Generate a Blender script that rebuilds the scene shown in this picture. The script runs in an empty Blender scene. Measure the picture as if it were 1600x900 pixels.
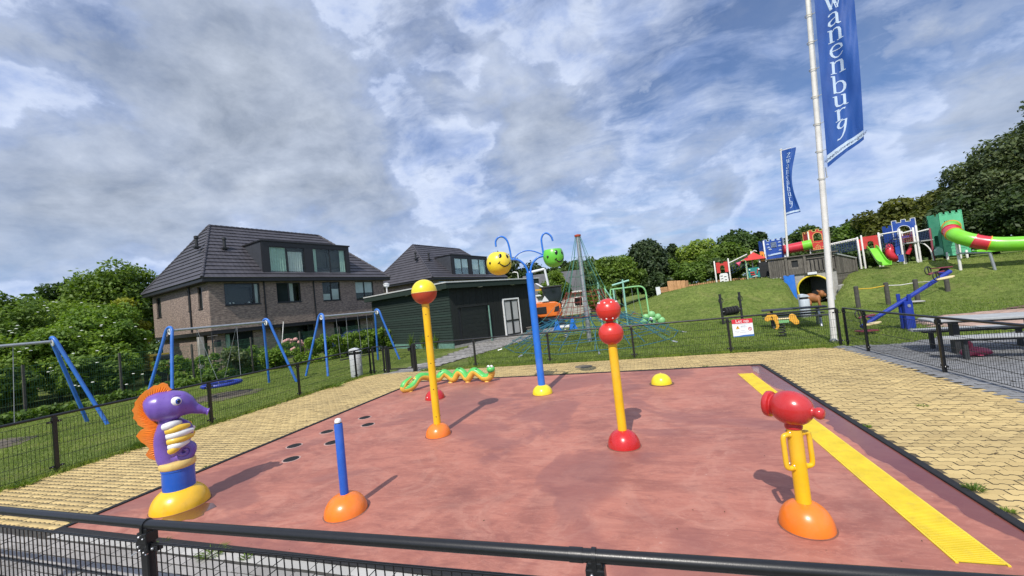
import bpy, math, random
import numpy as np
from mathutils import Vector, Matrix, Euler, noise
random.seed(7); rng = np.random.default_rng(7)
PI = math.pi; R = math.radians
sc = bpy.context.scene; COL = sc.collection

# ---------------------------------------------------------------- camera
cd = bpy.data.cameras.new('camera'); cam = bpy.data.objects.new('camera', cd); COL.objects.link(cam)
cd.sensor_width = 36; cd.lens = 14.04; cd.clip_start = .05; cd.clip_end = 6000
yaw, pit, rol = .3089, .0386, .1083
f0 = Vector((-math.sin(yaw), math.cos(yaw), 0)); r0 = Vector((math.cos(yaw), math.sin(yaw), 0)); u0 = Vector((0, 0, 1))
fw = f0*math.cos(pit)+u0*math.sin(pit); up = -f0*math.sin(pit)+u0*math.cos(pit)
cr = r0*math.cos(rol)-up*math.sin(rol); cu = r0*math.sin(rol)+up*math.cos(rol)
mw = Matrix((( cr.x, cu.x, -fw.x, 0), (cr.y, cu.y, -fw.y, 0), (cr.z, cu.z, -fw.z, 2.08), (0, 0, 0, 1)))
cam.matrix_world = mw
sc.camera = cam

# ---------------------------------------------------------------- light, sky, exposure
SUN_EL = 49
sd = bpy.data.lights.new('sun', 'SUN'); sd.energy = 4.3; sd.angle = R(.53); sd.color = (1, .95, .87)
sun = bpy.data.objects.new('sun', sd); COL.objects.link(sun)
ldir = Vector((.04*math.cos(R(SUN_EL)), .9987*math.cos(R(SUN_EL)), -math.sin(R(SUN_EL))))
sun.rotation_euler = ldir.to_track_quat('-Z', 'Y').to_euler()
sun.location = (-2, -30, 40)
sc.view_settings.view_transform = 'Standard'; sc.view_settings.look = 'None'
sc.view_settings.exposure = 0; sc.view_settings.gamma = 1

W = bpy.data.worlds.new('World'); sc.world = W; W.use_nodes = True
nt = W.node_tree; N = nt.nodes; LK = nt.links; N.clear()
class G:                                                # small node helper
    def __init__(s, tree): s.t = tree
    def n(s, typ, ins=None, **kw):
        nd = s.t.nodes.new(typ)
        for k, v in kw.items(): setattr(nd, k, v)
        for k, v in (ins or {}).items():
            if isinstance(v, bpy.types.NodeSocket): s.t.links.new(v, nd.inputs[k])
            else: nd.inputs[k].default_value = v
        return nd
    def m(s, op, a, b=0., c=0., clamp=False):
        return s.n('ShaderNodeMath', {0: a, 1: b, 2: c}, operation=op, use_clamp=clamp).outputs[0]
    def v(s, op, a, b=(0, 0, 0), out=0):
        return s.n('ShaderNodeVectorMath', {0: a, 1: b}, operation=op).outputs[out]
    def ramp(s, fac, stops, interp='LINEAR'):
        nd = s.n('ShaderNodeValToRGB', {0: fac}); cr_ = nd.color_ramp; cr_.interpolation = interp
        while len(cr_.elements) < len(stops): cr_.elements.new(.5)
        for e, (p, c) in zip(cr_.elements, stops):
            e.position = p; e.color = (c if len(c) == 4 else (*c, 1)) if not isinstance(c, (int, float)) else (c, c, c, 1)
        return nd.outputs[0]
    def mix(s, f, a, b, bt='MIX'):
        nd = s.n('ShaderNodeMix', data_type='RGBA', blend_type=bt)
        for i, v in ((0, f), (6, a), (7, b)):
            if isinstance(v, bpy.types.NodeSocket): s.t.links.new(v, nd.inputs[i])
            else: nd.inputs[i].default_value = v if i == 0 else ((*v, 1) if len(v) == 3 else v)
        return nd.outputs[2]
    def noise(s, vec, scale, detail=4., rough=.5, dist=0., out=0):
        return s.n('ShaderNodeTexNoise', {'Vector': vec, 'Scale': scale, 'Detail': detail, 'Roughness': rough, 'Distortion': dist}).outputs[out]
g = G(nt)
tc = g.n('ShaderNodeTexCoord').outputs['Generated']
sky = g.n('ShaderNodeTexSky', sky_type='NISHITA', sun_disc=False, sun_elevation=R(SUN_EL), sun_rotation=R(183), air_density=1.0, dust_density=.6, ozone_density=1.6)
skyc = g.mix(1, sky.outputs[0], (.74, .93, 1.22), 'MULTIPLY')
bg1 = g.n('ShaderNodeBackground', {'Color': skyc, 'Strength': .095})
xyz = g.n('ShaderNodeSeparateXYZ', {0: tc})
zz = g.m('MAXIMUM', xyz.outputs[2], 0.0)
den = g.m('MULTIPLY', g.m('ADD', zz, .27), .70)
px_ = g.m('DIVIDE', xyz.outputs[0], den); py_ = g.m('DIVIDE', xyz.outputs[1], den)
pl = g.n('ShaderNodeCombineXYZ', {0: px_, 1: py_, 2: 0.}).outputs[0]
warp = g.noise(pl, 1.3, 3, .5, out=1)
plw = g.v('ADD', pl, g.v('MULTIPLY', g.v('SUBTRACT', warp, (.5, .5, .5)), (.5, .5, .5)))
rot = g.n('ShaderNodeMapping', {'Vector': plw, 'Rotation': (0, 0, R(35)), 'Scale': (1.0, 2.2, 1)}).outputs[0]
big = g.noise(plw, .85, 8, .58)
wisp = g.noise(rot, 2.4, 8, .62)
def bank(lst):                                          # cloud banks and gaps at the bearings where they stood: azimuth from +Y, elevation, angular radius, weight
    tot = None
    for az, el, rad, wt in lst:
        d = Vector((math.sin(R(az))*math.cos(R(el)), math.cos(R(az))*math.cos(R(el)), math.sin(R(el))))
        dist = g.v('DISTANCE', g.v('ADD', g.v('NORMALIZE', tc), g.v('MULTIPLY', g.v('SUBTRACT', warp, (.5, .5, .5)), (.10, .10, .06))), tuple(d), out=1)
        k = g.m('MULTIPLY', g.m('EXPONENT', g.m('MULTIPLY', g.m('POWER', g.m('DIVIDE', dist, rad), 2.), -1.)), wt)
        tot = k if tot is None else g.m('ADD', tot, k)
    return tot
greys = bank([(-48, 25, .19, .9), (-41, 19, .13, .8), (-53, 32, .15, .6), (-66, 15, .12, 1.), (-57, 14, .13, 1.), (-34, 16, .08, .8), (-20, 35, .13, .6), (-11, 23, .12, .6), (35, 12, .10, .9), (12, 10, .05, .9), (-26, 18, .06, .7), (-4, 32, .09, .5), (-78, 22, .2, .5), (50, 20, .2, .5)])
gaps = bank([(-61, 31, .10, .6), (-65, 21, .05, .45), (-28, 37, .08, .5), (-22, 33, .05, .4), (-1, 28, .12, .42), (4, 23, .09, .3), (17, 26, .14, .5), (12, 32, .12, .4), (29, 21, .12, .40), (22, 17, .10, .22), (-28, 24, .05, .3)])
dens = g.m('ADD', g.m('MULTIPLY', big, .55), g.m('MULTIPLY', wisp, .58))
c0 = g.m('SUBTRACT', g.m('ADD', dens, g.m('MULTIPLY', greys, .10)), g.m('MULTIPLY', gaps, .30))
cover = g.ramp(c0, [(.36, .14), (.47, .50), (.58, .84), (.74, .97)])
dirn = g.n('ShaderNodeMapping', {'Vector': g.v('NORMALIZE', tc), 'Location': (3.1, 1.7, .4), 'Scale': (1, 1, 1.55)}).outputs[0]
puff = g.noise(dirn, 3.3, 9, .56, .15); puff2 = g.noise(dirn, 9.5, 8, .58, .2)
gm_ = g.m('ADD', g.m('MULTIPLY', greys, .24), g.m('ADD', g.m('MULTIPLY', puff, .95), g.m('MULTIPLY', puff2, .30)))
thick = g.ramp(gm_, [(.655, 0.), (.715, .55), (.80, .88), (.96, 1.)], 'EASE')
rim = g.ramp(gm_, [(.57, 0.), (.655, 1.), (.71, 0.)], 'EASE')
det = g.m('ADD', g.m('MULTIPLY', g.noise(plw, 4.2, 8, .64), .5), g.m('MULTIPLY', g.noise(dirn, 7., 8, .6), .5))
bright = g.mix(g.ramp(det, [(.38, 0.), (.62, 1.)]), (.30, .41, .70), (.60, .69, .90))
bright = g.mix(g.m('MULTIPLY', rim, .45), bright, (.80, .86, .97))
grey = g.mix(g.ramp(g.m('ADD', g.m('MULTIPLY', puff2, .5), g.m('MULTIPLY', det, .5)), [(.38, 0.), (.62, 1.)]), (.275, .325, .415), (.54, .60, .71))
ccol = g.mix(thick, bright, grey)
hz = g.ramp(zz, [(0., 1.), (.28, 0.)])
ccol = g.mix(g.m('MULTIPLY', hz, .40), ccol, (.43, .56, .82))
cover2 = g.m('MAXIMUM', g.m('MAXIMUM', cover, g.m('MULTIPLY', thick, .9)), g.m('MULTIPLY', hz, .72))
bg2 = g.n('ShaderNodeBackground', {'Color': ccol, 'Strength': 1.14})
ms = g.n('ShaderNodeMixShader', {0: cover2, 1: bg1.outputs[0], 2: bg2.outputs[0]})
LK.new(ms.outputs[0], g.n('ShaderNodeOutputWorld').inputs[0])

# ---------------------------------------------------------------- materials
MATS = {}
def new_mat(name):
    m = bpy.data.materials.new(name); m.use_nodes = True; m.node_tree.nodes.clear(); MATS[name] = m
    return m, G(m.node_tree)
def finish(g, col, rough=.5, metal=0., bump=None, bstr=.3, bdist=.01, coat=0., spec=.5, trans=None, alpha=None):
    b = g.n('ShaderNodeBsdfPrincipled')
    for k, v in (('Base Color', col), ('Roughness', rough), ('Metallic', metal), ('Coat Weight', coat), ('Specular IOR Level', spec)):
        if isinstance(v, bpy.types.NodeSocket): g.t.links.new(v, b.inputs[k])
        else: b.inputs[k].default_value = (*v, 1) if isinstance(v, tuple) and len(v) == 3 else v
    b.inputs['Coat Roughness'].default_value = .12
    if bump is not None:
        bn = g.n('ShaderNodeBump', {'Height': bump, 'Strength': bstr, 'Distance': bdist}); g.t.links.new(bn.outputs[0], b.inputs['Normal'])
    out = g.n('ShaderNodeOutputMaterial'); sh = b.outputs[0]
    if trans:
        tr = g.n('ShaderNodeBsdfTranslucent', {'Color': trans[0] if isinstance(trans[0], bpy.types.NodeSocket) else (*trans[0], 1)})
        sh = g.n('ShaderNodeMixShader', {0: trans[1], 1: sh, 2: tr.outputs[0]}).outputs[0]
    g.t.links.new(sh, out.inputs[0]); return b
def objc(g): return g.n('ShaderNodeTexCoord').outputs['Object']
def wpos(g): return g.n('ShaderNodeNewGeometry').outputs['Position']
def isl(g): return g.n('ShaderNodeNewGeometry').outputs['Random Per Island']
def plain(name, col, rough=.4, var=.12, scale=6., bump=.08, metal=0., coat=0., dirt=.0, spec=.5):
    m, g = new_mat(name); P = wpos(g)
    n1 = g.noise(P, scale, 5, .6); n2 = g.noise(P, scale*7, 4, .6)
    c = g.mix(g.ramp(n1, [(.3, 0.), (.7, 1.)]), tuple(x*(1-var) for x in col), tuple(min(1, x*(1+var)) for x in col))
    if dirt: c = g.mix(g.m('MULTIPLY', g.ramp(g.noise(P, scale*1.7, 6, .7), [(.52, 0.), (.72, 1.)]), dirt), c, (.16, .14, .11))
    if name.startswith('paint_') or name.startswith('castle_') or name.startswith('tube_'):      # sun-bleached patches, run-off streaks, scuffs
        st = g.noise(g.n('ShaderNodeMapping', {'Vector': P, 'Scale': (1, 1, .12)}).outputs[0], 16, 4, .6)
        c = g.mix(g.m('MULTIPLY', g.ramp(g.noise(P, 2.1, 5, .65), [(.45, 0.), (.70, 1.)]), .10), c, tuple(min(1, .35+.6*x) for x in col))
        c = g.mix(g.m('MULTIPLY', g.ramp(st, [(.56, 0.), (.72, 1.)]), .22), c, tuple(.55*x+.03 for x in col))
        c = g.mix(g.m('MULTIPLY', g.ramp(g.noise(P, 60, 3, .7), [(.68, 0.), (.74, 1.)]), .35), c, (.24, .21, .17))
    r = g.m('ADD', g.m('MULTIPLY', n2, .24), rough-.10)
    finish(g, c, r, metal, n2, bump, .004, coat, spec); return m
def M_(n): return MATS[n]
plain('paint_purple', (.165, .085, .40), .28, .10, 4, .05, coat=.25)
plain('paint_orange', (.86, .20, .012), .30, .08, 4, .06, coat=.25, dirt=.10)
plain('paint_fin_orange', (.88, .24, .02), .34, .10, 5, .08, coat=.2, dirt=.12)
plain('paint_yellow', (.86, .50, .01), .30, .07, 4, .05, coat=.2, dirt=.12)
plain('paint_sun_yellow', (.86, .66, .02), .32, .05, 4, .05, coat=.2, dirt=.06)
plain('grime', (.20, .085, .06), .8, .3, 8, .2)
plain('paint_cream', (.78, .55, .16), .4, .08, 6, .05, dirt=.15)
plain('paint_wing_yellow', (.82, .53, .05), .35, .06, 6, .05, coat=.15, dirt=.1)
plain('paint_blue', (.012, .10, .50), .30, .08, 4, .05, coat=.2)
plain('paint_sky_blue', (.02, .17, .66), .30, .08, 4, .05, coat=.2)
plain('paint_swing_blue', (.03, .16, .56), .38, .12, 5, .06, dirt=.12)
plain('paint_navy', (.010, .035, .30), .35, .1, 5, .05)
plain('paint_red', (.52, .018, .018), .26, .08, 4, .04, coat=.3)
plain('paint_ball_red', (.62, .035, .022), .30, .07, 4, .04, coat=.2, dirt=.1)
plain('paint_brick_red', (.46, .055, .02), .35, .1, 4, .04, dirt=.12)
plain('paint_bright_green', (.13, .55, .05), .32, .1, 4, .05, coat=.15)
plain('paint_snake_green', (.09, .50, .10), .36, .12, 8, .08, dirt=.10)
plain('paint_snake_yellow', (.75, .45, .06), .42, .15, 8, .08, dirt=.25)
plain('paint_dark_green', (.012, .10, .04), .4, .1, 8, .05)
plain('paint_white', (.80, .80, .78), .38, .05, 6, .04, dirt=.08)
plain('eye_white', (.82, .80, .78), .3, .03, 6, .02)
plain('eye_black', (.006, .006, .008), .2, .03, 6, .02)
plain('eye_blue', (.02, .06, .3), .2, .03, 6, .02)
plain('black_powdercoat', (.012, .0125, .014), .33, .15, 30, .06, spec=.5)
plain('black_rubber', (.013, .013, .014), .72, .25, 25, .3)
plain('galvanised', (.42, .44, .46), .42, .12, 12, .08, metal=.6)
plain('steel_bolt', (.62, .62, .62), .3, .1, 20, .05, metal=.9)
plain('concrete', (.34, .33, .31), .85, .18, 6, .3, dirt=.35)
plain('brown_stain', (.16, .085, .05), .7, .2, 9, .3)
plain('manhole_iron', (.16, .135, .09), .7, .25, 30, .5)
plain('roof_trim', (.52, .53, .52), .5, .08, 3, .05, dirt=.2)
plain('window_frame', (.016, .017, .019), .4, .1, 8, .03)
plain('fascia_black', (.014, .014, .016), .45, .15, 5, .05)
plain('dormer_zinc', (.055, .06, .072), .42, .15, 3, .05, metal=.2)
plain('shed_door', (.009, .012, .011), .5, .2, 4, .05)
plain('plinth_teal', (.13, .26, .21), .8, .25, 6, .3, dirt=.3)
plain('curtain', (.44, .58, .50), .9, .12, 5, .1)
plain('blind_white', (.62, .64, .62), .8, .08, 5, .1)
plain('hair_pink', (.62, .09, .16), .4, .1, 5, .05)
plain('castle_blue', (.016, .07, .36), .4, .12, 4, .04)
plain('castle_red', (.58, .045, .035), .4, .1, 4, .04)
plain('castle_orange', (.82, .29, .02), .4, .1, 4, .04)
plain('castle_green', (.12, .50, .28), .42, .12, 2, .04)
plain('castle_shade_print_green', (.05, .27, .16), .45, .12, 3, .04)  # castle green with the turned panels' shade put into the colour; also the print
plain('teal_panel', (.03, .25, .24), .45, .1, 4, .04)
plain('tube_red', (.60, .03, .05), .3, .08, 3, .03, coat=.2)
plain('tube_green', (.20, .62, .035), .3, .08, 3, .03, coat=.2)
plain('rope_blue', (.02, .13, .22), .8, .2, 30, .2)
plain('rope_teal', (.055, .19, .16), .8, .2, 30, .2)
plain('rope_green', (.045, .14, .08), .8, .2, 30, .2)
plain('rope_red', (.22, .04, .03), .8, .2, 30, .2)
plain('rope_navy', (.02, .04, .10), .8, .2, 30, .2)
plain('chain', (.34, .35, .36), .5, .2, 40, .2, metal=.5)
plain('rope_pale', (.50, .48, .42), .8, .15, 30, .2)
plain('mint_steel', (.27, .52, .42), .45, .1, 5, .05)
plain('pale_green_steel', (.22, .50, .20), .45, .1, 5, .05)
plain('excavator_orange', (.72, .16, .015), .4, .12, 4, .05, dirt=.25)
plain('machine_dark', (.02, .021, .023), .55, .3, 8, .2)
plain('tyre', (.014, .014, .015), .8, .3, 20, .4)
plain('car_blue', (.012, .02, .085), .2, .1, 3, .02, coat=.8)
plain('plastic_yellow', (.80, .48, .02), .4, .1, 5, .05, dirt=.1)
plain('dog_yellow', (.80, .40, .04), .5, .1, 8, .05, dirt=.12)
plain('picnic_dark', (.030, .034, .037), .55, .25, 6, .2)
plain('slab_grey', (.36, .37, .37), .8, .12, 6, .25, dirt=.2)
plain('bin_grey', (.52, .57, .62), .5, .1, 6, .08, dirt=.15)
plain('bin_light', (.56, .58, .58), .55, .1, 6, .08, dirt=.2)
plain('lion_brown', (.30, .115, .035), .6, .25, 5, .3)
plain('seal_pink', (.50, .07, .14), .3, .1, 5, .04, coat=.3)
plain('plate_maroon', (.22, .04, .06), .5, .1, 8, .05)
plain('seat_cream', (.78, .65, .34), .45, .08, 6, .05)
plain('post_dark_wood', (.075, .07, .06), .8, .3, 9, .4)
plain('crate_wood', (.50, .30, .15), .75, .2, 8, .3)
plain('red_panel_flat', (.60, .03, .05), .4, .05, 8, .02)
plain('sign_white', (.75, .79, .83), .4, .03, 8, .02)
plain('sign_blue', (.04, .14, .42), .4, .05, 8, .02)
plain('sign_grey', (.40, .44, .50), .5, .05, 8, .02)
plain('sign_amber', (.70, .38, .05), .5, .05, 8, .02)
plain('pole_white', (.74, .72, .68), .42, .08, 3, .05, dirt=.25)
plain('trunk', (.085, .065, .048), .9, .3, 9, .8)
plain('flower_white', (.75, .76, .68), .8, .1, 20, .1)
plain('flower_pink', (.62, .33, .30), .8, .2, 20, .1)
plain('far_wall', (.42, .42, .40), .8, .1, 1, .1)
plain('far_roof', (.10, .10, .105), .8, .15, 2, .2)
plain('golf_white', (.70, .72, .74), .4, .04, 4, .02)
plain('flag_print', (.50, .62, .78), .7, .03, 10, .03)
plain('band_print', (.03, .05, .12), .7, .03, 10, .03)

def mat_wood(name, c0, c1, scale=(3, 3, .4)):
    m, g = new_mat(name); P = wpos(g)
    mp = g.n('ShaderNodeMapping', {'Vector': P, 'Scale': scale}).outputs[0]
    n1 = g.noise(mp, 9, 6, .65); r = g.n('ShaderNodeObjectInfo').outputs['Random']
    c = g.mix(g.ramp(n1, [(.3, 0.), (.7, 1.)]), c0, c1)
    c = g.mix(1, c, g.ramp(r, [(0, .70), (1, 1.2)]), 'MULTIPLY')
    finish(g, c, .85, bump=n1, bstr=.5, bdist=.01)
mat_wood('weathered_wood', (.075, .066, .056), (.21, .19, .165))
mat_wood('orange_wood', (.34, .16, .06), (.62, .36, .18))
mat_wood('green_board', (.010, .022, .017), (.018, .036, .027), (.5, .5, 3))
mat_wood('black_board', (.006, .009, .008), (.011, .015, .013), (.5, .5, 3))

# roof tiles: colour only; the courses are geometry
m, g = new_mat('roof_tile'); P = wpos(g); O = objc(g)
n1 = g.noise(P, 1.2, 5, .6); n2 = g.noise(P, 14, 3, .5)
wv = g.n('ShaderNodeTexWave', {'Vector': O, 'Scale': 1.05, 'Distortion': .15, 'Detail': 1.}, wave_type='BANDS', bands_direction='X').outputs[1]
c = g.mix(g.ramp(n1, [(.3, 0.), (.7, 1.)]), (.040, .038, .046), (.072, .068, .080))
c = g.mix(g.m('MULTIPLY', g.ramp(n2, [(.45, 0.), (.7, 1.)]), .4), c, (.09, .085, .09))
finish(g, c, .55, bump=wv, bstr=.6, bdist=.02)
# house brick
def mat_brick(name, c1, c2, mort, sc_=1.0):
    m, g = new_mat(name); O = objc(g)
    x = g.n('ShaderNodeSeparateXYZ', {0: O}); nrm = g.n('ShaderNodeSeparateXYZ', {0: g.n('ShaderNodeTexCoord').outputs['Normal']})
    ax = g.m('GREATER_THAN', g.m('ABSOLUTE', nrm.outputs[0]), .7)
    u = g.m('ADD', g.m('MULTIPLY', x.outputs[1], ax), g.m('MULTIPLY', x.outputs[0], g.m('SUBTRACT', 1., ax)))
    uv = g.n('ShaderNodeCombineXYZ', {0: u, 1: x.outputs[2]}).outputs[0]
    br = g.n('ShaderNodeTexBrick', {'Vector': uv, 'Color1': (*c1, 1), 'Color2': (*c2, 1), 'Mortar': (*mort, 1), 'Scale': 1., 'Mortar Size': .006, 'Mortar Smooth': .3, 'Bias': 0., 'Brick Width': .215, 'Row Height': .058})
    n = g.noise(g.n('ShaderNodeMapping', {'Vector': uv, 'Scale': (4.5, 17, 1)}).outputs[0], 1.2, 3, .6)
    c = g.mix(g.ramp(n, [(.32, 0.), (.62, 1.)]), g.mix(1, br.outputs[0], (.48, .46, .46), 'MULTIPLY'), g.mix(1, br.outputs[0], (1.35, 1.3, 1.25), 'MULTIPLY'))
    c = g.mix(g.m('MULTIPLY', g.ramp(g.noise(O, .6, 4, .6), [(.4, 0.), (.7, 1.)]), .25), c, (.10, .085, .08))
    finish(g, c, .85, bump=g.m('SUBTRACT', n, g.m('MULTIPLY', br.outputs[1], .8)), bstr=.5, bdist=.012)
mat_brick('house_brick', (.225, .170, .145), (.345, .272, .228), (.18, .162, .145))

# glass
m, g = new_mat('window_glass')
finish(g, g.ramp(g.noise(wpos(g), .7, 2), [(.3, (.010, .014, .015)), (.7, (.025, .035, .035))]), .05, bump=g.noise(wpos(g), 1.1, 2), bstr=.04, bdist=.05, spec=.3)
m, g = new_mat('clear_glass')
b = g.n('ShaderNodeBsdfGlossy', {'Roughness': .03, 'Color': (.9, 1, .98, 1)}); t = g.n('ShaderNodeBsdfTransparent', {'Color': (.93, .97, .95, 1)})
fr = g.n('ShaderNodeFresnel', {'IOR': 1.5}).outputs[0]
mx = g.n('ShaderNodeMixShader', {0: g.m('ADD', g.m('MULTIPLY', fr, .30), .01), 1: t.outputs[0], 2: b.outputs[0]})
g.t.links.new(mx.outputs[0], g.n('ShaderNodeOutputMaterial').inputs[0])

# grass ground
m, g = new_mat('lawn'); P = wpos(g)
n1 = g.noise(P, .35, 5, .6); n2 = g.noise(P, 4.5, 6, .7); n3 = g.noise(P, 30, 4, .7)
c = g.mix(g.ramp(n1, [(.35, 0.), (.65, 1.)]), (.135, .192, .040), (.230, .285, .066))
c = g.mix(g.ramp(n2, [(.35, 0.), (.7, 1.)]), g.mix(1, c, (.55, .60, .55), 'MULTIPLY'), g.mix(1, c, (1.38, 1.32, 1.4), 'MULTIPLY'))
c = g.mix(g.m('MULTIPLY', g.ramp(g.noise(P, 1.1, 6, .75), [(.50, 0.), (.68, 1.)]), .50), c, (.27, .255, .10))
c = g.mix(g.m('MULTIPLY', g.ramp(n3, [(.25, 1.), (.5, 0.)]), .55), c, (.022, .042, .010))
finish(g, c, .95, bump=g.m('ADD', n3, n2), bstr=1., bdist=.06, spec=.15)
def mat_leaf(name, c0, c1, tr=.28, c2=None):
    m, g = new_mat(name)
    r = isl(g); n = g.noise(wpos(g), 1.1, 4, .6)
    c = g.mix(g.ramp(r, [(0, 0.), (1, 1.)]), c0, c1)
    c = g.mix(g.ramp(n, [(.35, 0.), (.65, 1.)]), g.mix(1, c, (.66, .70, .7), 'MULTIPLY'), g.mix(1, c, (1.22, 1.15, .95), 'MULTIPLY'))
    c = g.mix(1, c, g.ramp(g.n('ShaderNodeObjectInfo').outputs['Random'], [(0, (.88, .92, .9)), (1, (1.12, 1.05, 1.))]), 'MULTIPLY')
    finish(g, c, .55, spec=.35, trans=(g.mix(1, c, (1.4, 1.5, .5), 'MULTIPLY'), tr))
mat_leaf('leaf_mid', (0.081, 0.153, 0.026), (0.169, 0.266, 0.047), .34)
mat_leaf('leaf_dark', (0.045, 0.090, 0.023), (0.093, 0.153, 0.036))
mat_leaf('leaf_deep', (0.031, 0.059, 0.019), (0.066, 0.106, 0.031), .22)
mat_leaf('leaf_light', (0.107, 0.186, 0.025), (0.192, 0.282, 0.040), .35)
mat_leaf('leaf_willow', (0.192, 0.282, 0.056), (0.305, 0.407, 0.085), .38)
mat_leaf('leaf_conifer', (0.027, 0.054, 0.025), (0.062, 0.099, 0.041), .15)
mat_leaf('leaf_grey', (0.068, 0.104, 0.045), (0.147, 0.186, 0.085), .25)
mat_leaf('leaf_gold', (.21, .25, .025), (.33, .36, .04), .3)
mat_leaf('leaf_hedge', (0.113, 0.209, 0.027), (0.226, 0.339, 0.051), .33)
mat_leaf('leaf_olive', (0.085, 0.107, 0.023), (0.147, 0.164, 0.034), .3)
mat_leaf('grass_blade', (.140, .212, .040), (.275, .36, .078), .33)

# red pool floor: painted concrete, worn, stained, with a wet band along the right side
m, g = new_mat('pad_paint'); P = wpos(g); X = g.n('ShaderNodeSeparateXYZ', {0: P})
n1 = g.noise(P, .55, 6, .62, 1.2); n2 = g.noise(g.n('ShaderNodeMapping', {'Vector': P, 'Rotation': (0, 0, .5), 'Scale': (1, 2.6, 1)}).outputs[0], 1.6, 6, .65, .9)
n3 = g.noise(P, 26, 5, .65)
c = g.mix(g.ramp(n1, [(.36, 0.), (.62, 1.)]), (.305, .112, .084), (.46, .172, .122))
c = g.mix(g.m('MULTIPLY', g.ramp(n2, [(.44, 0.), (.60, 1.)]), .50), c, (.54, .215, .150))
c = g.mix(g.m('MULTIPLY', g.ramp(g.noise(P, 1.05, 5, .6, 1.6), [(.50, 0.), (.60, .75), (.64, 0.)]), .35), c, (.60, .31, .23))
c = g.mix(g.m('MULTIPLY', g.ramp(g.noise(P, .8, 5, .6, .5), [(.55, 0.), (.68, 1.)]), .5), c, (.235, .088, .072))
c = g.mix(g.m('MULTIPLY', g.ramp(g.noise(P, 9, 5, .7), [(.66, 0.), (.74, 1.)]), .35), c, (.60, .42, .36))
vo = g.n('ShaderNodeTexVoronoi', {'Vector': g.v('ADD', P, g.v('MULTIPLY', g.noise(P, 2.2, 3, out=1), (.5, .5, .5))), 'Scale': .55}, feature='DISTANCE_TO_EDGE').outputs[0]
crack = g.m('MULTIPLY', g.ramp(vo, [(.003, 1.), (.012, 0.)]), g.ramp(g.noise(P, .7, 3), [(.48, 0.), (.58, 1.)]))
c = g.mix(g.m('MULTIPLY', crack, .12), c, (.20, .075, .06))
sw = g.noise(g.n('ShaderNodeMapping', {'Vector': P, 'Rotation': (0, 0, -.7), 'Scale': (1, 3.4, 1)}).outputs[0], 2.4, 7, .68, 2.2)
c = g.mix(g.m('MULTIPLY', g.ramp(sw, [(.53, 0.), (.57, .6), (.60, 0.)]), .45), c, (.62, .30, .225))
c = g.mix(g.m('MULTIPLY', g.ramp(sw, [(.36, 1.), (.46, 0.)]), .40), c, (.26, .095, .078))
c = g.mix(g.m('MULTIPLY', g.ramp(g.noise(P, 22, 4, .7), [(.68, 0.), (.73, 1.)]), .5), c, (.66, .50, .42))
c = g.mix(g.m('MULTIPLY', n3, .30), c, g.mix(1, c, (.6, .6, .6), 'MULTIPLY'))
edge = g.noise(P, 1.6, 3, .5)
wet = g.m('SUBTRACT', X.outputs[0], g.m('ADD', g.m('ADD', 1.99, g.m('MULTIPLY', edge, .42)), g.m('MULTIPLY', g.m('MAXIMUM', g.m('SUBTRACT', 4.6, X.outputs[1]), 0.), .22)))
wetm = g.ramp(g.m('ADD', g.m('MULTIPLY', wet, 6.), .5), [(.42, 0.), (.52, 1.)])
damp = g.ramp(g.noise(P, .42, 4, .55, .7), [(.52, 0.), (.55, .8), (.60, 1.)])
c = g.mix(g.m('MULTIPLY', damp, .55), c, (.235, .088, .076))
c = g.mix(g.m('MULTIPLY', wetm, .82), c, (.145, .040, .034))
rg = g.m('SUBTRACT', g.m('ADD', g.m('MULTIPLY', n1, .25), .50), g.m('MULTIPLY', wetm, .44))
rg = g.m('SUBTRACT', rg, g.m('MULTIPLY', damp, .10))
hb = g.m('MULTIPLY', g.m('ADD', g.m('MULTIPLY', n3, .5), n1), g.m('SUBTRACT', 1.05, wetm))
finish(g, c, g.m('MAXIMUM', rg, .10), bump=hb, bstr=.35, bdist=.006)
def mat_paver(name, c0, c1, c2, dirt):
    m, g = new_mat(name); P = wpos(g)
    r = isl(g); ro = g.n('ShaderNodeObjectInfo').outputs['Random']; rr = g.m('FRACT', g.m('ADD', g.m('MULTIPLY', r, 3.7), ro))
    n = g.noise(P, 45, 4, .7); nb = g.noise(P, .8, 5, .6)
    c = g.mix(rr, c0, c1); c = g.mix(g.m('MULTIPLY', n, .5), c, c2)
    c = g.mix(g.m('MULTIPLY', g.ramp(nb, [(.42, 0.), (.66, 1.)]), .38), c, dirt)
    c = g.mix(g.m('MULTIPLY', g.ramp(g.noise(P, 7, 5, .75), [(.60, 0.), (.70, 1.)]), .45), c, dirt)
    finish(g, c, .85, bump=n, bstr=.4, bdist=.004)
mat_paver('paver_yellow', (.46, .325, .125), (.66, .485, .20), (.56, .43, .21), (.28, .21, .10))
mat_paver('paver_grey', (.25, .235, .215), (.37, .35, .325), (.44, .42, .39), (.13, .125, .11))
mat_paver('paver_light', (.42, .41, .38), (.52, .50, .46), (.46, .45, .42), (.20, .2, .16))
mat_paver('paver_slate', (.17, .175, .18), (.25, .255, .26), (.3, .3, .3), (.10, .10, .10))
mat_paver('paver_salmon', (.44, .24, .17), (.56, .36, .26), (.45, .40, .36), (.28, .2, .15))
plain('joint_sand', (.095, .075, .045), .95, .35, 12, .4)
plain('joint_dark', (.055, .052, .045), .95, .35, 12, .4)
plain('worn_soil', (.115, .095, .07), .95, .3, 3, .5)
plain('brown_rubber', (.14, .075, .06), .9, .2, 5, .3)
plain('puddle_wet', (.10, .030, .024), .05, .1, 3, .01, coat=.6)
plain('grate_slot', (.20, .15, .02), .7, .3, 8, .2)
plain('grate_yellow', (.80, .60, .035), .45, .12, 5, .1, dirt=.25)

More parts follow.
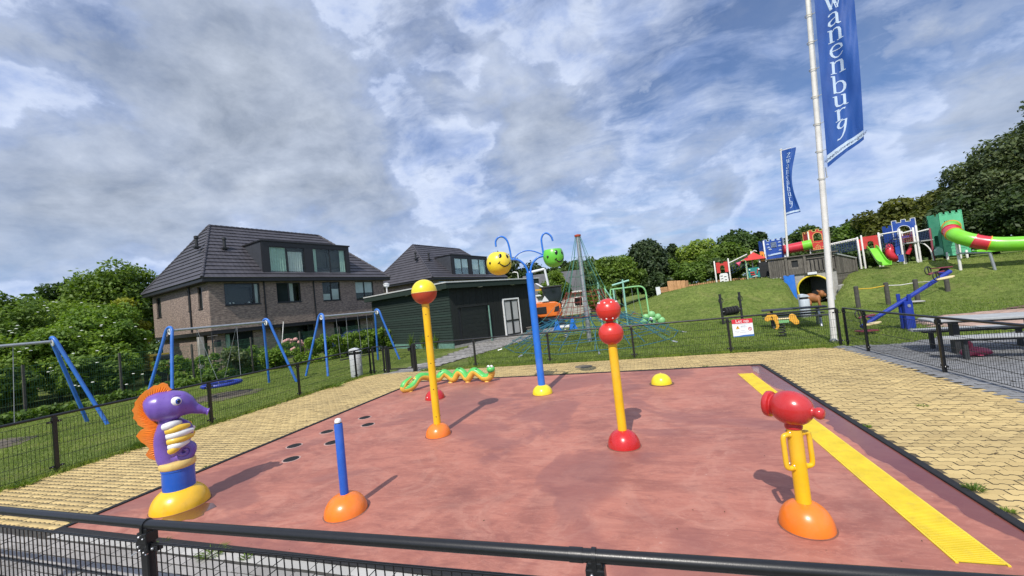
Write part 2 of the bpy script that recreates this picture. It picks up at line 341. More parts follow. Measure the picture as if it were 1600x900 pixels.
plain('litter_brown', (.10, .065, .03), .9, .3, 8, .1)
plain('pad_edge', (.46, .30, .26), .8, .2, 20, .2)
def mat_flag():
    m, g = new_mat('flag_cloth'); P = wpos(g)
    n = g.noise(g.n('ShaderNodeMapping', {'Vector': P, 'Scale': (2, 2, .5)}).outputs[0], 1.6, 4, .5)
    c = g.mix(g.ramp(n, [(.3, 0.), (.7, 1.)]), (.020, .085, .36), (.035, .13, .47))
    finish(g, c, .6, bump=n, bstr=.5, bdist=.06, trans=((.03, .14, .55), .35))
mat_flag()

# ---------------------------------------------------------------- mesh helpers
def T(x=0, y=0, z=0): return Matrix.Translation((x, y, z))
def RX(a): return Matrix.Rotation(a, 4, 'X')
def RY(a): return Matrix.Rotation(a, 4, 'Y')
def RZ(a): return Matrix.Rotation(a, 4, 'Z')
def S(x, y, z): return Matrix.Diagonal((x, y, z, 1))
def wall_frame(a, b, z=0):                              # local x along a->b, local y up, local z towards the right-hand side of a->b
    a = Vector((a[0], a[1], z)); d = Vector((b[0]-a.x, b[1]-a.y, 0)).normalized(); n = Vector((d.y, -d.x, 0))
    return Matrix(((d.x, 0, n.x, a.x), (d.y, 0, n.y, a.y), (0, 1, 0, a.z), (0, 0, 0, 1)))
class MB:
    def __init__(s, T_=None): s.v = []; s.f = []; s.mi = []; s.T = T_ or Matrix(); s.k = 0
    def add(s, vs, fs, M=None):
        o = len(s.v); A = s.T @ M if M else s.T
        s.v += [tuple(A @ Vector(v)) for v in vs]; flip = A.determinant() < 0
        s.f += [tuple(o+i for i in (reversed(f) if flip else f)) for f in fs]; s.mi += [s.k]*len(fs); return s
    def box(s, c, d, M=None, rz=0):
        x, y, z = d[0]/2, d[1]/2, d[2]/2
        vs = [(a*x, b*y, e*z) for e in (-1, 1) for b in (-1, 1) for a in (-1, 1)]
        fs = [(0, 2, 3, 1), (4, 5, 7, 6), (0, 1, 5, 4), (2, 6, 7, 3), (0, 4, 6, 2), (1, 3, 7, 5)]
        A = T(*c) @ RZ(rz); return s.add(vs, fs, (M @ A) if M else A)
    def box2(s, a, b, M=None): return s.box([(a[i]+b[i])/2 for i in range(3)], [abs(b[i]-a[i]) for i in range(3)], M)
    def tube(s, pts, r, n=8, M=None, closed=False, caps=True, flat=None):
        P = [Vector(p) for p in pts]; L = len(P); rs = r if isinstance(r, (list, tuple)) else [r]*L
        tang = []
        for i in range(L):
            a = P[(i-1) % L] if closed or i else P[0]; b = P[(i+1) % L] if closed or i < L-1 else P[-1]
            t = b-a; tang.append(t.normalized() if t.length > 1e-9 else Vector((0, 0, 1)))
        ref = Vector((0, 0, 1)) if abs(tang[0].z) < .9 else Vector((1, 0, 0))
        u = tang[0].cross(ref).normalized(); vs = []
        for i in range(L):
            t = tang[i]; u = (u - t*u.dot(t)).normalized(); w = t.cross(u)
            for j in range(n):
                a = 2*PI*j/n+(PI/4 if n == 4 else 0); k1, k2 = (1, 1) if flat is None else flat
                vs.append(tuple(P[i]+u*math.cos(a)*rs[i]*k1+w*math.sin(a)*rs[i]*k2))
        fs = []
        for i in range(L if closed else L-1):
            for j in range(n):
                a = i*n+j; b = i*n+(j+1) % n; c = ((i+1) % L)*n+(j+1) % n; d = ((i+1) % L)*n+j; fs.append((a, b, c, d))
        if caps and not closed: fs += [tuple(reversed(range(n))), tuple(range((L-1)*n, L*n))]
        return s.add(vs, fs, M)
    def bar(s, a, b, r, n=6, r2=None): return s.tube([a, b], [r, r2 if r2 is not None else r], n)
    def lathe(s, prof, n=24, M=None):
        vs = []; fs = []
        for (r, z) in prof:
            for j in range(n): a = 2*PI*j/n; vs.append((r*math.cos(a), r*math.sin(a), z))
        for i in range(len(prof)-1):
            for j in range(n): fs.append((i*n+j, i*n+(j+1) % n, (i+1)*n+(j+1) % n, (i+1)*n+j))
        fs.append(tuple(reversed(range(n)))); fs.append(tuple(range((len(prof)-1)*n, len(prof)*n)))
        return s.add(vs, fs, M)
    def ell(s, c, r, n=20, k=12, M=None):
        if not isinstance(r, (tuple, list)): r = (r, r, r)
        prof = [(math.sin(PI*i/k), -math.cos(PI*i/k)) for i in range(k+1)]; prof[0] = (.004, -1); prof[-1] = (.004, 1)
        A = T(*c) @ S(*r); return s.lathe(prof, n, (M @ A) if M else A)
    def prism(s, poly, h0, h1, M=None):                 # polygon in local xy, thickness along z
        n = len(poly); ar = sum(poly[i][0]*poly[(i+1) % n][1]-poly[(i+1) % n][0]*poly[i][1] for i in range(n))
        if ar < 0: poly = poly[::-1]
        vs = [(x, y, h0) for x, y in poly]+[(x, y, h1) for x, y in poly]
        fs = [tuple(reversed(range(n))), tuple(range(n, 2*n))]+[(i, (i+1) % n, n+(i+1) % n, n+i) for i in range(n)]
        return s.add(vs, fs, M)
    def sheet(s, poly, z): return s.add([(x, y, z) for x, y in poly], [tuple(range(len(poly)))])
    def obj(s, name, mats, parent=None, smooth=None, bevel=0, kind=None, recalc=False):
        me = bpy.data.meshes.new(name); me.from_pydata(s.v, [], s.f)
        if isinstance(mats, str): mats = [mats]
        for m in mats: me.materials.append(MATS[m])
        if len(mats) > 1: me.polygons.foreach_set('material_index', s.mi)
        if smooth is not None:
            me.polygons.foreach_set('use_smooth', [True]*len(me.polygons)); me.set_sharp_from_angle(angle=R(smooth))
        me.update(); return link(name, me, parent, bevel, kind)
def link(name, me, parent=None, bevel=0, kind=None):
    o = bpy.data.objects.new(name, me); COL.objects.link(o)
    if parent: o.parent = parent
    if bevel:
        b = o.modifiers.new('bevel', 'BEVEL'); b.width = bevel; b.segments = 2; b.limit_method = 'ANGLE'; b.angle_limit = R(40)
    if kind: o['kind'] = kind
    return o
def thing(name, label, cat, loc=(0, 0, 0), rz=0, group=None):
    o = bpy.data.objects.new(name, None); COL.objects.link(o); o.location = loc; o.rotation_euler = (0, 0, rz); o.empty_display_size = .2
    return tag(o, label, cat, group)
def tag(o, label, cat, group=None):
    o['label'] = label; o['category'] = cat
    if group: o['group'] = group
    return o
def dup(root, loc=None, rz=None, label=None, group=None):
    r = root.copy(); COL.objects.link(r)
    if loc is not None: r.location = loc
    if rz is not None: r.rotation_euler = (0, 0, rz)
    if label: r['label'] = label
    if group: r['group'] = group
    for ch in list(root.children):
        c = ch.copy(); COL.objects.link(c); c.parent = r
        for q in list(ch.children):
            d = q.copy(); COL.objects.link(d); d.parent = c
    return r
def WB(t):                                              # a builder that takes world coordinates for a thing with rotation 0
    return MB(T(*[-c for c in t.location]))
def catmull(P, k=6):
    P = [Vector(p) for p in P]; P = [P[0]*2-P[1]]+P+[P[-1]*2-P[-2]]; out = []
    for i in range(1, len(P)-2):
        for j in range(k):
            t = j/k; a, b, c, d = P[i-1:i+3]
            out.append(.5*((2*b)+(c-a)*t+(2*a-5*b+4*c-d)*t*t+(3*b-3*c+d-a)*t**3))
    return out+[P[-2]]
def quads_mesh(name, V, F, mats, parent=None, kind=None, nper=4):
    me = bpy.data.meshes.new(name); nv = len(V); nf = len(F)
    me.vertices.add(nv); me.vertices.foreach_set('co', np.asarray(V, np.float32).ravel())
    me.loops.add(nf*nper); me.loops.foreach_set('vertex_index', np.asarray(F, np.int32).ravel())
    me.polygons.add(nf); me.polygons.foreach_set('loop_start', np.arange(nf, dtype=np.int32)*nper)
    me.polygons.foreach_set('loop_total', np.full(nf, nper, np.int32))
    me.materials.append(MATS[mats]); me.update(calc_edges=True); return link(name, me, parent, 0, kind)
def text_mesh(s, size, M, name, mat, parent, shear=0., ax='CENTER'):
    cu_ = bpy.data.curves.new('t', 'FONT'); cu_.body = s; cu_.size = size; cu_.shear = shear; cu_.align_x = ax; cu_.align_y = 'CENTER'; cu_.resolution_u = 3
    o = bpy.data.objects.new('t', cu_); COL.objects.link(o); dg = bpy.context.evaluated_depsgraph_get()
    me = bpy.data.meshes.new_from_object(o.evaluated_get(dg)); bpy.data.objects.remove(o); bpy.data.curves.remove(cu_)
    me.transform(M); me.materials.clear(); me.materials.append(MATS[mat]); return link(name, me, parent)

# ---------------------------------------------------------------- terrain
def sm(a, b, x):
    t = min(1, max(0, (x-a)/(b-a))); return t*t*(3-2*t)
AZ = [-14, -6, -3, -1, .6, 3.1, 6.3, 9.4, 13.6, 16.2, 17.2, 21.6, 23, 25, 28, 34, 60, 75]
HT = [0, .10, .55, .95, 1.15, 1.62, 1.92, 2.0, 1.96, 1.93, 1.9, 1.9, 1.78, 1.86, 1.90, 1.86, 1.9, 1.9]
def terr(x, y):
    d = math.hypot(x, y); az = math.degrees(math.atan2(x, y))
    if d < 22 or az < -14 or az > 100: return -.03
    h = float(np.interp(az, AZ, HT))
    d0 = float(np.interp(az, [0, 12, 15, 21, 30], [25.5, 25.5, 28, 28.5, 28])); d1 = float(np.interp(az, [0, 12, 16, 22, 30], [33.5, 33.5, 33.5, 36, 35]))
    t = sm(d0, d1, d)
    cut = sm(16.4, 17.5, az)*(1-sm(20.6, 22.2, az))     # the level way to the tunnel mouth
    t = t*(1-cut)+cut*(1 if d > 34.4 else 0)
    t = t*.75+.25*math.sqrt(max(0, t))
    z = h*t
    if z > .02: z += .07*noise.noise(Vector((x*.35, y*.35, 0)))*min(1, z)
    return z-.03
def axis(a, b, st, far):
    mid = list(np.arange(a, b+1e-6, st)); lo = []; s_ = st; v = a
    while v > -far: s_ *= 1.5; v -= s_; lo.append(v)
    hi = []; s_ = st; v = b
    while v < far: s_ *= 1.5; v += s_; hi.append(v)
    return lo[::-1]+mid+hi
xs = axis(-24, 40, .5, 2500); ys = axis(-2, 50, .5, 2500)
V = [(x, y, terr(x, y)) for y in ys for x in xs]; nx = len(xs)
F = [(j*nx+i, j*nx+i+1, (j+1)*nx+i+1, (j+1)*nx+i) for j in range(len(ys)-1) for i in range(nx-1)]
gm = quads_mesh('ground', V, F, 'lawn'); gm['kind'] = 'structure'
gm.data.polygons.foreach_set('use_smooth', [True]*len(gm.data.polygons))

def struct(mb, name, mat, **k):
    o = mb.obj(name, mat, **k); o['kind'] = 'structure'; return o

# paving beds (jointing sand) and pavers
def inpoly(x, y, poly):
    c = False; n = len(poly)
    for i in range(n):
        x1, y1 = poly[i]; x2, y2 = poly[(i+1) % n]
        if (y1 > y) != (y2 > y) and x < (x2-x1)*(y-y1)/(y2-y1)+x1: c = not c
    return c
def pave(bedname, pieces, bedpoly, bedmat, mat, test, box, L, Wd, kind_z, z0, near=(0, 0), nobj=300, ang=0., label=None, edge=None):
    bed = struct(MB().sheet(bedpoly, z0-.0055), bedname, bedmat)
    # outline of one paver
    gp = .004; hz = .028
    if kind_z:
        b_ = [(0, 0), (.17, 0), (.25, .016), (.42, .016), (.5, 0), (.67, 0), (.75, .016), (.92, .016), (1., 0)]; pts = [(u*L, v) for u, v in b_]+[(u*L, v+Wd) for u, v in b_[::-1]]
    else: pts = [(0, 0), (L, 0), (L, Wd), (0, Wd)]
    pc = np.array(pts); cen = pc.mean(0); pin = cen+(pc-cen)*np.array([1-1.6*gp/L, 1-1.9*gp/Wd]); top = cen+(pc-cen)*np.array([1-2.2*gp/L, 1-2.5*gp/Wd])
    n = len(pts)
    def geo():
        v = [(x, y, -hz) for x, y in pin-cen]+[(x, y, -.0025) for x, y in pin-cen]+[(x, y, 0) for x, y in top-cen]
        f = [tuple(range(2*n, 3*n))]
        for k in (0, 1): f += [(k*n+i, k*n+(i+1) % n, (k+1)*n+(i+1) % n, (k+1)*n+i) for i in range(n)]
        return v, f
    gv, gf = geo(); pos = []
    ca, sa = math.cos(ang), math.sin(ang); x0, y0, x1, y1 = box
    for j in range(int((y1-y0)/Wd)+1):
        off = (j % 2)*L*.5
        for i in range(-1, int((x1-x0)/L)+2):
            lx = x0+i*L+off; ly = y0+j*Wd; x = lx*ca-ly*sa; y = lx*sa+ly*ca
            if test(x, y): pos.append((x, y))
    pos.sort(key=lambda p: (p[0]-near[0])**2+(p[1]-near[1])**2)
    me = bpy.data.meshes.new(pieces); me.from_pydata(gv, [], gf); me.materials.append(MATS[mat]); me.materials.append(MATS[bedmat]); me.polygons.foreach_set('material_index', [0]+[1]*(len(gf)-1)); me.update()
    vis = []
    for q in pos:                                       # the nearest ones inside the view
        d = Vector((q[0], q[1], -2.08)); w = d.dot(fw)
        if len(vis) < nobj and w > .3 and abs(d.dot(cr)/w) < 1.30 and -d.dot(cu)/w < .74: vis.append(q)
    vs_ = set(vis)
    for x, y in vis:
        o = link(pieces, me, bed); o.location = (x, y, z0+random.uniform(-.004, .003)); o.rotation_euler = (random.gauss(0, .008), random.gauss(0, .008), ang+random.gauss(0, .006))
    rest = [q for q in pos if q not in vs_]
    if rest:
        gva = np.array(gv); A = np.array(rest); k = len(rest); rr_ = rng.normal(0, .008, (k, 3)); zz_ = rng.uniform(-.004, .003, k)
        X = gva[None, :, 0]*ca-gva[None, :, 1]*sa; Y = gva[None, :, 0]*sa+gva[None, :, 1]*ca
        VV = np.stack([X+A[:, 0:1], Y+A[:, 1:2], gva[None, :, 2]+z0+zz_[:, None]+X*rr_[:, 0:1]+Y*rr_[:, 1:2]], -1).reshape(-1, 3)
        me2 = bpy.data.meshes.new('paver_field'); nf = len(gf); nv = len(gv)
        lens = np.array([len(f) for f in gf]); flat = np.concatenate([np.array(f) for f in gf])
        allf = (flat[None]+np.arange(k)[:, None]*nv).ravel(); tot = np.tile(lens, k); st = np.concatenate([[0], np.cumsum(tot)[:-1]])
        me2.vertices.add(len(VV)); me2.vertices.foreach_set('co', VV.astype(np.float32).ravel())
        me2.loops.add(len(allf)); me2.loops.foreach_set('vertex_index', allf.astype(np.int32))
        me2.polygons.add(len(tot)); me2.polygons.foreach_set('loop_start', st.astype(np.int32)); me2.polygons.foreach_set('loop_total', tot.astype(np.int32))
        me2.materials.append(MATS[mat]); me2.materials.append(MATS[bedmat]); me2.polygons.foreach_set('material_index', np.tile(np.array([0]+[1]*(len(gf)-1), np.int32), k)); me2.update(calc_edges=True); link('paver_field', me2, bed, 0, 'stuff')
    return bed
PX0, PX1, PY0, PY1 = -6.78, 2.46, 2.90, 10.76            # the painted pool floor
YB = [(-9.93, 2.84), (4.72, 2.84), (4.72, 12.62), (4.2, 12.78), (-9.5, 12.72), (-9.93, 12.3)]
def in_yellow(x, y):
    if -PX1 and PX0-.10 < x < PX1+.10 and PY0-.10 < y < PY1+.10: return False
    return inpoly(x, y, YB)
pave('yellow_paving', 'paver', YB, 'joint_sand', 'paver_yellow', in_yellow, (-10.2, 2.90, 5, 12.9), .20, .10, True, .0, near=(1.2, 1.0))
GB = [(-9.93, -1.2), (4.72, -1.2), (4.72, 2.836), (-9.93, 2.836)]
pave('grey_paving', 'paver', GB, 'joint_dark', 'paver_grey', lambda x, y: -9.8 < x < 4.6 and .6 < y < 2.68, (-9.9, .55, 4.7, 2.7), .21, .105, False, -.001, near=(-1.5, 1.2))
pave('edging_paving', 'kerb_stone', [(-6.85, 2.70), (2.55, 2.70), (2.55, 2.83), (-6.85, 2.83)], 'joint_dark', 'paver_light', lambda x, y: -6.7 < x < 2.5 and 2.7 < y < 2.8, (-6.85, 2.772, 2.6, 2.78), .20, .11, False, .004, near=(-1.5, 1.2), nobj=60)
SB = [(4.80, -1), (14, -1), (14, 9.0), (11.2, 15.0), (9.4, 13.6), (8.3, 13.45), (7.2, 13.3), (6.05, 12.7), (4.80, 12.9)]
pave('slate_paving', 'paver', SB, 'joint_dark', 'paver_slate', lambda x, y: inpoly(x, y, SB) and y > 5, (4.8, 5, 14, 15.2), .21, .105, False, .0, near=(4.8, 8), nobj=120)
# salmon terrace behind the picnic tables and the brown rubber field
BB_ = [(8.9, 14.7), (10.6, 14.9), (22, 13.8), (24, 17), (15, 18.8), (11.6, 18.7), (9.6, 18.2), (8.6, 17.0), (8.4, 15.6)]
pave('salmon_paving', 'paver', BB_, 'joint_dark', 'paver_salmon', lambda x, y: inpoly(x, y, BB_), (8, 13.5, 24, 19.3), .42, .21, False, .0, near=(9, 14), nobj=40)
struct(MB().sheet([(12.0, 18.9), (15, 18.95), (24, 17.2), (40, 16), (40, 22), (22, 23.5), (15, 20.8)], .0), 'rubber_field', 'brown_rubber')
# grey path from the gate past the shed
PB = [(-9.35, 12.60), (-7.95, 12.76), (-7.7, 14.2), (-6.9, 18), (-6.35, 22), (-5.4, 27.2), (-3.6, 28.6), (-4, 29.8), (-7.2, 28.9), (-9.6, 25.6), (-10.0, 22.4), (-9.1, 19.5), (-8.9, 15.2)]
pave('garden_path', 'paver', PB, 'joint_dark', 'paver_grey', lambda x, y: inpoly(x, y, PB), (-10.5, 12.7, -3.5, 30), .30, .30, False, -.002, near=(-8.5, 12.6), nobj=60)
struct(MB().sheet([(-15.3, 9.9), (-14.3, 9.2), (-13.2, 9.4), (-12.9, 10.4), (-13.5, 11.2), (-14.6, 11.1), (-15.3, 10.6)], -.022), 'bare_soil_patch', 'worn_soil')
struct(MB().sheet([(-16.9, 4.4), (-15.9, 3.9), (-14.8, 4.3), (-14.7, 5.6), (-15.4, 6.2), (-16.4, 6.0)], -.022), 'bare_soil_patch', 'worn_soil')
# pool floor slab and the black rubber edging round it
struct(MB().box2((PX0, PY0, -.06), (PX1, PY1, .004)), 'pool_floor', 'pad_paint')
struct(MB().sheet([(-5.62, 3.20), (-5.50, 3.14), (-5.36, 3.16), (-5.27, 3.25), (-5.18, 3.27), (-5.15, 3.36), (-5.22, 3.42), (-5.20, 3.55), (-5.36, 3.62), (-5.6, 3.6), (-5.75, 3.4)], .0062), 'puddle', 'puddle_wet')
kb = thing('rubber_edging', 'black rubber edging strip around the red painted pool floor', 'edging', (0, 0, 0))
for a, b in (((PX0-.075, PY0-.075), (PX0, PY1+.075)), ((PX1, PY0-.075), (PX1+.075, PY1+.075)), ((PX0, PY1), (PX1, PY1+.075)), ((PX0, PY0-.075), (PX1, PY0))):
    MB().box2((a[0], a[1], -.05), (b[0], b[1], .022)).obj('edging_strip', 'black_rubber', kb, bevel=.008)

# leaf litter and crumbs of soil blown over the yellow paving and the pool floor
def litter(name, n, test, box, smin, smax, label):
    V = []; F = []
    while len(F) < n:
        x, y = rng.uniform(box[0], box[2]), rng.uniform(box[1], box[3])
        if not test(x, y): continue
        if noise.noise(Vector((x*.7, y*.7, 3))) < -.05 and rng.random() < .75: continue
        s_ = rng.uniform(smin, smax); a = rng.uniform(0, 6.28); o = len(V); z = .007
        for q, k in ((0, 1), (1.5, .45), (3.1, 1), (4.7, .5)): V.append((x+s_*k*math.cos(a+q), y+s_*k*math.sin(a+q), z+rng.uniform(0, s_*.5)))
        F.append((o, o+1, o+2, o+3))
    o = quads_mesh(name, V, F, 'litter_brown'); tag(o, label, 'litter'); o['kind'] = 'stuff'
litter('leaf_litter', 900, in_yellow, (-9.9, 2.9, 4.7, 12.7), .006, .022, 'scattered dry leaf crumbs on the yellow paving')
litter('floor_crumbs', 130, lambda x, y: PX0 < x < PX1 and PY0 < y < PY1, (PX0, PY0, PX1, PY1), .004, .012, 'few tiny dry leaf crumbs on the red pool floor')

# grass blades over the visible lawns
def blades(name, n, sampler, h, w, seedz=None):
    P = sampler(n); k = len(P); a = rng.uniform(0, 2*PI, k); hh = h*rng.uniform(.5, 1.35, k); ww = w*rng.uniform(.6, 1.3, k)
    z = np.array([terr(x, y) for x, y in P]); dx, dy = np.cos(a)*ww, np.sin(a)*ww; lx, ly = rng.normal(0, .45, k)*hh, rng.normal(0, .45, k)*hh
    V = np.zeros((k, 3, 3)); V[:, 0] = np.stack([P[:, 0]-dx, P[:, 1]-dy, z-.005], 1); V[:, 1] = np.stack([P[:, 0]+dx, P[:, 1]+dy, z-.005], 1)
    V[:, 2] = np.stack([P[:, 0]+lx, P[:, 1]+ly, z+hh], 1)
    o = quads_mesh(name, V.reshape(-1, 3), np.arange(k*3).reshape(-1, 3), 'grass_blade', None, None, 3); tag(o, name_labels[name], 'grass'); o['kind'] = 'stuff'; return o
name_labels = {'left_grass': 'mown grass on the lawn under the blue swings', 'back_grass': 'mown grass on the lawn behind the splash pad and on the mounds',
               'verge_grass': 'long tufty grass along the foot of the black fences'}
def reject(x0, x1, y0, y1, bad, dens=None):
    def f(n):
        P = np.stack([rng.uniform(x0, x1, n), rng.uniform(y0, y1, n)], 1)
        return np.array([p for p in P if not bad(p[0], p[1])])
    return f
blades('left_grass', 90000, reject(-20.5, -9.95, 2.2, 20, lambda x, y: inpoly(x, y, PB) or (math.hypot(x+14.1, y-10.2) < .8) or (math.hypot((x+15.7), y-5) < .9)), .045, .007)
def badback(x, y):
    d = math.hypot(x, y); az = math.degrees(math.atan2(x, y))
    return (x < 4.8 and y < 12.95) or inpoly(x, y, SB) or inpoly(x, y, BB_) or inpoly(x, y, PB) or (x > 11.5 and y < 24 and y < 16) or az < -25 or az > 41 or rng.random() > min(1., (17/d)**2) or (16.9 < az < 21.5 and d > 32.4)
blades('back_grass', 330000, reject(-11, 26, 12.9, 37, badback), .06, .013)
def verge(n):
    out = []
    for (a, b), k in ((((-9.98, 3), (-9.98, 12.6)), .5), (((-7.9, 12.86), (4.9, 13.02)), .5)):
        t = rng.random(int(n*k)); cl = .5+.5*np.sin(t*71)*np.sin(t*23+1)
        keep = rng.random(len(t)) < .25+.75*cl; t = t[keep]; off = rng.normal(0, .075, len(t))
        A, B = np.array(a), np.array(b); nrm = np.array([-(B-A)[1], (B-A)[0]])/np.linalg.norm(B-A)
        out.append(A+(B-A)*t[:, None]+nrm*off[:, None])
    return np.concatenate(out)
blades('verge_grass', 16000, verge, .11, .009)
def tuft(loc, r, h, n, label, leafy=False):
    k = n; a = rng.uniform(0, 2*PI, k); rr_ = r*np.sqrt(rng.random(k)); P = np.stack([rr_*np.cos(a), rr_*np.sin(a)], 1)
    w = (.012 if leafy else .004)*rng.uniform(.6, 1.4, k); hh = h*rng.uniform(.4, 1.2, k); b = rng.uniform(0, 2*PI, k)
    V = np.zeros((k, 4, 3)); V[:, 0] = np.stack([P[:, 0], P[:, 1], 0*w], 1)
    V[:, 1] = np.stack([P[:, 0]*1.4-np.sin(b)*w, P[:, 1]*1.4+np.cos(b)*w, hh*.55], 1); V[:, 2] = np.stack([P[:, 0]*2.1+.2*hh*np.cos(b), P[:, 1]*2.1+.2*hh*np.sin(b), hh], 1)
    V[:, 3] = np.stack([P[:, 0]*1.4+np.sin(b)*w, P[:, 1]*1.4-np.cos(b)*w, hh*.5], 1)
    o = quads_mesh('weed_tuft', V.reshape(-1, 3), np.arange(k*4).reshape(-1, 4), 'leaf_mid'); o.location = loc; tag(o, label, 'weed', 'weeds in the paving joints'); return o
tuft((2.58, 4.62, 0), .05, .05, 120, 'largest grass tuft on the black edging right of the yellow grate')
tuft((2.57, 4.25, 0), .03, .03, 60, 'small weed on the black edging nearest the lower right corner')
tuft((2.56, 6.3, 0), .03, .035, 60, 'small weed on the black edging beside the red cannon head')
tuft((-9.85, 5.45, 0), .16, .16, 160, 'leafy weed at the left fence behind the seahorse', True)
tuft((-9.85, 3.75, 0), .12, .06, 120, 'low dandelion at the foot of the left fence, nearest the near rail', True)
tuft((-5.0, 2.80, 0), .07, .03, 160, 'moss patch at the front edge just right of the near fence post')
tuft((-4.2, 2.80, 0), .09, .035, 200, 'moss patch on the light edging stones below the near rail')
tuft((-3.75, 2.79, 0), .04, .03, 80, 'smallest moss patch on the light edging stones')
tuft((-2.2, 10.9, 0), .05, .04, 60, 'small weed at the back pool edge left of the blue spray tree')
tuft((1.3, 10.9, 0), .04, .035, 50, 'small weed at the back pool edge right of the yellow dome')
tuft((-6.9, 4.6, 0), .04, .03, 50, 'tiny weed on the left pool edging beside the seahorse')
tuft((-6.9, 3.05, 0), .05, .04, 60, 'weed at the left pool edging just above the near rail')
tuft((3.6, 7.2, 0), .05, .015, 60, 'dry weed in the yellow paving right of the pool floor')
tuft((-9.8, 10.6, 0), .2, .12, 160, 'leafy weed at the left fence below the second swing', True)

# ---------------------------------------------------------------- fences
def rr_tube(mb, a, b, w, d):                            # upright post with a rectangular section
    mb.box2((a[0]-w/2, a[1]-d/2, a[2]), (b[0]+w/2, b[1]+d/2, b[2]))
def fence(label, pts, htop=.98, panel=(.06, .90), wire=.0032, rail_r=.024, posts=None, single=None, group='black mesh fences round the splash pad', endposts=True, inset=.0):
    t = thing('mesh_fence', label, 'fence', (pts[0][0], pts[0][1], 0), 0, group)
    o = Vector((pts[0][0], pts[0][1], 0))
    P = [Vector((p[0], p[1], 0))-o for p in pts]
    for i, p in enumerate(P):
        m = MB(T(*p)); d = (P[min(i+1, len(P)-1)]-P[max(i-1, 0)]); a = math.atan2(d.y, d.x)
        m.box((0, 0, htop/2), (.06, .05, htop), None, a)
        po = m.obj('post', 'black_powdercoat', t, bevel=.006)
        c = MB(T(*p) @ RZ(a)); c.box((0, 0, htop-.055), (.075, .066, .06)); c.obj('clamp', 'black_powdercoat', po, bevel=.004)
        for sx in (-1, 1):
            for z in (panel[1]-.02, panel[0]+.05): link('fishplate', shared('fishplate', MB().box((0, 0, 0), (.058, .03, .03))), po).matrix_local = T(*p) @ RZ(a) @ T(sx*.0615, .005, z)
        b = MB(T(*p) @ RZ(a))
        for sx in (-1, 1):
            for z in (panel[1]-.02, panel[0]+.05): b.ell((sx*.06, -.015, z), .008, 8, 5); b.ell((sx*.06, .024, z), .008, 8, 5)
        b.obj('bolt', 'steel_bolt', po)
    m = MB()
    m.tube([p+Vector((0, 0, htop+.012)) for p in P], rail_r, 12); m.obj('top_rail', 'black_powdercoat', t, 50)
    for a, b in zip(P[:-1], P[1:]):
        d = b-a; L = d.length; d.normalize(); n = max(2, round(L/.05)); mb = MB(); s_ = MB()
        for z in [panel[0]+(panel[1]-panel[0])*k/4 for k in range(5)]:
            for sy in (-1, 1):
                q = Vector((-d.y, d.x, 0))*wire*1.6*sy; mb.bar(a+q+d*.03+Vector((0, 0, z)), b+q-d*.03+Vector((0, 0, z)), wire*1.15, 4)
        ws = [a+d*(L*k/n) for k in range(1, n)]
        if single:
            for w in ws:
                x = MB(); x.bar((0, 0, panel[0]), (0, 0, panel[1]), wire, 5); so = link('wire', shared('wire_%.4f_%.3f_%.3f' % (wire, *panel), x), t); so.location = w
            mb.obj('cross_wire', 'black_powdercoat', t)
        else:
            for w in ws: mb.bar(w+Vector((0, 0, panel[0])), w+Vector((0, 0, panel[1])), wire, 3)
            mb.obj('mesh_panel', 'black_powdercoat', t, kind='stuff')
    return t
_sh = {}
def shared(key, mb, mat='black_powdercoat'):
    if key not in _sh:
        me = bpy.data.meshes.new(key.split('_')[0]); me.from_pydata(mb.v, [], mb.f); me.materials.append(MATS[mat]); me.update(); _sh[key] = me
    return _sh[key]
nf = fence('black mesh fence nearest the camera, its round top rail crossing the bottom', [(-8.1, 1.545), (-5.48, 1.56), (-2.88, 1.57), (-.30, 1.64), (2.28, 1.72), (4.86, 1.80)],
      1.02, (.05, .925), .0035, .026, single=True)
o3 = Vector((8.1, -1.545, 0))
m = MB(T(*o3))
for x, y in ((-5.48, 1.56), (-2.88, 1.57), (-.30, 1.64), (2.28, 1.72)):
    m.tube([(x-.009, y, 1.032), (x+.009, y, 1.032)], .0315, 14)
    m.box((x, y, 1.00), (.02, .066, .05))
m.obj('rail_ring', 'black_powdercoat', nf, 50)
m = MB(T(*o3)); m.tube([(-.40, 1.6373, 1.032), (-.345, 1.639, 1.032)], .0285, 16); m.obj('rail_sleeve', 'black_powdercoat', nf, 50)
m = MB(T(*o3))
for x, y in ((-2.88, 1.57), (-.3, 1.64)):
    for z in (.975, .90): m.ell((x-.012, y-.036, z), .0075, 10, 6); m.ell((x+.02, y-.036, z-.008), .006, 10, 6)
    m.bar((x+.045, y-.03, .885), (x+.062, y-.05, .893), .0035, 6); m.bar((x-.045, y-.03, .885), (x-.062, y-.05, .877), .0035, 6)
m.obj('bolt', 'steel_bolt', nf, 60)
fence('black mesh fence on the left between the yellow paving and the swings', [(-10.04, 1.62), (-10.04, 4.24), (-10.0, 6.86), (-9.97, 9.42), (-10.08, 12.05), (-10.08, 12.86)])
fence('short black fence piece left of the garden gate', [(-9.98, 12.93), (-9.50, 12.92)])
fence('black mesh fence along the back between the gate and the flagpole corner', [(-8.11, 12.90), (-5.75, 12.93), (-3.11, 13.02), (-.41, 12.93), (2.28, 12.96), (5.00, 13.12)])
fence('black mesh fence on the right between the yellow paving and the picnic tables', [(5.12, 13.02), (5.05, 11.85), (5.05, 9.30), (5.06, 6.75), (5.06, 4.2), (5.04, 1.9)])
gt = thing('garden_gate', 'black mesh garden gate with two thick square posts at the start of the grey path', 'gate', (-9.34, 12.90, 0))
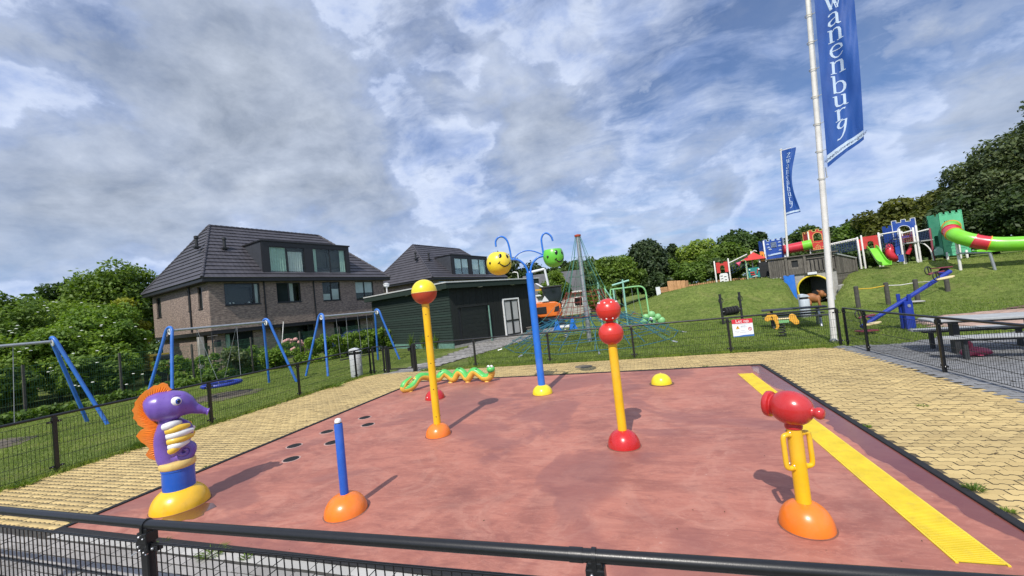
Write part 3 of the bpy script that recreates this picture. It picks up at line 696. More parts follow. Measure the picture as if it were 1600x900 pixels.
for x in (0, 1.16):
    m = MB(); m.box((x, 0, .50), (.10, .10, 1.0)); m.obj('gate_post', 'black_powdercoat', gt, bevel=.008)
    m = MB(); m.box((x+(.06 if x == 0 else -.06), 0, .86), (.05, .05, .07)); m.obj('hinge', 'black_powdercoat', gt, bevel=.004)
m = MB(); m.box2((.09, -.02, .10), (.13, .02, .95)); m.box2((1.03, -.02, .10), (1.07, .02, .95)); m.box2((.132, -.018, .10), (1.028, .018, .14)); m.box2((.132, -.018, .91), (1.028, .018, .95)); m.obj('gate_frame', 'black_powdercoat', gt, bevel=.004)
m = MB()
for k in range(1, 18): m.bar((.13+.05*k, 0, .14), (.13+.05*k, 0, .91), .0032, 4)
for k in range(1, 4): m.bar((.13, .006, .14+.19*k), (1.03, .006, .14+.19*k), .0035, 4)
m.obj('mesh_panel', 'black_powdercoat', gt, kind='stuff')
m = MB(); m.box((1.02, -.05, .82), (.09, .05, .12)); m.obj('latch', 'black_powdercoat', gt, bevel=.006)

# warning sign on the back fence
sg = thing('warning_sign', 'white sign with red Let op heading wired to the back fence', 'sign', (2.64, 12.90, .43), R(2))
m = MB(); m.box2((-.265, -.012, 0), (.265, .0, .50)); m.obj('sign_board', 'sign_white', sg, bevel=.002)
m = MB(); m.box2((-.265, -.016, .375), (.265, -.0125, .50)); m.obj('red_heading', 'red_panel_flat', sg)
m = MB(); m.prism([(-.265, 0), (.265, 0), (.265, .05), (.0, .045), (-.12, .028), (-.265, .022)], .0125, .016, Matrix(((1, 0, 0, 0), (0, 0, -1, 0), (0, 1, 0, 0), (0, 0, 0, 1)))); m.obj('blue_band', 'sign_blue', sg)
SF = Matrix(((1, 0, 0, 0), (0, 0, -1, -.0185), (0, 1, 0, 0), (0, 0, 0, 1)))
text_mesh('Let op', .13, SF @ T(0, .44, 0), 'lettering', 'sign_white', sg)
m = MB(); m.prism([(-.18, .23), (-.08, .23), (-.13, .32)], .0, .003, SF); m.obj('warning_triangle', 'sign_amber', sg)
m = MB(); m.prism([(-.135, .255), (-.125, .255), (-.122, .295), (-.138, .295)], .0035, .005, SF); m.obj('exclamation_mark', 'eye_black', sg)
m = MB(); m.tube([(.18+.042*math.cos(a), -.019, .21+.042*math.sin(a)) for a in [2*PI*k/20 for k in range(20)]], .006, 5, closed=True); m.bar((.15, -.019, .24), (.21, -.019, .18), .005, 4); m.obj('prohibition_mark', 'red_panel_flat', sg)
m = MB()
for x0, x1, z in ((-.22, .2, .345), (-.05, .08, .30), (-.05, .12, .265), (-.05, .06, .29), (-.21, -.09, .16), (-.07, .04, .165), (-.21, -.12, .115), (-.08, .15, .12)): m.box2((x0, -.0145, z), (x1, -.0125, z+.009))
m.obj('small_print', 'sign_grey', sg)

# ---------------------------------------------------------------- splash pad features
def dome(r, h, k=14):
    pr = [(r*1.0, 0)]
    for i in range(1, k+1): a = PI/2*i/k; pr.append((max(.004, r*math.cos(a)**.85), h*math.sin(a)))
    return pr
def domeobj(t, r, h, mat, M=None, name='base_dome'):
    MB().lathe([(r+.010, 0), (r+.012, .003), (r-.01, .006)], 36).obj('grime_ring', 'grime', t, 60)
    return MB(M or Matrix()).lathe(dome(r, h), 40).obj(name, mat, t, 60)
# yellow pole with two-coloured ball
t = thing('spray_pole', 'tall yellow water spray pole with a yellow and red ball on top', 'water toy', (-3.52, 6.07, .004))
domeobj(t, .21, .20, 'paint_orange')
MB().lathe([(.062, .15), (.062, 2.25)], 24).obj('pole', 'paint_yellow', t, 50)
m = MB(); k = 12; pr = [(.215*math.cos(PI/2*i/k), .215*math.sin(PI/2*i/k)) for i in range(k+1)]; pr[-1] = (.003, .215)
m.lathe(pr, 36, T(0, 0, 2.436) @ RX(.03)); m.obj('upper_half_ball', 'paint_sun_yellow', t, 60)
m = MB(); m.lathe([(r, -z) for r, z in pr][::-1], 36, T(0, 0, 2.434) @ RX(.03)); m.obj('lower_half_ball', 'paint_brick_red', t, 60)
MB().lathe([(.218, -.006), (.2185, 0), (.218, .006)], 36, T(0, 0, 2.435) @ RX(.03)).obj('ball_seam', 'paint_cream', t, 60)
m = MB()
for z in (.32, .78, 1.22, 1.68, 2.05):
    for a in (-1.2, .5, 2.2): m.ell((.062*math.cos(a), .062*math.sin(a), z), .009, 8, 5)
m.obj('spray_nozzle', 'machine_dark', t)
# blue jet post
t = thing('spray_jet', 'short blue spray post on an orange dome at the front of the pool floor', 'water toy', (-3.34, 3.63, .004))
domeobj(t, .225, .20, 'paint_orange')
MB().lathe([(.045, .14), (.045, .955), (.040, .965)], 24).obj('post', 'paint_blue', t, 50)
MB().lathe([(.034, .96), (.034, .975)], 20).obj('gasket', 'black_rubber', t, 50)
MB().lathe([(.037, .976), (.037, .995), (.028, 1.015), (.012, 1.02)], 20).obj('nozzle_cap', 'paint_white', t, 50)
MB().lathe([(.236, 0), (.238, .003), (.20, .005)], 36).obj('sealant_ring', 'pad_edge', t, 60)
# red double ball pole
t = thing('spray_pole', 'yellow spray pole with two red balls stacked on a red dome', 'water toy', (-.45, 5.62, .004))
domeobj(t, .215, .22, 'paint_red')
MB().lathe([(.060, .16), (.060, 1.40)], 24).obj('pole', 'paint_yellow', t, 50)
for i, z in enumerate((1.525, 1.845)):
    m = MB(); m.ell((0, 0, z), (.168, .168, .158), 36, 20); b = m.obj('ball', 'paint_ball_red', t, 60)
    MB().lathe([(.1685, -.005), (.170, 0), (.1685, .005)], 36, T(0, 0, z)).obj('ball_seam', 'paint_ball_red', b, 60)
    if i:
        n_ = MB()
        for el, k in ((.72, 9), (-.78, 9)):
            for q in range(k):
                a = 2*PI*q/k+.3; n_.ell((.168*math.cos(el)*math.cos(a), .168*math.cos(el)*math.sin(a), z+.158*math.sin(el)), .0125, 8, 5)
        n_.obj('spray_nozzle', 'paint_white', b)
MB().lathe([(.05, 1.655), (.05, 1.715)], 20).obj('joint', 'paint_red', t, 50)
# small domes
t = thing('spray_dome', 'small yellow spray dome near the back edge of the pool floor', 'water toy', (.20, 9.23, .004))
domeobj(t, .215, .22, 'paint_sun_yellow'); MB().lathe([(.02, .215), (.02, .235)], 12).obj('nozzle', 'paint_cream', t, 50)
MB().lathe([(.25, 0), (.255, .008), (.20, .010)], 30).obj('sealant_ring', 'brown_stain', t, 60)
t = thing('spray_dome', 'small red spray dome behind the tall yellow pole', 'water toy', (-4.99, 8.62, .004))
domeobj(t, .235, .22, 'paint_red'); MB().lathe([(.03, .21), (.03, .245)], 12).obj('nozzle', 'paint_cream', t, 50)
m = MB()
for a in (-2.0, -.75, .6, 2.1): m.ell((.21*math.cos(a), .21*math.sin(a), .07), .02, 10, 6)
m.obj('spray_nozzle', 'paint_white', t, 50)

# blue spray tree with two bucket faces
t = thing('spray_tree', 'tall blue spray pole on a yellow dome with curved arms', 'water toy', (-2.34, 8.74, .004), R(17))
domeobj(t, .225, .20, 'paint_sun_yellow')
MB().lathe([(.080, .12), (.080, 2.72)], 28).obj('pole', 'paint_sky_blue', t, 50)
AR = [(0, 1), (1, -1)]
for sgn, nm in ((-1, 'arm'), (1, 'arm')):
    x1 = .36*sgn; z1 = 3.07
    p = catmull([(sgn*.03, 0, 2.62), (sgn*.035, 0, 2.78), (sgn*.10, 0, 2.93), (sgn*.22, 0, 3.04), (x1, 0, z1), (x1+sgn*.08, 0, z1)], 6)
    MB().tube(p, .026, 10).obj('arm', 'paint_sky_blue', t, 60)
p = catmull([(-.33, .03, 3.08), (-.17, .03, 3.20), (0, .03, 3.235), (.17, .03, 3.20), (.36, .03, 3.10)], 6)
MB().tube(p, .014, 8).obj('water_pipe', 'paint_sky_blue', t, 60)
p = catmull([(-.37, 0, 3.06), (-.385, 0, 3.30), (-.42, 0, 3.50), (-.50, 0, 3.60), (-.60, 0, 3.61), (-.68, 0, 3.53), (-.69, 0, 3.40)], 6)
MB().tube(p, .022, 10).obj('hooked_spout', 'paint_sky_blue', t, 60)
p = catmull([(.37, 0, 3.06), (.355, 0, 3.32), (.36, 0, 3.47), (.42, 0, 3.57), (.50, 0, 3.575), (.58, 0, 3.50), (.61, 0, 3.39)], 6)
MB().tube(p, .022, 10).obj('hooked_spout', 'paint_sky_blue', t, 60)
def bucket(x, z, rx, rz_, cut, mat, face, label, tilt, eel, sel):
    b = thing('tipping_bucket', label, 'bucket', (0, 0, 0), 0, 'face buckets on the blue spray tree')
    c = Vector((-2.34, 8.74, 0)); d = Vector((math.cos(R(17)), math.sin(R(17)), 0)); b.location = c+d*x+Vector((0, 0, z)); b.rotation_euler = (0, tilt, face)
    k = 20; pr = []
    for i in range(k+1):
        a = -PI/2+(PI/2+math.asin(cut))*i/k; pr.append((max(.004, rx*math.cos(a)**.8), rz_*math.sin(a)))
    rt, zt = pr[-1]; pr += [(rt-.014, zt+.002), (rt-.024, zt-.05), (rt*.6, -rz_*.3), (.01, -rz_*.45)]
    MB().lathe(pr, 40).obj('shell', mat, b, 50)
    def on(az, el, off=1.003):
        ce = math.cos(el)**.8
        return Vector((rx*off*ce*math.sin(az), -rx*off*ce*math.cos(az), rz_*off*math.sin(el)))
    for az in (-.36, .36):
        m = MB(); n_ = 20
        m.v = [tuple(on(az+.15*math.cos(2*PI*i/n_)*s_, eel+.23*math.sin(2*PI*i/n_)*s_+.04*math.cos(2*PI*i/n_)*s_, 1.006+.03*(1-s_*s_))) for s_ in (1, .66, .33) for i in range(n_)]+[tuple(on(az, eel, 1.036))]
        m.f = [(r_*n_+i, r_*n_+(i+1) % n_, (r_+1)*n_+(i+1) % n_, (r_+1)*n_+i) for r_ in (0, 1) for i in range(n_)]+[(2*n_+i, 2*n_+(i+1) % n_, 3*n_) for i in range(n_)]
        m.mi = [0]*len(m.f); e_ = m.obj('eye', 'eye_black', b, 80)
        m = MB(); m.ell(tuple(on(az-.04, eel+.08, 1.035)), .010, 8, 6); m.obj('eye_glint', 'bin_grey', e_)
    MB().tube([on(-.48+.96*i/16, sel-.27*math.sin(PI*(i/16)), 1.005) for i in range(17)], [.008+.007*math.sin(PI*i/16) for i in range(17)], 8).obj('smile', 'eye_black', b, 60)
    m = MB(); m.tube([on(-.58, sel-.05, 1.005), on(-.48, sel+.03, 1.01), on(-.40, sel+.12, 1.005)], .009, 8)
    m.tube([on(.50, sel-.04, 1.005), on(.54, sel+.03, 1.01), on(.50, sel+.12, 1.005)], .009, 8); m.obj('dimple', 'eye_black', b, 60)
    m = MB(); q = on(-1.25, -.05, 1.0); m.ell(tuple(q), .026, 12, 8); q = on(1.5, -.05, 1.02); m.ell(tuple(q), .03, 12, 8); m.obj('pivot_bolt', 'machine_dark', b, 50)
    return b
bucket(-.66, 3.02, .285, .270, .88, 'paint_sun_yellow', R(47), 'yellow smiling face bucket hanging left on the blue spray tree', .06, .52, -.12)
bucket(.585, 3.04, .235, .250, .62, 'paint_bright_green', R(50), 'green smiling face bucket hanging right on the blue spray tree', .0, .24, -.38)

# red water cannon
t = thing('water_cannon', 'red ball shaped water cannon with yellow handles on an orange dome', 'water toy', (1.07, 3.87, .004), R(-40))
domeobj(t, .195, .205, 'paint_orange')
MB().lathe([(.056, .15), (.056, .84)], 28).obj('post', 'paint_yellow', t, 50)
MB().lathe([(.062, .80), (.066, .82), (.05, .86)], 28).obj('collar', 'paint_red', t, 50)
A = T(0, 0, .965) @ RY(.06)
m = MB(A); m.ell((0, 0, 0), (.162, .143, .140), 36, 20); hd = m.obj('cannon_head', 'paint_red', t, 60)
m = MB(A @ RY(PI/2)); m.lathe([(.05, .14), (.036, .16), (.034, .17), (.046, .185), (.048, .205), (.038, .226), (.012, .234)], 24); m.obj('nozzle_ball', 'paint_red', hd, 50)
m = MB(A @ RY(-PI/2)); m.lathe([(.09, .11), (.082, .13), (.085, .14), (.106, .148), (.110, .163), (.106, .185), (.090, .195), (.02, .18)], 32); m.obj('aiming_ring', 'paint_red', hd, 50)
for sgn in (-1, 1):
    HQ = RZ(R(62))
    p = catmull([(sgn*.045, -.01, .755), (sgn*.09, -.012, .755), (sgn*.112, -.012, .73), (sgn*.114, -.012, .62), (sgn*.112, -.012, .51), (sgn*.09, -.012, .485), (sgn*.045, -.01, .485)], 6)
    h_ = MB(HQ).tube(p, .020, 12).obj('handle', 'paint_yellow', t, 60)
    m = MB(HQ); m.lathe([(.024, 0), (.024, .012)], 16, T(sgn*.052, -.01, .755) @ RY(sgn*PI/2)); m.lathe([(.024, 0), (.024, .012)], 16, T(sgn*.052, -.01, .485) @ RY(sgn*PI/2))
    m.obj('handle_flange', 'paint_yellow', h_, 50)
m = MB()
for z in (.775, .505): m.ell((-.05, -.035, z), .008, 8, 5); m.ell((-.005, -.06, z), .008, 8, 5)
m.obj('bolt', 'steel_bolt', t)

# seahorse
t = thing('seahorse_sprayer', 'purple seahorse water sprayer with orange fin on a blue and yellow stand', 'water toy', (-5.80, 3.53, .004), R(52)); t.scale = (.94, .94, .97)
domeobj(t, .325, .27, 'paint_yellow')
MB().lathe([(.178, .18), (.178, .47), (.184, .475), (.184, .50)], 40).obj('stand', 'paint_blue', t, 50)
MB().lathe([(.186, .50), (.198, .515), (.200, .56), (.188, .585), (.02, .59)], 40).obj('collar', 'paint_cream', t, 50)
body = catmull([(-.085, 0, .56), (-.115, 0, .66), (-.135, 0, .78), (-.13, 0, .90), (-.10, 0, 1.0), (-.075, 0, 1.08), (-.075, 0, 1.18)], 6)
nb = len(body); rb = [float(np.interp(i/(nb-1), [0, .15, .35, .6, .8, 1], [.105, .108, .095, .10, .098, .105])) for i in range(nb)]
bo = MB().tube(body, rb, 20).obj('body', 'paint_purple', t, 70)
bl = catmull([(-.06, 0, .66), (0, 0, .74), (.03, 0, .86), (.02, 0, .98), (-.03, 0, 1.06)], 6)
MB().tube(bl, [float(np.interp(i/(len(bl)-1), [0, .3, .6, 1], [.08, .12, .125, .07])) for i in range(len(bl))], 20).obj('belly', 'paint_purple', t, 70)
# curled tail: a spiral tube at the front
sp = []
for i in range(46):
    a = -2.4+i*.235; r_ = .108*(1-i/52); sp.append((.085+r_*math.cos(a), 0, .690+r_*.95*math.sin(a)))
for sy in (-1, 1):
    MB().tube([(-.08, sy*.04, .63), (-.03, sy*.045, .60)]+[(x, sy*(.052+.0006*i), z) for i, (x, y, z) in enumerate(sp)], [.06, .052]+[.046*(1-i/70) for i in range(46)], 14).obj('tail', 'paint_purple', t, 70)
MB().ell((.08, 0, .685), (.13, .062, .115), 24, 14).obj('tail_coil', 'paint_purple', t, 70)
# head with snout
hdp = catmull([(-.30, 0, 1.29), (-.25, 0, 1.30), (-.17, 0, 1.305), (-.06, 0, 1.295), (.04, 0, 1.285), (.12, 0, 1.262), (.19, 0, 1.222), (.27, 0, 1.175), (.33, 0, 1.143), (.362, 0, 1.128), (.372, 0, 1.124)], 5)
hr = [float(np.interp(i/(len(hdp)-1), [0, .05, .12, .22, .34, .45, .55, .64, .76, .86, .93, .975, 1], [.02, .11, .16, .192, .198, .178, .125, .072, .044, .038, .05, .058, .03])) for i in range(len(hdp))]
hd = MB().tube(hdp, hr, 26).obj('head', 'paint_purple', t, 75)
MB().lathe([(.03, 0), (.03, .006)], 16, T(.376, 0, 1.122) @ RY(PI/2+.4)).obj('snout_hole', 'machine_dark', hd)
for sy in (-1, 1):
    m = MB(); m.ell((.045, sy*.150, 1.350), (.062, .05, .062), 24, 14); e_ = m.obj('eye', 'eye_white', hd, 70)
    m = MB(); m.ell((.072, sy*.190, 1.353), (.030, .018, .036), 18, 10); m.obj('pupil', 'eye_blue', e_, 70)
    m = MB(); m.ell((.078, sy*.203, 1.355), (.016, .010, .020), 14, 8); m.obj('pupil', 'eye_black', e_, 70)
    m = MB(); m.tube(catmull([(-.02, sy*.13, 1.40), (.03, sy*.128, 1.425), (.09, sy*.11, 1.415)], 5), .012, 8); m.obj('brow', 'paint_purple', hd, 70)
    # ribbed wing: six fat rolls
    rows = [(1.065, -.10, .07), (1.005, -.075, .155), (.938, -.07, .19), (.868, -.065, .185), (.802, -.055, .135), (.745, -.05, .065)]
    for i, (z, x0, x1) in enumerate(rows):
        n_ = 9; pts = []
        for q in range(n_):
            u = q/(n_-1); xx = x0+(x1-x0)*u; pts.append((xx, sy*(.138+.032*math.sin(PI*u)-(.065*u*u)), z-.012+.030*u-.012*u*u+(.05*u if i == 5 else 0)))
        rd = [.050*math.sqrt(max(.06, math.sin(PI*min(1, .22+.70*q/(n_-1))))) for q in range(n_)]
        MB().tube(pts, rd, 14).obj('wing_rib', 'paint_white' if i % 2 == 0 else 'paint_wing_yellow', t, 75)
MB().ell((.03, 0, .93), (.165, .125, .175), 24, 14).obj('chest', 'paint_purple', t, 70)
# fin with scalloped edge and ridges
out = [(-.02, 1.50), (-.04, 1.575), (-.13, 1.575), (-.19, 1.555), (-.25, 1.50), (-.33, 1.475), (-.345, 1.41), (-.40, 1.35), (-.385, 1.27), (-.36, 1.19), (-.355, 1.12), (-.30, 1.075), (-.345, 1.02), (-.355, .98), (-.31, .93), (-.26, .87), (-.265, .81), (-.285, .73), (-.235, .68), (-.175, .635)]
inn = [(-.10, .66), (-.14, .76), (-.13, .92), (-.14, 1.05), (-.19, 1.12), (-.24, 1.20), (-.24, 1.30), (-.20, 1.38), (-.10, 1.45)]
XZ = Matrix(((1, 0, 0, 0), (0, 0, -1, 0), (0, 1, 0, 0), (0, 0, 0, 1)))
oc = [(p.x, p.z) for p in catmull([(a, 0, b) for a, b in [(.0, 1.50), (-.04, 1.575), (-.14, 1.580), (-.25, 1.54), (-.35, 1.46), (-.405, 1.35), (-.41, 1.24), (-.37, 1.14), (-.31, 1.075), (-.375, 1.02), (-.385, .97), (-.33, .89), (-.285, .82), (-.31, .75), (-.29, .70), (-.17, .615)]], 8)]
out = []; acc = 0
for i in range(len(oc)):
    j = min(i+1, len(oc)-1); k_ = max(i-1, 0); tx_, tz_ = oc[j][0]-oc[k_][0], oc[j][1]-oc[k_][1]; L_ = math.hypot(tx_, tz_); acc += math.dist(oc[i], oc[max(i-1, 0)])
    o_ = .020*abs(math.sin(acc*PI/.098)); out.append((oc[i][0]-tz_/L_*o_*-1*(-1), oc[i][1]+tx_/L_*o_*(-1)))
fn = MB().prism(out+inn, -.022, .022, XZ).obj('fin', 'paint_fin_orange', t, bevel=.012)
rid = MB(); no = len(out)
cum = [0]
for a, b in zip(out[:-1], out[1:]): cum.append(cum[-1]+math.dist(a, b))
ic = [0]; ir = inn[::-1]
for a, b in zip(ir[:-1], ir[1:]): ic.append(ic[-1]+math.dist(a, b))
for q in range(44):
    u = (q+.5)/44; s1 = u*cum[-1]; s2 = u*ic[-1]
    A_ = (np.interp(s1, cum, [p[0] for p in out]), np.interp(s1, cum, [p[1] for p in out])); B_ = (np.interp(s2, ic, [p[0] for p in ir]), np.interp(s2, ic, [p[1] for p in ir]))
    A_ = (A_[0]*.88+B_[0]*.12, A_[1]*.88+B_[1]*.12)
    A_ = (A_[0], A_[1]); rid.tube([(A_[0], 0, A_[1]), ((A_[0]+B_[0])/2, 0, (A_[1]+B_[1])/2), (B_[0], 0, B_[1])], [.007, .0115, .0115], 8, flat=(3.1, 1))
rid.obj('fin_ridges', 'paint_fin_orange', fn, 70)

# drain covers
for i, (x, y) in enumerate([(-5.86, 7.14), (-5.41, 6.66), (-6.04, 6.26), (-6.08, 5.53), (-5.55, 4.97), (-5.40, 5.69)]):
    lab = ['black round drain cover farthest from the camera, left of the tall yellow pole', 'black round drain cover second farthest, just left of the tall yellow pole', 'black round drain cover in the middle of the left column',
           'black round drain cover nearest the left pool edge', 'black round drain cover nearest the camera, at the head of the seahorse shadow', 'black round drain cover half hidden by the blue spray post'][i]
    t = thing('drain_cover', lab, 'drain cover', (x, y, .004), 0, 'round drain covers in the pool floor')
    MB().lathe([(.136, 0), (.136, .002), (.118, .0035), (.116, .0015)], 32).obj('mortar_ring', 'pad_edge', t, 40)
    m = MB(); m.lathe([(.115, 0), (.115, .006), (.108, .008), (.02, .008)], 32); m.obj('lid', 'machine_dark', t, 40)
    m = MB()
    for k in range(-4, 5): w = math.sqrt(.0110-(k*.022)**2); m.box((0, k*.022, .0095), (2*w*.9, .007, .003))
    m.obj('lid_ribs', 'black_rubber', t)
# yellow slotted drain channel
t = thing('drain_channel', 'long yellow slotted drain grate along the right of the pool floor', 'drain', (1.815, 3.52, .004)); t.scale = (.92, 1, 1)
fl = MB(); fl.box2((-.0, 0, -.0), (.300, 6.36, .003)); fl.obj('channel_bed', 'grate_slot', t)
fr_ = MB(); fr_.box2((-.006, -.012, 0), (.012, 6.372, .010)); fr_.box2((.288, -.012, 0), (.306, 6.372, .010)); fr_.obj('grate_frame', 'grate_yellow', t)
bm_ = MB(); bm_.box((0, 0, 0), (.274, .0115, .013)); sm_ = bpy.data.meshes.new('grate_bar'); sm_.from_pydata(bm_.v, [], bm_.f); sm_.materials.append(MATS['grate_yellow'])
nbar = 290
for k in range(nbar):
    o = link('grate_bar', sm_, t); o.location = (.150, .011+k*6.34/nbar, .0055)

# snake
t = thing('snake_sculpture', 'green and yellow wavy snake sculpture lying at the back left of the pool floor', 'sculpture', (-5.0, 10.3, .004))
pp = [(-6.16, 9.62, .36), (-6.30, 9.42, .24), (-6.36, 9.38, .11), (-6.22, 9.48, .09), (-6.10, 9.62, .17), (-6.02, 9.76, .34), (-5.94, 9.90, .40), (-5.78, 10.08, .34), (-5.62, 10.24, .22), (-5.52, 10.34, .20),
      (-5.44, 10.44, .30), (-5.34, 10.50, .36), (-5.20, 10.54, .26), (-5.06, 10.56, .13), (-4.94, 10.56, .13), (-4.82, 10.56, .28), (-4.68, 10.55, .38), (-4.52, 10.54, .30), (-4.38, 10.52, .13), (-4.26, 10.50, .13),
      (-4.10, 10.49, .30), (-3.96, 10.48, .36), (-3.80, 10.47, .28), (-3.62, 10.46, .14), (-3.46, 10.44, .11), (-3.30, 10.42, .14), (-3.20, 10.40, .24), (-3.18, 10.36, .33)]
# squeeze the run so that its head ends at (-4.15, 10.4)
pp = [((-6.36+(x+6.36)*.70)+5.0, (9.38+(y-9.38)*.92)-10.3, z if i < 3 or i > 25 else .11+(z-.11)*.74) for i, (x, y, z) in enumerate(pp)]
P = catmull(pp, 5); L = len(P); rs = [float(np.interp(i/(L-1), [0, .05, .12, .9, 1], [.045, .09, .105, .11, .09])) for i in range(L)]
m = MB(); m.tube(P, rs, 16); m.mi = []
me_ = bpy.data.meshes.new('tmp')
for f in m.f:
    c = sum((Vector(m.v[i]) for i in f), Vector())/len(f); i0 = min(range(0, L, 1), key=lambda q: (P[q]-c).length); off = c-P[i0]
    tg = (P[min(L-1, i0+1)]-P[max(0, i0-1)]).normalized(); side = Vector((tg.x, tg.y, 0)); side = Vector((-side.y, side.x, 0)).normalized() if side.length > .01 else Vector((0, 1, 0))
    upv = side.cross(tg)*-1; upv = upv if upv.z > 0 else -upv
    m.mi.append(0 if off.dot(upv) > .022 else 1)
m.obj('body', ['paint_snake_green', 'paint_snake_yellow'], t, 75)
h = P[-1]; m = MB(); m.ell((h.x, h.y-.02, h.z+.02), (.115, .12, .095), 22, 14); hd = m.obj('head', 'paint_snake_green', t, 75)
for sx in (-1, 1):
    m = MB(); m.ell((h.x+.045*sx, h.y-.065, h.z+.095), (.042, .04, .045), 16, 10); e_ = m.obj('eye', 'eye_white', hd, 70)
    m = MB(); m.ell((h.x+.045*sx-.005, h.y-.102, h.z+.095), (.014, .010, .018), 10, 6); m.obj('pupil', 'eye_black', e_, 70)
m = MB(); m.tube([(h.x+.085*math.sin(a), h.y-.02-.122*math.cos(a), h.z-.015-.02*math.cos(a)) for a in [(-1+2*i/10)*.9 for i in range(11)]], .006, 6); m.obj('mouth', 'paint_dark_green', hd, 60)
for q in (.07, .17, .30, .38, .50, .60, .70, .80):
    i = int(q*(L-1)); m = MB(); m.ell((P[i].x, P[i].y-.03, P[i].z+rs[i]*.78), (.045, .05, .022), 14, 8); m.obj('green_spot', 'paint_dark_green', t, 60)
for q in (.12, .47, .69, .90):
    i = int(q*(L-1)); m = MB(); m.lathe([(.08, 0), (.075, .02), (.05, .03)], 16, T(P[i].x, P[i].y, 0)); m.obj('foot_pad', 'paint_snake_yellow', t, 60)
tag(MB().lathe([(.26, 0), (.26, .008), (.23, .010), (.02, .009)], 28, T(-1.85, 11.88, .0)).obj('manhole_cover', 'manhole_iron', smooth=40), 'round rusty manhole cover in the yellow paving behind the blue spray tree', 'manhole cover')

# ---------------------------------------------------------------- swings
def aframe(mb, c, ang, out, h=2.52, sp=.78, r=.045):         # inverted U frame: both legs, joined by a round bend
    d = Vector((math.cos(ang), math.sin(ang), 0)); c = Vector(c)
    P = [c-d*sp, c-d*.24+Vector((0, 0, h-.42)), c-d*.185+Vector((0, 0, h-.14)), c-d*.11+Vector((0, 0, h-.02)), c+Vector((0, 0, h+.02)), c+d*.11+Vector((0, 0, h-.02)), c+d*.185+Vector((0, 0, h-.14)), c+d*.24+Vector((0, 0, h-.42)), c+d*sp]
    Q = [P[0]]+catmull(P[1:-1], 5)+[P[-1]]
    Q = [q+out*(1-q.z/h) for q in Q]                     # the feet stand farther out than the bend at the top
    mb.tube(Q, r, 12)
def swing(label, a, b, ang, seats, zb=2.43, splay=.45):
    t = thing('swing_set', label, 'swing', (a[0], a[1], -.03), 0, 'blue swing frames on the left lawn')
    o = Vector((a[0], a[1], 0)); B = Vector((b[0], b[1], 0))-o; d = B.normalized()
    for c in (Vector(), B):
        f = MB(); aframe(f, c, ang, d*splay*(-1 if c.length < .1 else 1)); fo = f.obj('side_frame', 'paint_swing_blue', t, 60)
        m = MB(); m.lathe([(.10, -.012), (.10, .012)], 20, T(c.x, c.y, zb-.03) @ RZ(math.atan2(d.y, d.x)) @ RY(PI/2) @ S(1, 1, 1)); m.obj('bracket_plate', 'paint_white', fo, 50)
    MB().tube([Vector((0, 0, zb))-d*.05, B+Vector((0, 0, zb))+d*.05], .042, 14).obj('top_bar', 'galvanised', t, 60)
    for kind, u in seats:
        p = B*u
        if kind == 'nest':
            m = MB()
            m.tube([(p.x+.55*math.cos(q), p.y+.55*math.sin(q), .42) for q in [2*PI*k/28 for k in range(28)]], .06, 10, closed=True); s_ = m.obj('nest_ring', 'paint_navy', t, 60)
            m = MB()
            for k in range(-4, 5):
                w = math.sqrt(.30-(k*.12)**2) if abs(k*.12) < .54 else .1; m.bar((p.x-w, p.y+k*.12, .41), (p.x+w, p.y+k*.12, .41), .012, 5); m.bar((p.x+k*.12, p.y-w, .415), (p.x+k*.12, p.y+w, .415), .012, 5)
            m.obj('nest_net', 'rope_navy', s_)
            for sd in (-1, 1):
                m = MB()
                for e in (-1, 1): m.bar(p+d*.62*sd+Vector((0, 0, zb)), (p.x+.42*e, p.y+.38*sd, .45), .006, 5)
                m.obj('chain', 'chain', t)
        else:
            m = MB(); m.box((p.x, p.y, .45), (.17, .44, .035), None, math.atan2(d.y, d.x)-PI/2); m.obj('seat', 'black_rubber', t, bevel=.01)
            for e in (-1, 1): m = MB(); m.bar(p+d*.26*e+Vector((0, 0, zb)), p+d*.21*e+Vector((0, 0, .46)), .008, 5); m.obj('chain', 'chain', t)
    return t
dd = Vector((.202, .979, 0))
swing('blue swing frame with grey top bar cut by the left edge of the photo', (-15.24, 6.50), (-15.9, 3.2), R(-11), [('flat', .28), ('flat', .72)], splay=.75)
swing('blue swing frame with round nest seat behind the purple seahorse', (-14.46, 8.85), (-13.86, 11.80), R(-5), [('nest', .45)])
swing('blue swing frame with two flat seats nearest the dark green shed', (-12.95, 13.67), (-12.34, 16.60), R(-14), [('flat', .32), ('flat', .70)])

def bin_round(loc, label, rz=0, mat='bin_light'):
    t = thing('litter_bin', label, 'litter bin', loc, rz, 'litter bins')
    m = MB(); m.lathe([(.20, 0), (.215, .03), (.215, .80), (.20, .84)], 28, S(1, .9, 1)); m.obj('body', mat, t, 50)
    m = MB(); m.prism([(-.21, 0), (.21, 0), (.12, .11), (-.04, .16), (-.17, .13)], -.16, .16, T(0, 0, .93) @ Matrix(((1, 0, 0, 0), (0, 0, -1, 0), (0, 1, 0, 0), (0, 0, 0, 1)))); m.obj('hood', mat, t, bevel=.02)
    m = MB(); m.lathe([(.17, .84), (.17, .93)], 20); m.obj('opening', 'machine_dark', t, 50)
    m = MB(); m.box((0, -.196, .45), (.014, .01, .66)); m.box((.19, -.06, .45), (.012, .10, .1)); m.obj('door_seam', 'bin_grey', t)
    return t
bin_round((-10.47, 12.55, -.03), 'pale litter bin with curved hood behind the left fence near the gate', R(25))
b2 = bin_round((7.15, 21.9, -.03), 'blue grey litter bin on the lawn beside the white flagpole', 0, 'bin_grey')

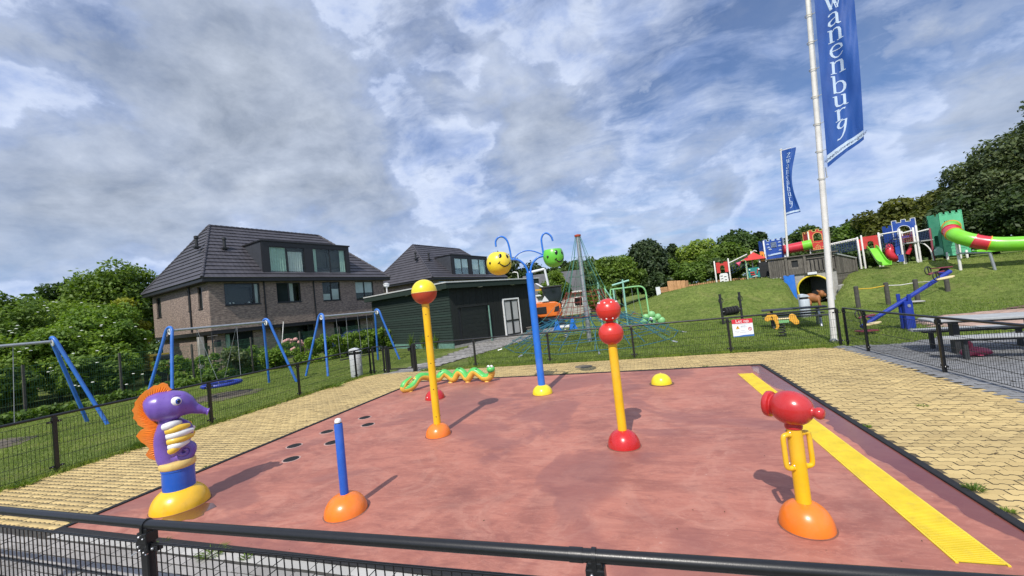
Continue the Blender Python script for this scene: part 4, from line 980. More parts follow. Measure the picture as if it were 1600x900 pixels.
# ---------------------------------------------------------------- brick houses
HF = Matrix(((1, 0, 0, 0), (0, 0, -1, 0), (0, 1, 0, 0), (0, 0, 0, 1)))     # local x right, y up on the front wall, thickness towards the viewer
def wall_with_holes(mb, M, x0, x1, z0, z1, th, holes):
    xs_ = sorted({x0, x1, *[h[0] for h in holes], *[h[1] for h in holes]})
    for a, b in zip(xs_[:-1], xs_[1:]):
        zs = [z0]; hs = sorted([h for h in holes if h[0] <= a+1e-6 and h[1] >= b-1e-6], key=lambda h: h[2])
        for h in hs:
            if h[2] > zs[-1]+1e-4: mb.box2((a, zs[-1], -th), (b, h[2], 0), M)
            zs.append(h[3])
        if z1 > zs[-1]+1e-4: mb.box2((a, zs[-1], -th), (b, z1, 0), M)
def window(parent, M, x0, x1, z0, z1, panes=2, dep=.12, curtain=None, split=None, glass='window_glass'):
    m = MB(M); f = .055; y = -dep
    m.box2((x0, z0, y-.05), (x0+f, z1, y+.03)); m.box2((x1-f, z0, y-.05), (x1, z1, y+.03)); m.box2((x0+f, z0, y-.05), (x1-f, z0+f, y+.03)); m.box2((x0+f, z1-f, y-.05), (x1-f, z1, y+.03))
    cuts = split or [x0+(x1-x0)*k/panes for k in range(1, panes)]
    for c in cuts: m.box2((c-.04, z0+f, y-.045), (c+.04, z1-f, y+.025))
    fo = m.obj('window', 'window_frame', parent)
    MB(M).box2((x0-.02, z0-.05, -dep+.0), (x1+.02, z0-.002, .04)).obj('sill', 'window_frame', fo)
    xs_ = [x0+f]+[c for c in cuts]+[x1-f]
    for i, (a, b) in enumerate(zip(xs_[:-1], xs_[1:])):
        a2 = a+(.042 if i else .002); b2 = b-(.042 if i < len(xs_)-2 else .002)
        cu_ = (curtain or {}).get(i)
        MB(M).box2((a2, z0+f+.002, y-.012), (b2, z1-f-.002, y-.002)).obj('pane', 'clear_glass' if cu_ else glass, fo)
        if cu_:
            k_, u0, u1, w0, w1 = cu_; xa, xb = a2+(b2-a2)*u0, a2+(b2-a2)*u1; za, zb = z0+(z1-z0)*w0, z0+(z1-z0)*w1
            if k_ == 'open':
                for q in (.18, .30, .86): MB(M).ell((a2+(b2-a2)*q, z0+f+.07, y-.10), (.06, .05, .07), 10, 7).obj('ornament', 'eye_white', fo, 60)
            elif k_ == 'blind': MB(M).box2((xa, za, y-.05), (xb, zb, y-.04)).obj('blind', 'blind_white', fo)
            else:
                n = max(6, int((xb-xa)/.035)); V_ = []; F_ = []
                for q in range(n+1):
                    xx = xa+(xb-xa)*q/n; yy = y-.10+.035*math.sin(q*1.35)+.01*math.sin(q*3.1); V_ += [(xx, za, yy), (xx+.01*math.sin(q), zb, yy)]
                for q in range(n): F_.append((2*q, 2*q+2, 2*q+3, 2*q+1))
                MB(M).add(V_, F_).obj('curtain', 'curtain' if k_ == 'curtain' else 'blind_white', fo, 180)
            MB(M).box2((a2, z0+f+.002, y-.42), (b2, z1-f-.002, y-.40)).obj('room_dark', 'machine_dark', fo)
    return fo
HX = Vector((.24615, .96923, 0)); HANG = math.atan2(HX.y, HX.x)
def house(label, loc, detail):
    t = thing('brick_house', label, 'house', loc, HANG, 'brick houses with dark tiled hipped roofs')
    L, D = 12.95, 9.0; SF_ = Matrix(((0, 0, -1, 0), (-1, 0, 0, D), (0, 1, 0, 0), (0, 0, 0, 1)))      # left side wall seen from outside: x runs from back to front
    SF_ = Matrix(((0, 0, -1, 0), (-1, 0, 0, D), (0, 1, 0, 0), (0, 0, 0, 1)))
    m = MB(); fh = [(.82, 2.86, 3.88, 5.24), (3.92, 5.58, 3.88, 5.24), (7.25, 8.72, 3.83, 5.24), (10.1, 11.85, 3.77, 5.24)]
    wall_with_holes(m, HF, 0, L, 2.42, 5.30, .3, fh)
    sh = [(D-1.50, D-.90, 3.82, 5.17), (D-3.0, D-2.55, 3.82, 5.17), (D-8.30, D-7.50, 3.80, 5.17)]
    m2 = MB(); wall_with_holes(m2, SF_, 0, D-.302, 2.42, 5.30, .3, [])
    m.box2((0.002, .302, 2.42), (.30, D, 5.30)) if not detail else wall_with_holes(m, SF_, 0, D-.302, 2.42, 5.30, .3, sh)
    m.box2((L-.3, .302, 2.42), (L, D, 5.30)); m.box2((.302, D-.3, 2.42), (L-.302, D, 5.30)); m.obj('upper_wall', 'house_brick', t)
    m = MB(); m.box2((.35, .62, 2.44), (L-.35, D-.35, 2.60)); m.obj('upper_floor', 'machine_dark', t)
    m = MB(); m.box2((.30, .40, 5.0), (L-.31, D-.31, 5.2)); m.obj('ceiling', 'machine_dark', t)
    m = MB(); m.box2((.02, .02, 2.20), (L-.02, D, 2.415)); m.obj('floor_band', 'fascia_black', t)
    # ground floor, set back
    gh = [(.85, 2.45, .75, 2.19), (4.2, 6.6, .9, 2.19), (8.2, 10.6, .6, 2.19)]
    m = MB(); M1 = T(0, .45, 0) @ HF; wall_with_holes(m, M1, .30, L-.3, 0, 2.195, .3, gh); m.box2((.30, .752, 0), (.60, D-.3, 2.195)); m.box2((L-.6, .752, 0), (L-.3, D-.3, 2.195)); m.box2((.602, D-.6, 0), (L-.602, D-.3, 2.195)); m.obj('ground_floor_wall', 'house_brick', t)
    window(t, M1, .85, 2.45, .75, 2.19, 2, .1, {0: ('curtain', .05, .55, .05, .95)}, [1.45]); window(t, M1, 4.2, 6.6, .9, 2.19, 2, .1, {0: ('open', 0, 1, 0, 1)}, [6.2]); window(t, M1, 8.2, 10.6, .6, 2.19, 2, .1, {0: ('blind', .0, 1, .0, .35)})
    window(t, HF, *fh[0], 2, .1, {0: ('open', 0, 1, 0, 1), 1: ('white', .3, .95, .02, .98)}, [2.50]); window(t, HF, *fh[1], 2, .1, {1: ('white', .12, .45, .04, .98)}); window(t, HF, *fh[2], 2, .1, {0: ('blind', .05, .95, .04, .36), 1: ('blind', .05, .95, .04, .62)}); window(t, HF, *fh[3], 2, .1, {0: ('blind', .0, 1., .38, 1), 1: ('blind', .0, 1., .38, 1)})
    if detail:
        for h in sh: window(t, SF_, *h, 1, .1)
        # side doors and lamps
        m = MB(SF_); m.box2((D-2.3, 0, -.32), (D-1.5, 2.1, -.27)); m.obj('side_door', 'fascia_black', t)
        m = MB(SF_); m.box2((D-1.35, 1.35, -.30), (D-1.2, 1.55, -.22)); m.obj('meter_box', 'machine_dark', t)
        m = MB(); m.box((-.02, 1.55, 1.07), (.26, .26, 2.14)); m.obj('corner_post', 'paver_light', t)
    for x in (3.12, 6.55): MB().bar((x, -.05, 2.45), (x, -.05, 5.30), .045, 10).obj('downpipe', 'fascia_black', t)
    MB().bar((-.05, D-6.4, 2.45), (-.05, D-6.4, 5.3), .05, 10).obj('downpipe', 'fascia_black', t)
    # eaves
    OV = .42; z0 = 5.30; m = MB(); m.box2((-OV, -OV, z0), (L+OV, D+OV, z0+.20)); m.obj('gutter', 'fascia_black', t, bevel=.02)
    # roof in courses
    zr = 9.72; rx0, rx1, ry = 2.0, 10.05, 4.3; zb = z0+.2; n = 15
    A0 = [(-OV, -OV), (L+OV, -OV), (L+OV, D+OV), (-OV, D+OV)]; A1 = [(rx0, ry), (rx1, ry), (rx1, ry+.001), (rx0, ry+.001)]
    core = MB(); core.add([(x+.0, y, zb) for x, y in A0]+[(rx0, ry, zr-.06), (rx1, ry, zr-.06)], [(0, 1, 5, 4), (1, 2, 5), (2, 3, 4, 5), (3, 0, 4), (3, 2, 1, 0)]); rf = core.obj('roof', 'roof_tile', t)
    def lerp2(i, u): return (A0[i][0]+(A1[i][0]-A0[i][0])*u, A0[i][1]+(A1[i][1]-A0[i][1])*u, zb+(zr-zb)*u)
    for side in range(4):
        a, b = side, (side+1) % 4; nrm = (Vector(lerp2(b, 0))-Vector(lerp2(a, 0))).cross(Vector(lerp2(a, 1))-Vector(lerp2(a, 0))).normalized()
        for k in range(n):
            u0, u1 = k/n, (k+1.0)/n; P = [Vector(lerp2(a, u0)), Vector(lerp2(b, u0)), Vector(lerp2(b, u1)), Vector(lerp2(a, u1))]
            lo, hi = nrm*.085, nrm*.035; vs = [P[0]+nrm*.004, P[1]+nrm*.004, P[2]+nrm*.004, P[3]+nrm*.004, P[0]+lo, P[1]+lo, P[2]+hi, P[3]+hi]
            MB().add([tuple(v) for v in vs], [(4, 5, 6, 7), (0, 1, 5, 4), (1, 2, 6, 5), (3, 0, 4, 7)]).obj('tile_course', 'roof_tile', rf)
    rc = MB()
    for i in range(4):
        a, b = Vector(lerp2(i, 0)), Vector(lerp2(i, 1)); k = 22
        for q in range(k): rc.bar(a+(b-a)*(q/k)+Vector((0, 0, .07)), a+(b-a)*((q+1.08)/k)+Vector((0, 0, .055)), .10, 7, .085)
    k = 24
    for q in range(k): rc.bar((rx0+(rx1-rx0)*q/k, ry, zr+.05), (rx0+(rx1-rx0)*(q+1.08)/k, ry, zr+.04), .11, 7, .09)
    rc.obj('ridge_tiles', 'roof_tile', rf, 60)
    # dormer
    x0, x1, zd, zt = 3.15, 9.75, 5.46, 8.02; yb = 2.5
    m = MB(); m.box2((x0-.08, -.12, zt), (x1+.08, yb+.1, zt+.10)); dm = m.obj('dormer_roof', 'fascia_black', t, bevel=.01)
    for xx in (x0, x1-.1): MB().add([(xx+q, y, z) for q in (0, .1) for y, z in ((-.02, zd+.02), (-.02, zt-.002), (yb, zt-.002))], [(0, 2, 1), (3, 4, 5), (0, 1, 4, 3), (1, 2, 5, 4), (2, 0, 3, 5)]).obj('dormer_cheek', 'dormer_zinc', dm)
    m = MB(); dh = [(3.60, 6.05, 5.72, 7.72), (6.68, 9.42, 5.72, 7.76)]; wall_with_holes(m, T(0, -.05, 0) @ HF, x0, x1, 5.46, zt-.005, .12, dh); m.obj('dormer_front', 'fascia_black', dm)
    DF = T(0, -.05, 0) @ HF
    for i, h in enumerate(dh):
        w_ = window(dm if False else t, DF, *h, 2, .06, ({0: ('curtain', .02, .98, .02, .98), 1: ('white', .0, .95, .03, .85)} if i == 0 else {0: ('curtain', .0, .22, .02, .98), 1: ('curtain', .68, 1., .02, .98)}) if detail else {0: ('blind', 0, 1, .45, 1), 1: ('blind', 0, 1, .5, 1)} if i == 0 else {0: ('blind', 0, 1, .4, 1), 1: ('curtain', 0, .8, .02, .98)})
    # vent pipes
    for x, y, z in ((1.85, 1.95, 7.9), (.55, 2.6, 8.0)):
        m = MB(); m.lathe([(.09, -.25), (.09, .42), (.13, .44), (.13, .58), (.07, .62)], 14, T(x, y, z)); m.box((x, y, z-.12), (.34, .34, .10)); m.obj('roof_vent', 'machine_dark', rf, 50)
    return t
h1 = house('large brick house with hipped tile roof, wide dormer and curtains, left of the green shed', (-24.2, 17.0, -.03), True)
h2c = Vector((-24.2, 17.0, 0))+Vector((.232, .973, 0))*19.4
house('second brick house with hipped tile roof and dormer, behind the dark green shed', (h2c.x, h2c.y, -.03), False)

# ---------------------------------------------------------------- dark green shed
E = Vector((.4427, .8967, 0)); SA = math.atan2(E.y, E.x)
t = thing('garden_shed', 'dark green flat roofed timber shed with white framed double doors', 'shed', (-10.02, 19.82, -.03), SA)
Ls, Ds, Hs = 7.05, 9.0, 3.30
LF = Matrix(((0, 0, -1, 0), (-1, 0, 0, 0), (0, 1, 0, 0), (0, 0, 0, 1)))     # left wall from outside: local x negative along depth
m = MB(); m.box2((.08, .08, 0), (Ls-.08, Ds-.08, 3.2)); m.obj('shell', 'machine_dark', t)
m = MB(); m.box2((-.02, -.02, 0), (.06, Ds, .28)); m.obj('plinth', 'plinth_teal', t)
m = MB(); m.box2((.061, -.02, 0), (Ls, .06, .14)); m.obj('plinth', 'concrete', t)
nb_ = 20
for k in range(nb_):                                    # boards on the left wall
    z0_ = .285+k*(3.28-.285)/nb_; z1_ = z0_+(3.28-.285)/nb_-.006
    MB().add([(.0, 0, z0_), (.0, Ds, z0_), (.03, Ds, z1_), (.03, 0, z1_), (.078, 0, z0_), (.078, Ds, z0_), (.078, Ds, z1_), (.078, 0, z1_)], [(0, 3, 2, 1), (4, 5, 6, 7), (0, 1, 5, 4), (2, 3, 7, 6), (0, 4, 7, 3), (1, 2, 6, 5)]).obj('board', 'green_board', t)
nb_ = 30; doors = [(.75, 2.72, 0, 2.18), (4.08, 5.54, 0, 2.46)]
for k in range(nb_):                                    # upright boards on the door wall
    a = .085+k*(Ls-.09)/nb_; b = a+(Ls-.09)/nb_-.008; zl = .145
    for d_ in doors:
        if a < d_[1] and b > d_[0]: zl = d_[3]+.01
    MB().box2((a, .0+(.006 if k % 2 else 0), zl), (b, .078, 3.28)).obj('board', 'black_board', t)
m = MB(); m.box2((.76, .055, .02), (2.71, .079, 2.18)); gd = m.obj('garage_door', 'shed_door', t)
for k in range(9):
    MB().box2((.78, .045, .06+k*.235), (2.69, .0548, .06+k*.235+.222)).obj('door_panel', 'shed_door', gd, bevel=.004)
MB().box2((.70, -.03, 2.19), (2.80, .0, 2.25)).obj('door_lintel', 'fascia_black', t)
m = MB(); m.bar((2.83, -.06, .0), (2.83, -.06, 2.15), .045, 10); m.obj('green_post', 'plinth_teal', t, 50)
m = MB(); x0, x1, z1 = 4.08, 5.54, 2.46; m.box2((x0, -.05, .12), (x0+.08, .077, z1)); m.box2((x1-.08, -.05, .12), (x1, .077, z1)); m.box2((x0+.081, -.05, z1-.09), (x1-.081, .077, z1)); dr = m.obj('door_frame', 'paint_white', t)
for i in range(2):
    a = x0+.085+i*.648; b = a+.64; m = MB(); z0_ = .13
    m.box2((a, -.02, z0_), (a+.07, .04, z1-.1)); m.box2((b-.07, -.02, z0_), (b, .04, z1-.1)); m.box2((a+.071, -.02, z0_), (b-.071, .04, z0_+.10)); m.box2((a+.071, -.02, 1.0), (b-.071, .04, 1.10)); m.box2((a+.071, -.02, z1-.18), (b-.071, .04, z1-.1))
    lf = m.obj('door_leaf', 'window_frame', t); MB().box2((a+.072, .005, z0_+.102), (b-.072, .015, .998)).obj('door_pane', 'far_wall', lf); MB().box2((a+.072, .005, 1.102), (b-.072, .015, z1-.182)).obj('door_pane', 'far_wall', lf)
m = MB(); m.box2((-.34, -.34, 3.30), (Ls+.34, Ds+.34, 3.60)); m.obj('roof_fascia', 'green_board', t)
m = MB(); m.box2((-.38, -.38, 3.60), (Ls+.38, Ds+.38, 3.67)); m.obj('roof_edge_trim', 'roof_trim', t)
for x in (2.2, 4.9): MB().box((x, -.20, 3.285), (.28, .12, .028)).obj('soffit_lamp', 'roof_trim', t)
for y in (.5, 3.9): MB().box((-.20, y, 3.285), (.12, .28, .028)).obj('soffit_lamp', 'roof_trim', t)
tb = thing('bench_box', 'low dark timber bench against the shed right of the double doors', 'bench', tuple(Vector((-10.02, 19.82, -.03))+E*6.3+Vector((.35, -.17, 0))), SA)
m = MB(); m.box((0, 0, .46), (1.1, .36, .05)); m.obj('seat', 'weathered_wood', tb); m = MB(); m.box((-.45, 0, .217), (.08, .30, .434)); m.obj('leg', 'weathered_wood', tb); m = MB(); m.box((.45, 0, .217), (.08, .30, .434)); m.obj('leg', 'weathered_wood', tb)
def lampost(name, label, loc, h, globe):
    t = thing(name, label, 'street lamp', loc)
    MB().lathe([(.05, 0), (.045, h)], 12).obj('pole', 'pole_white', t, 50)
    if globe:
        MB().ell((0, 0, h+.13), (.21, .21, .17), 20, 12).obj('globe', 'paint_white', t, 60); MB().lathe([(.24, h+.19), (.23, h+.23), (.08, h+.30), (.01, h+.31)], 20).obj('lamp_cap', 'roof_trim', t, 50)
    else: MB().tube([(0, 0, h), (-.05, 0, h+.15), (-.35, 0, h+.22), (-.55, 0, h+.2)], [.045, .05, .07, .03], 10, flat=(1, 1)).obj('lamp_head', 'pole_white', t, 50)
lampost('street_lamp', 'white globe street lamp between the brick house and the shed roof', (-17.9, 25.5, -.03), 4.35, True)
lampost('street_lamp', 'white curved street lamp rising behind the shed roof under the yellow bucket', (-11.45, 38.3, -.03), 5.0, False)

# parked blue car behind the hedge
def car(label, loc, rz, mat):
    t = thing('parked_car', label, 'car', loc, rz)
    pr = [(-2.1, .35), (-2.12, .75), (-1.95, .95), (-1.55, 1.02), (-1.0, 1.38), (-.2, 1.47), (.55, 1.42), (1.15, 1.03), (1.85, .88), (2.1, .70), (2.12, .35), (1.75, .30), (1.62, .52), (1.35, .62), (1.08, .52), (.95, .28), (-.95, .28), (-1.08, .52), (-1.35, .62), (-1.62, .52), (-1.75, .30)]
    m = MB(); m.prism(pr, -.82, .82, HF @ Matrix()); m.obj('body', mat, t, bevel=.06)
    m = MB(); m.prism([(-1.42, 1.04), (-.95, 1.34), (.52, 1.37), (1.02, 1.06)], -.835, .835, HF); m.obj('side_windows', 'window_glass', t)
    for sx in (-1.35, 1.35):
        for sy in (-.74, .74):
            m = MB(); m.lathe([(.20, -.1), (.31, -.09), (.32, 0), (.31, .09), (.20, .1)], 22, T(sx, sy, .32) @ RX(PI/2)); w_ = m.obj('wheel', 'tyre', t, 50)
            m = MB(); m.lathe([(.19, -.112), (.19, .112)], 18, T(sx, sy, .32) @ RX(PI/2)); m.obj('rim', 'galvanised', w_, 50)
    for sy in (-.6, .6): m = MB(); m.box((-2.07, sy, .80), (.10, .32, .14)); m.obj('tail_light', 'paint_red', t, bevel=.02)
    return t
car('dark blue car parked behind the hedge in front of the brick house', (-19.9, 25.0, -.03), HANG, 'car_blue')
# yellow wheeled container beside the house corner
t = thing('yellow_slide_box', 'ribbed yellow plastic play box beside the house behind the swing frame', 'play box', (-24.4, 14.2, -.03), R(-15))
for k in range(5):
    m = MB(); m.box((0, 0, .75+k*.17), (1.15, .8, .14)); m.obj('rib', 'plastic_yellow', t, bevel=.03)
m = MB(); m.box((0, 0, .33), (1.1, .75, .66)); m.obj('base', 'machine_dark', t); m = MB(); m.box((.95, .1, 1.3), (.9, .7, .25)); m.obj('lid', 'machine_dark', t, bevel=.05)
# banner pole leaning in the garden and rotary washing pole
t = thing('garden_pole', 'pale thin pole leaning in front of the brick house wall', 'pole', (-19.9, 17.7, -.03)); m = MB(); m.bar((0, 0, .3), (.10, .3, 2.5), .025, 8); m.obj('stick', 'pole_white', t)
m = MB(); m.lathe([(.04, .28), (.05, .34), (.03, .42)], 10); m.obj('black_end', 'machine_dark', t)
t = thing('garden_cross_post', 'dark post with short cross arms in front of the brick house corner', 'post', (-21.2, 14.9, -.03)); m = MB(); m.bar((0, 0, 0), (0, 0, 2.3), .035, 8); m.bar((-.18, -.1, 2.1), (.25, .12, 2.12), .025, 6); m.box((.2, .1, 1.7), (.25, .2, .35)); m.obj('post', 'machine_dark', t)

# ---------------------------------------------------------------- excavator behind the shed
t = thing('excavator', 'orange and black excavator parked at the end of the path behind the shed', 'excavator', (-7.05, 30.2, -.03), R(12))
for sy in (-1, 1):
    m = MB(); m.prism([(-1.3, .10), (-1.1, 0), (1.1, 0), (1.3, .10), (1.35, .32), (1.15, .55), (-1.15, .55), (-1.35, .32)], -.22, .22, T(0, sy*.85, 0) @ HF); tr_ = m.obj('track', 'machine_dark', t, bevel=.03)
    m = MB()
    for k in range(-4, 5): m.lathe([(.12, -.235), (.12, .235)], 12, T(k*.26, sy*.85, .26) @ RX(PI/2))
    m.obj('track_roller', 'tyre', tr_)
m = MB(); m.box((0, 0, .68), (2.2, 1.5, .24)); m.obj('chassis', 'machine_dark', t, bevel=.03)
m = MB(); m.prism([(-1.1, .82), (1.15, .82), (1.2, 1.1), (1.1, 1.75), (.7, 1.92), (-.6, 1.98), (-1.05, 1.90)], -.85, .85, HF); bd = m.obj('engine_cover', 'excavator_orange', t, bevel=.08)
m = MB(); m.box((-.45, -.87, 1.35), (.95, .06, .52)); m.obj('grille', 'machine_dark', bd, bevel=.02)
m = MB()
for k in range(6): m.box((-.45, -.905, 1.15+k*.08), (.88, .02, .02))
m.obj('grille_slat', 'tyre', bd)
m = MB(); m.prism([(.55, 1.15), (.98, 1.15), (.98, 1.6), (.7, 1.5)], .852, .862, HF); m.obj('side_vent', 'tyre', bd)
m = MB()
for x, y in ((-.1, -.7), (-.1, .7), (1.25, -.7), (1.25, .7)): m.box((x, y, 2.45), (.09, .09, 1.15))
m.box((.57, 0, 3.06), (1.6, 1.6, .10)); cb = m.obj('cab_frame', 'machine_dark', t, bevel=.02)
for y_ in (-.72, .72): m = MB(); m.box((.57, y_, 2.45), (1.24, .02, 1.05)); m.obj('cab_glass', 'window_glass', cb)
m = MB(); m.box((-.35, -.5, 2.92), (.62, .1, .12)); m.obj('beacon_bar', 'sign_amber', t); 
m = MB(); m.prism([(-.28, 1.99), (.28, 1.99), (0, 2.42)], .90, .93, HF); m.obj('warning_triangle', 'golf_white', t)
m = MB(); m.tube([(-.6, .1, 1.9), (-1.3, .1, 3.4), (-1.1, .1, 4.35), (.2, .1, 4.5)], [.16, .14, .12, .10], 8); m.tube([(-1.25, -.1, 3.9), (.1, -.1, 2.95)], .07, 8); m.tube([(.2, .1, 4.5), (.35, .1, 3.2)], .09, 8); m.obj('boom', 'golf_white', t, 50)
# grey roofed house far behind
t = thing('distant_house', 'white house with grey roof seen behind the excavator and the climbing net', 'house', (-9.6, 46.5, -.03), R(12))
m = MB(); m.box2((-3.5, 0, 0), (5.5, 6, 2.7)); m.obj('wall', 'far_wall', t)
m = MB(); m.add([(-3.8, -.4, 2.7), (5.8, -.4, 2.7), (5.8, 6.4, 2.7), (-3.8, 6.4, 2.7), (-3.8, 3, 5.4), (5.8, 3, 5.4)], [(0, 1, 5, 4), (2, 3, 4, 5), (0, 4, 3), (1, 2, 5), (0, 3, 2, 1)]); m.obj('roof', 'far_roof', t)
for x in (-2.2, .2, 2.6): m = MB(); m.box((x, -.02, 1.5), (1.1, .08, 1.1)); w_ = m.obj('window', 'paint_white', t); m = MB(); m.box((x, -.07, 1.5), (.9, .03, .9)); m.obj('pane', 'window_glass', w_)
m = MB(); m.box2((-3.85, -.46, 2.62), (5.85, -.36, 2.78)); m.obj('gutter', 'paint_white', t)

# ---------------------------------------------------------------- mesh fence at the left rear
t = thing('tall_mesh_fence', 'tall green mesh fence in front of the wild shrubs on the far left', 'fence', (-20.0, 7.8, -.03))
P = [(-20.5, -1.5), (-20.3, 1.6), (-20.12, 4.7), (-20.0, 7.78), (-19.9, 10.35), (-19.7, 12.9), (-19.2, 15.4), (-18.7, 18), (-18.2, 20.6), (-17.7, 23.2)]
m = MB()
for x, y in P: q = MB(); q.box((x+20, y-7.8, .92), (.06, .06, 1.84)); q.obj('post', 'post_dark_wood', t)
for a, b in zip(P[:-1], P[1:]):
    A_ = Vector((a[0]+20, a[1]-7.8, 0)); B_ = Vector((b[0]+20, b[1]-7.8, 0)); n = int((B_-A_).length/.06); m = MB()
    for k in range(n): p = A_+(B_-A_)*k/n; m.bar(p+Vector((0, 0, .05)), p+Vector((0, 0, 1.78)), .0035, 3)
    for k in range(8): m.bar(A_+Vector((.0, 0, .06+k*.245)), B_+Vector((0, 0, .06+k*.245)), .0045, 3)
    m.obj('mesh_panel', 'rope_green', t, kind='stuff')

# ---------------------------------------------------------------- flagpoles and banners
GL = {                                                  # serif letters as pen strokes: (points, widths)
 'w': [([(.02, .96), (.28, .96)], .06), ([(.12, .95), (.34, .03)], .17), ([(.34, .03), (.50, .80)], .06), ([(.36, .96), (.62, .96)], .06), ([(.46, .95), (.70, .03)], .17), ([(.70, .03), (.90, .93)], .06), ([(.78, .96), (1.0, .96)], .06)],
 'a': [([(.16, .80), (.22, .92), (.40, .98), (.58, .92), (.64, .76), (.64, .14), (.72, .04), (.86, .06)], [.10, .08, .07, .10, .17, .17, .12, .05]), ([(.62, .58), (.36, .50), (.18, .36), (.16, .18), (.28, .05), (.46, .08), (.62, .24)], [.05, .07, .12, .16, .12, .07, .05])],
 'n': [([(.04, .95), (.26, .95)], .07), ([(.22, .96), (.22, 0)], .17), ([(.04, .03), (.40, .03)], .06), ([(.26, .74), (.42, .94), (.58, .96), (.70, .88), (.74, .70), (.74, 0)], [.05, .07, .10, .14, .17, .17]), ([(.56, .03), (.92, .03)], .06)],
 'e': [([(.20, .56), (.80, .56)], .06), ([(.80, .56), (.76, .80), (.62, .95), (.46, .98), (.28, .88), (.17, .68), (.15, .46), (.22, .22), (.38, .05), (.56, .02), (.72, .10), (.82, .24)], [.10, .12, .09, .07, .10, .15, .17, .15, .11, .08, .06, .05])],
 'b': [([(.02, 1.45), (.24, 1.45)], .07), ([(.20, 1.47), (.20, .05)], .17), ([(.24, .74), (.38, .94), (.54, .97), (.70, .88), (.80, .68), (.82, .48), (.78, .26), (.66, .08), (.50, .01), (.34, .06), (.24, .18)], [.05, .06, .08, .12, .16, .17, .16, .12, .08, .06, .05])],
 'u': [([(.04, .95), (.26, .95)], .07), ([(.22, .96), (.22, .30), (.27, .10), (.42, .03), (.58, .08), (.72, .26)], [.17, .17, .15, .10, .06, .05]), ([(.54, .95), (.78, .95)], .07), ([(.74, .96), (.74, .04)], .17), ([(.74, .04), (.94, .04)], .07)],
 'r': [([(.10, .95), (.34, .95)], .07), ([(.30, .96), (.30, 0)], .17), ([(.10, .03), (.54, .03)], .06), ([(.34, .68), (.46, .88), (.60, .96), (.74, .92)], [.05, .06, .09, .16])],
 'g': [([(.70, .90), (.60, .97), (.44, .97), (.28, .84), (.22, .64), (.26, .46), (.40, .36), (.56, .44), (.66, .64), (.70, .84)], [.05, .06, .07, .13, .15, .13, .07, .07, .08, .08]), ([(.74, .98), (.66, .40), (.58, .0), (.44, -.32), (.28, -.46), (.12, -.42)], [.13, .14, .12, .10, .09, .13])],
 'Z': [([(.15, .82), (.22, .97), (.80, .97)], [.05, .09, .10]), ([(.78, .96), (.16, .04)], .15), ([(.14, .04), (.74, .04), (.86, .20)], [.10, .09, .05])]}
def banner(t, M, W_, z0, z1, word, lw, lh, cx, zt, wave, sag, band, name='banner', zlow=0., pinch=0.):
    # M: local x along the fly, local y up, local z towards the viewer
    def off(u, v): return wave*(math.sin(u*5.2+v*1.1)*.5+.5*math.sin(u*2.7-v*.9+1)+.16*math.sin(u*13+v*1.7)+.10*math.sin(u*23-v*2.9+2)+.12*math.sin(v*3.1+u*6))*min(1, u*1.6+.1)
    def pos(x, y, o=0):
        u = x/W_; v = (y-z0); low = sag(u)
        yy = y+low*max(0, 1-(y-z0)/((z1-z0)*.30)) if y < z0+(z1-z0)*.30 else y
        pz = 1-pinch*math.sin(PI*min(1, max(0, v/(z1-z0))))**1.3
        return (x*(1-.10*zlow*max(0, 1-v/(z1-z0)))*pz, yy, off(u, v)+o)
    nu, nv = 26, 90; m = MB(M)
    vs = [pos(W_*i/nu, z0+(z1-z0)*j/nv) for j in range(nv+1) for i in range(nu+1)]
    fs = [(j*(nu+1)+i, j*(nu+1)+i+1, (j+1)*(nu+1)+i+1, (j+1)*(nu+1)+i) for j in range(nv) for i in range(nu)]
    m.add(vs, fs); cl = m.obj(name, 'flag_cloth', t, 180)
    for side in (1, -1):                                # print shows on both faces of the cloth
        o = .006*side
        m = MB(M); bz0, bz1 = band; nu_ = 20
        vs = [pos(W_*(.005+.99*i/nu_), z0+(bz0 if j == 0 else bz1)+0, o) for j in (0, 1) for i in range(nu_+1)]
        m.add(vs, [(i, i+1, nu_+2+i, nu_+1+i) for i in range(nu_)]); m.obj('white_band', 'flag_print', cl, 180)
        m = MB(M)
        for ch, y0_ in zip(word, (4.85, 4.35, 3.9, 3.45, 3.0, 2.55, 1.95, 1.52, 1.08, .70)):
            y = y0_*zt
            for pts, w in GL[ch]:
                P = [Vector((a, b)) for a, b in pts]; wl = w if isinstance(w, list) else [w]*len(P); Q = []; WL = []
                for i in range(len(P)-1):
                    k = 5
                    for q in range(k): Q.append(P[i].lerp(P[i+1], q/k)); WL.append(wl[i]+(wl[i+1]-wl[i])*q/k)
                Q.append(P[-1]); WL.append(wl[-1]); vs = []
                for i, q in enumerate(Q):
                    tg = (Q[min(i+1, len(Q)-1)]-Q[max(i-1, 0)]).normalized(); n_ = Vector((-tg.y, tg.x))
                    for s_ in (-1, 1):
                        a = q+n_*s_*WL[i]/2; vs.append(pos(cx-lw/2+a.x*lw, y+a.y*lh, o))
                m.add(vs, [(2*i, 2*i+2, 2*i+3, 2*i+1) for i in range(len(Q)-1)])
            pass
        m.obj('lettering', 'flag_print', cl)
    return cl, pos
def vframe(o, d, tilt=0.):
    d = Vector((d[0], d[1], 0)).normalized(); n = Vector((d.y, -d.x, 0)); u = Vector((0, 0, 1))
    return Matrix(((d.x, u.x, n.x, o[0]), (d.y, u.y, n.y, o[1]), (d.z, u.z, n.z, o[2]), (0, 0, 0, 1)))
t = thing('flagpole', 'thick white flagpole at the fence corner with the large blue banner', 'flagpole', (5.15, 13.92, -.03))
tx, ty = .46/10.05, -.15/10.05
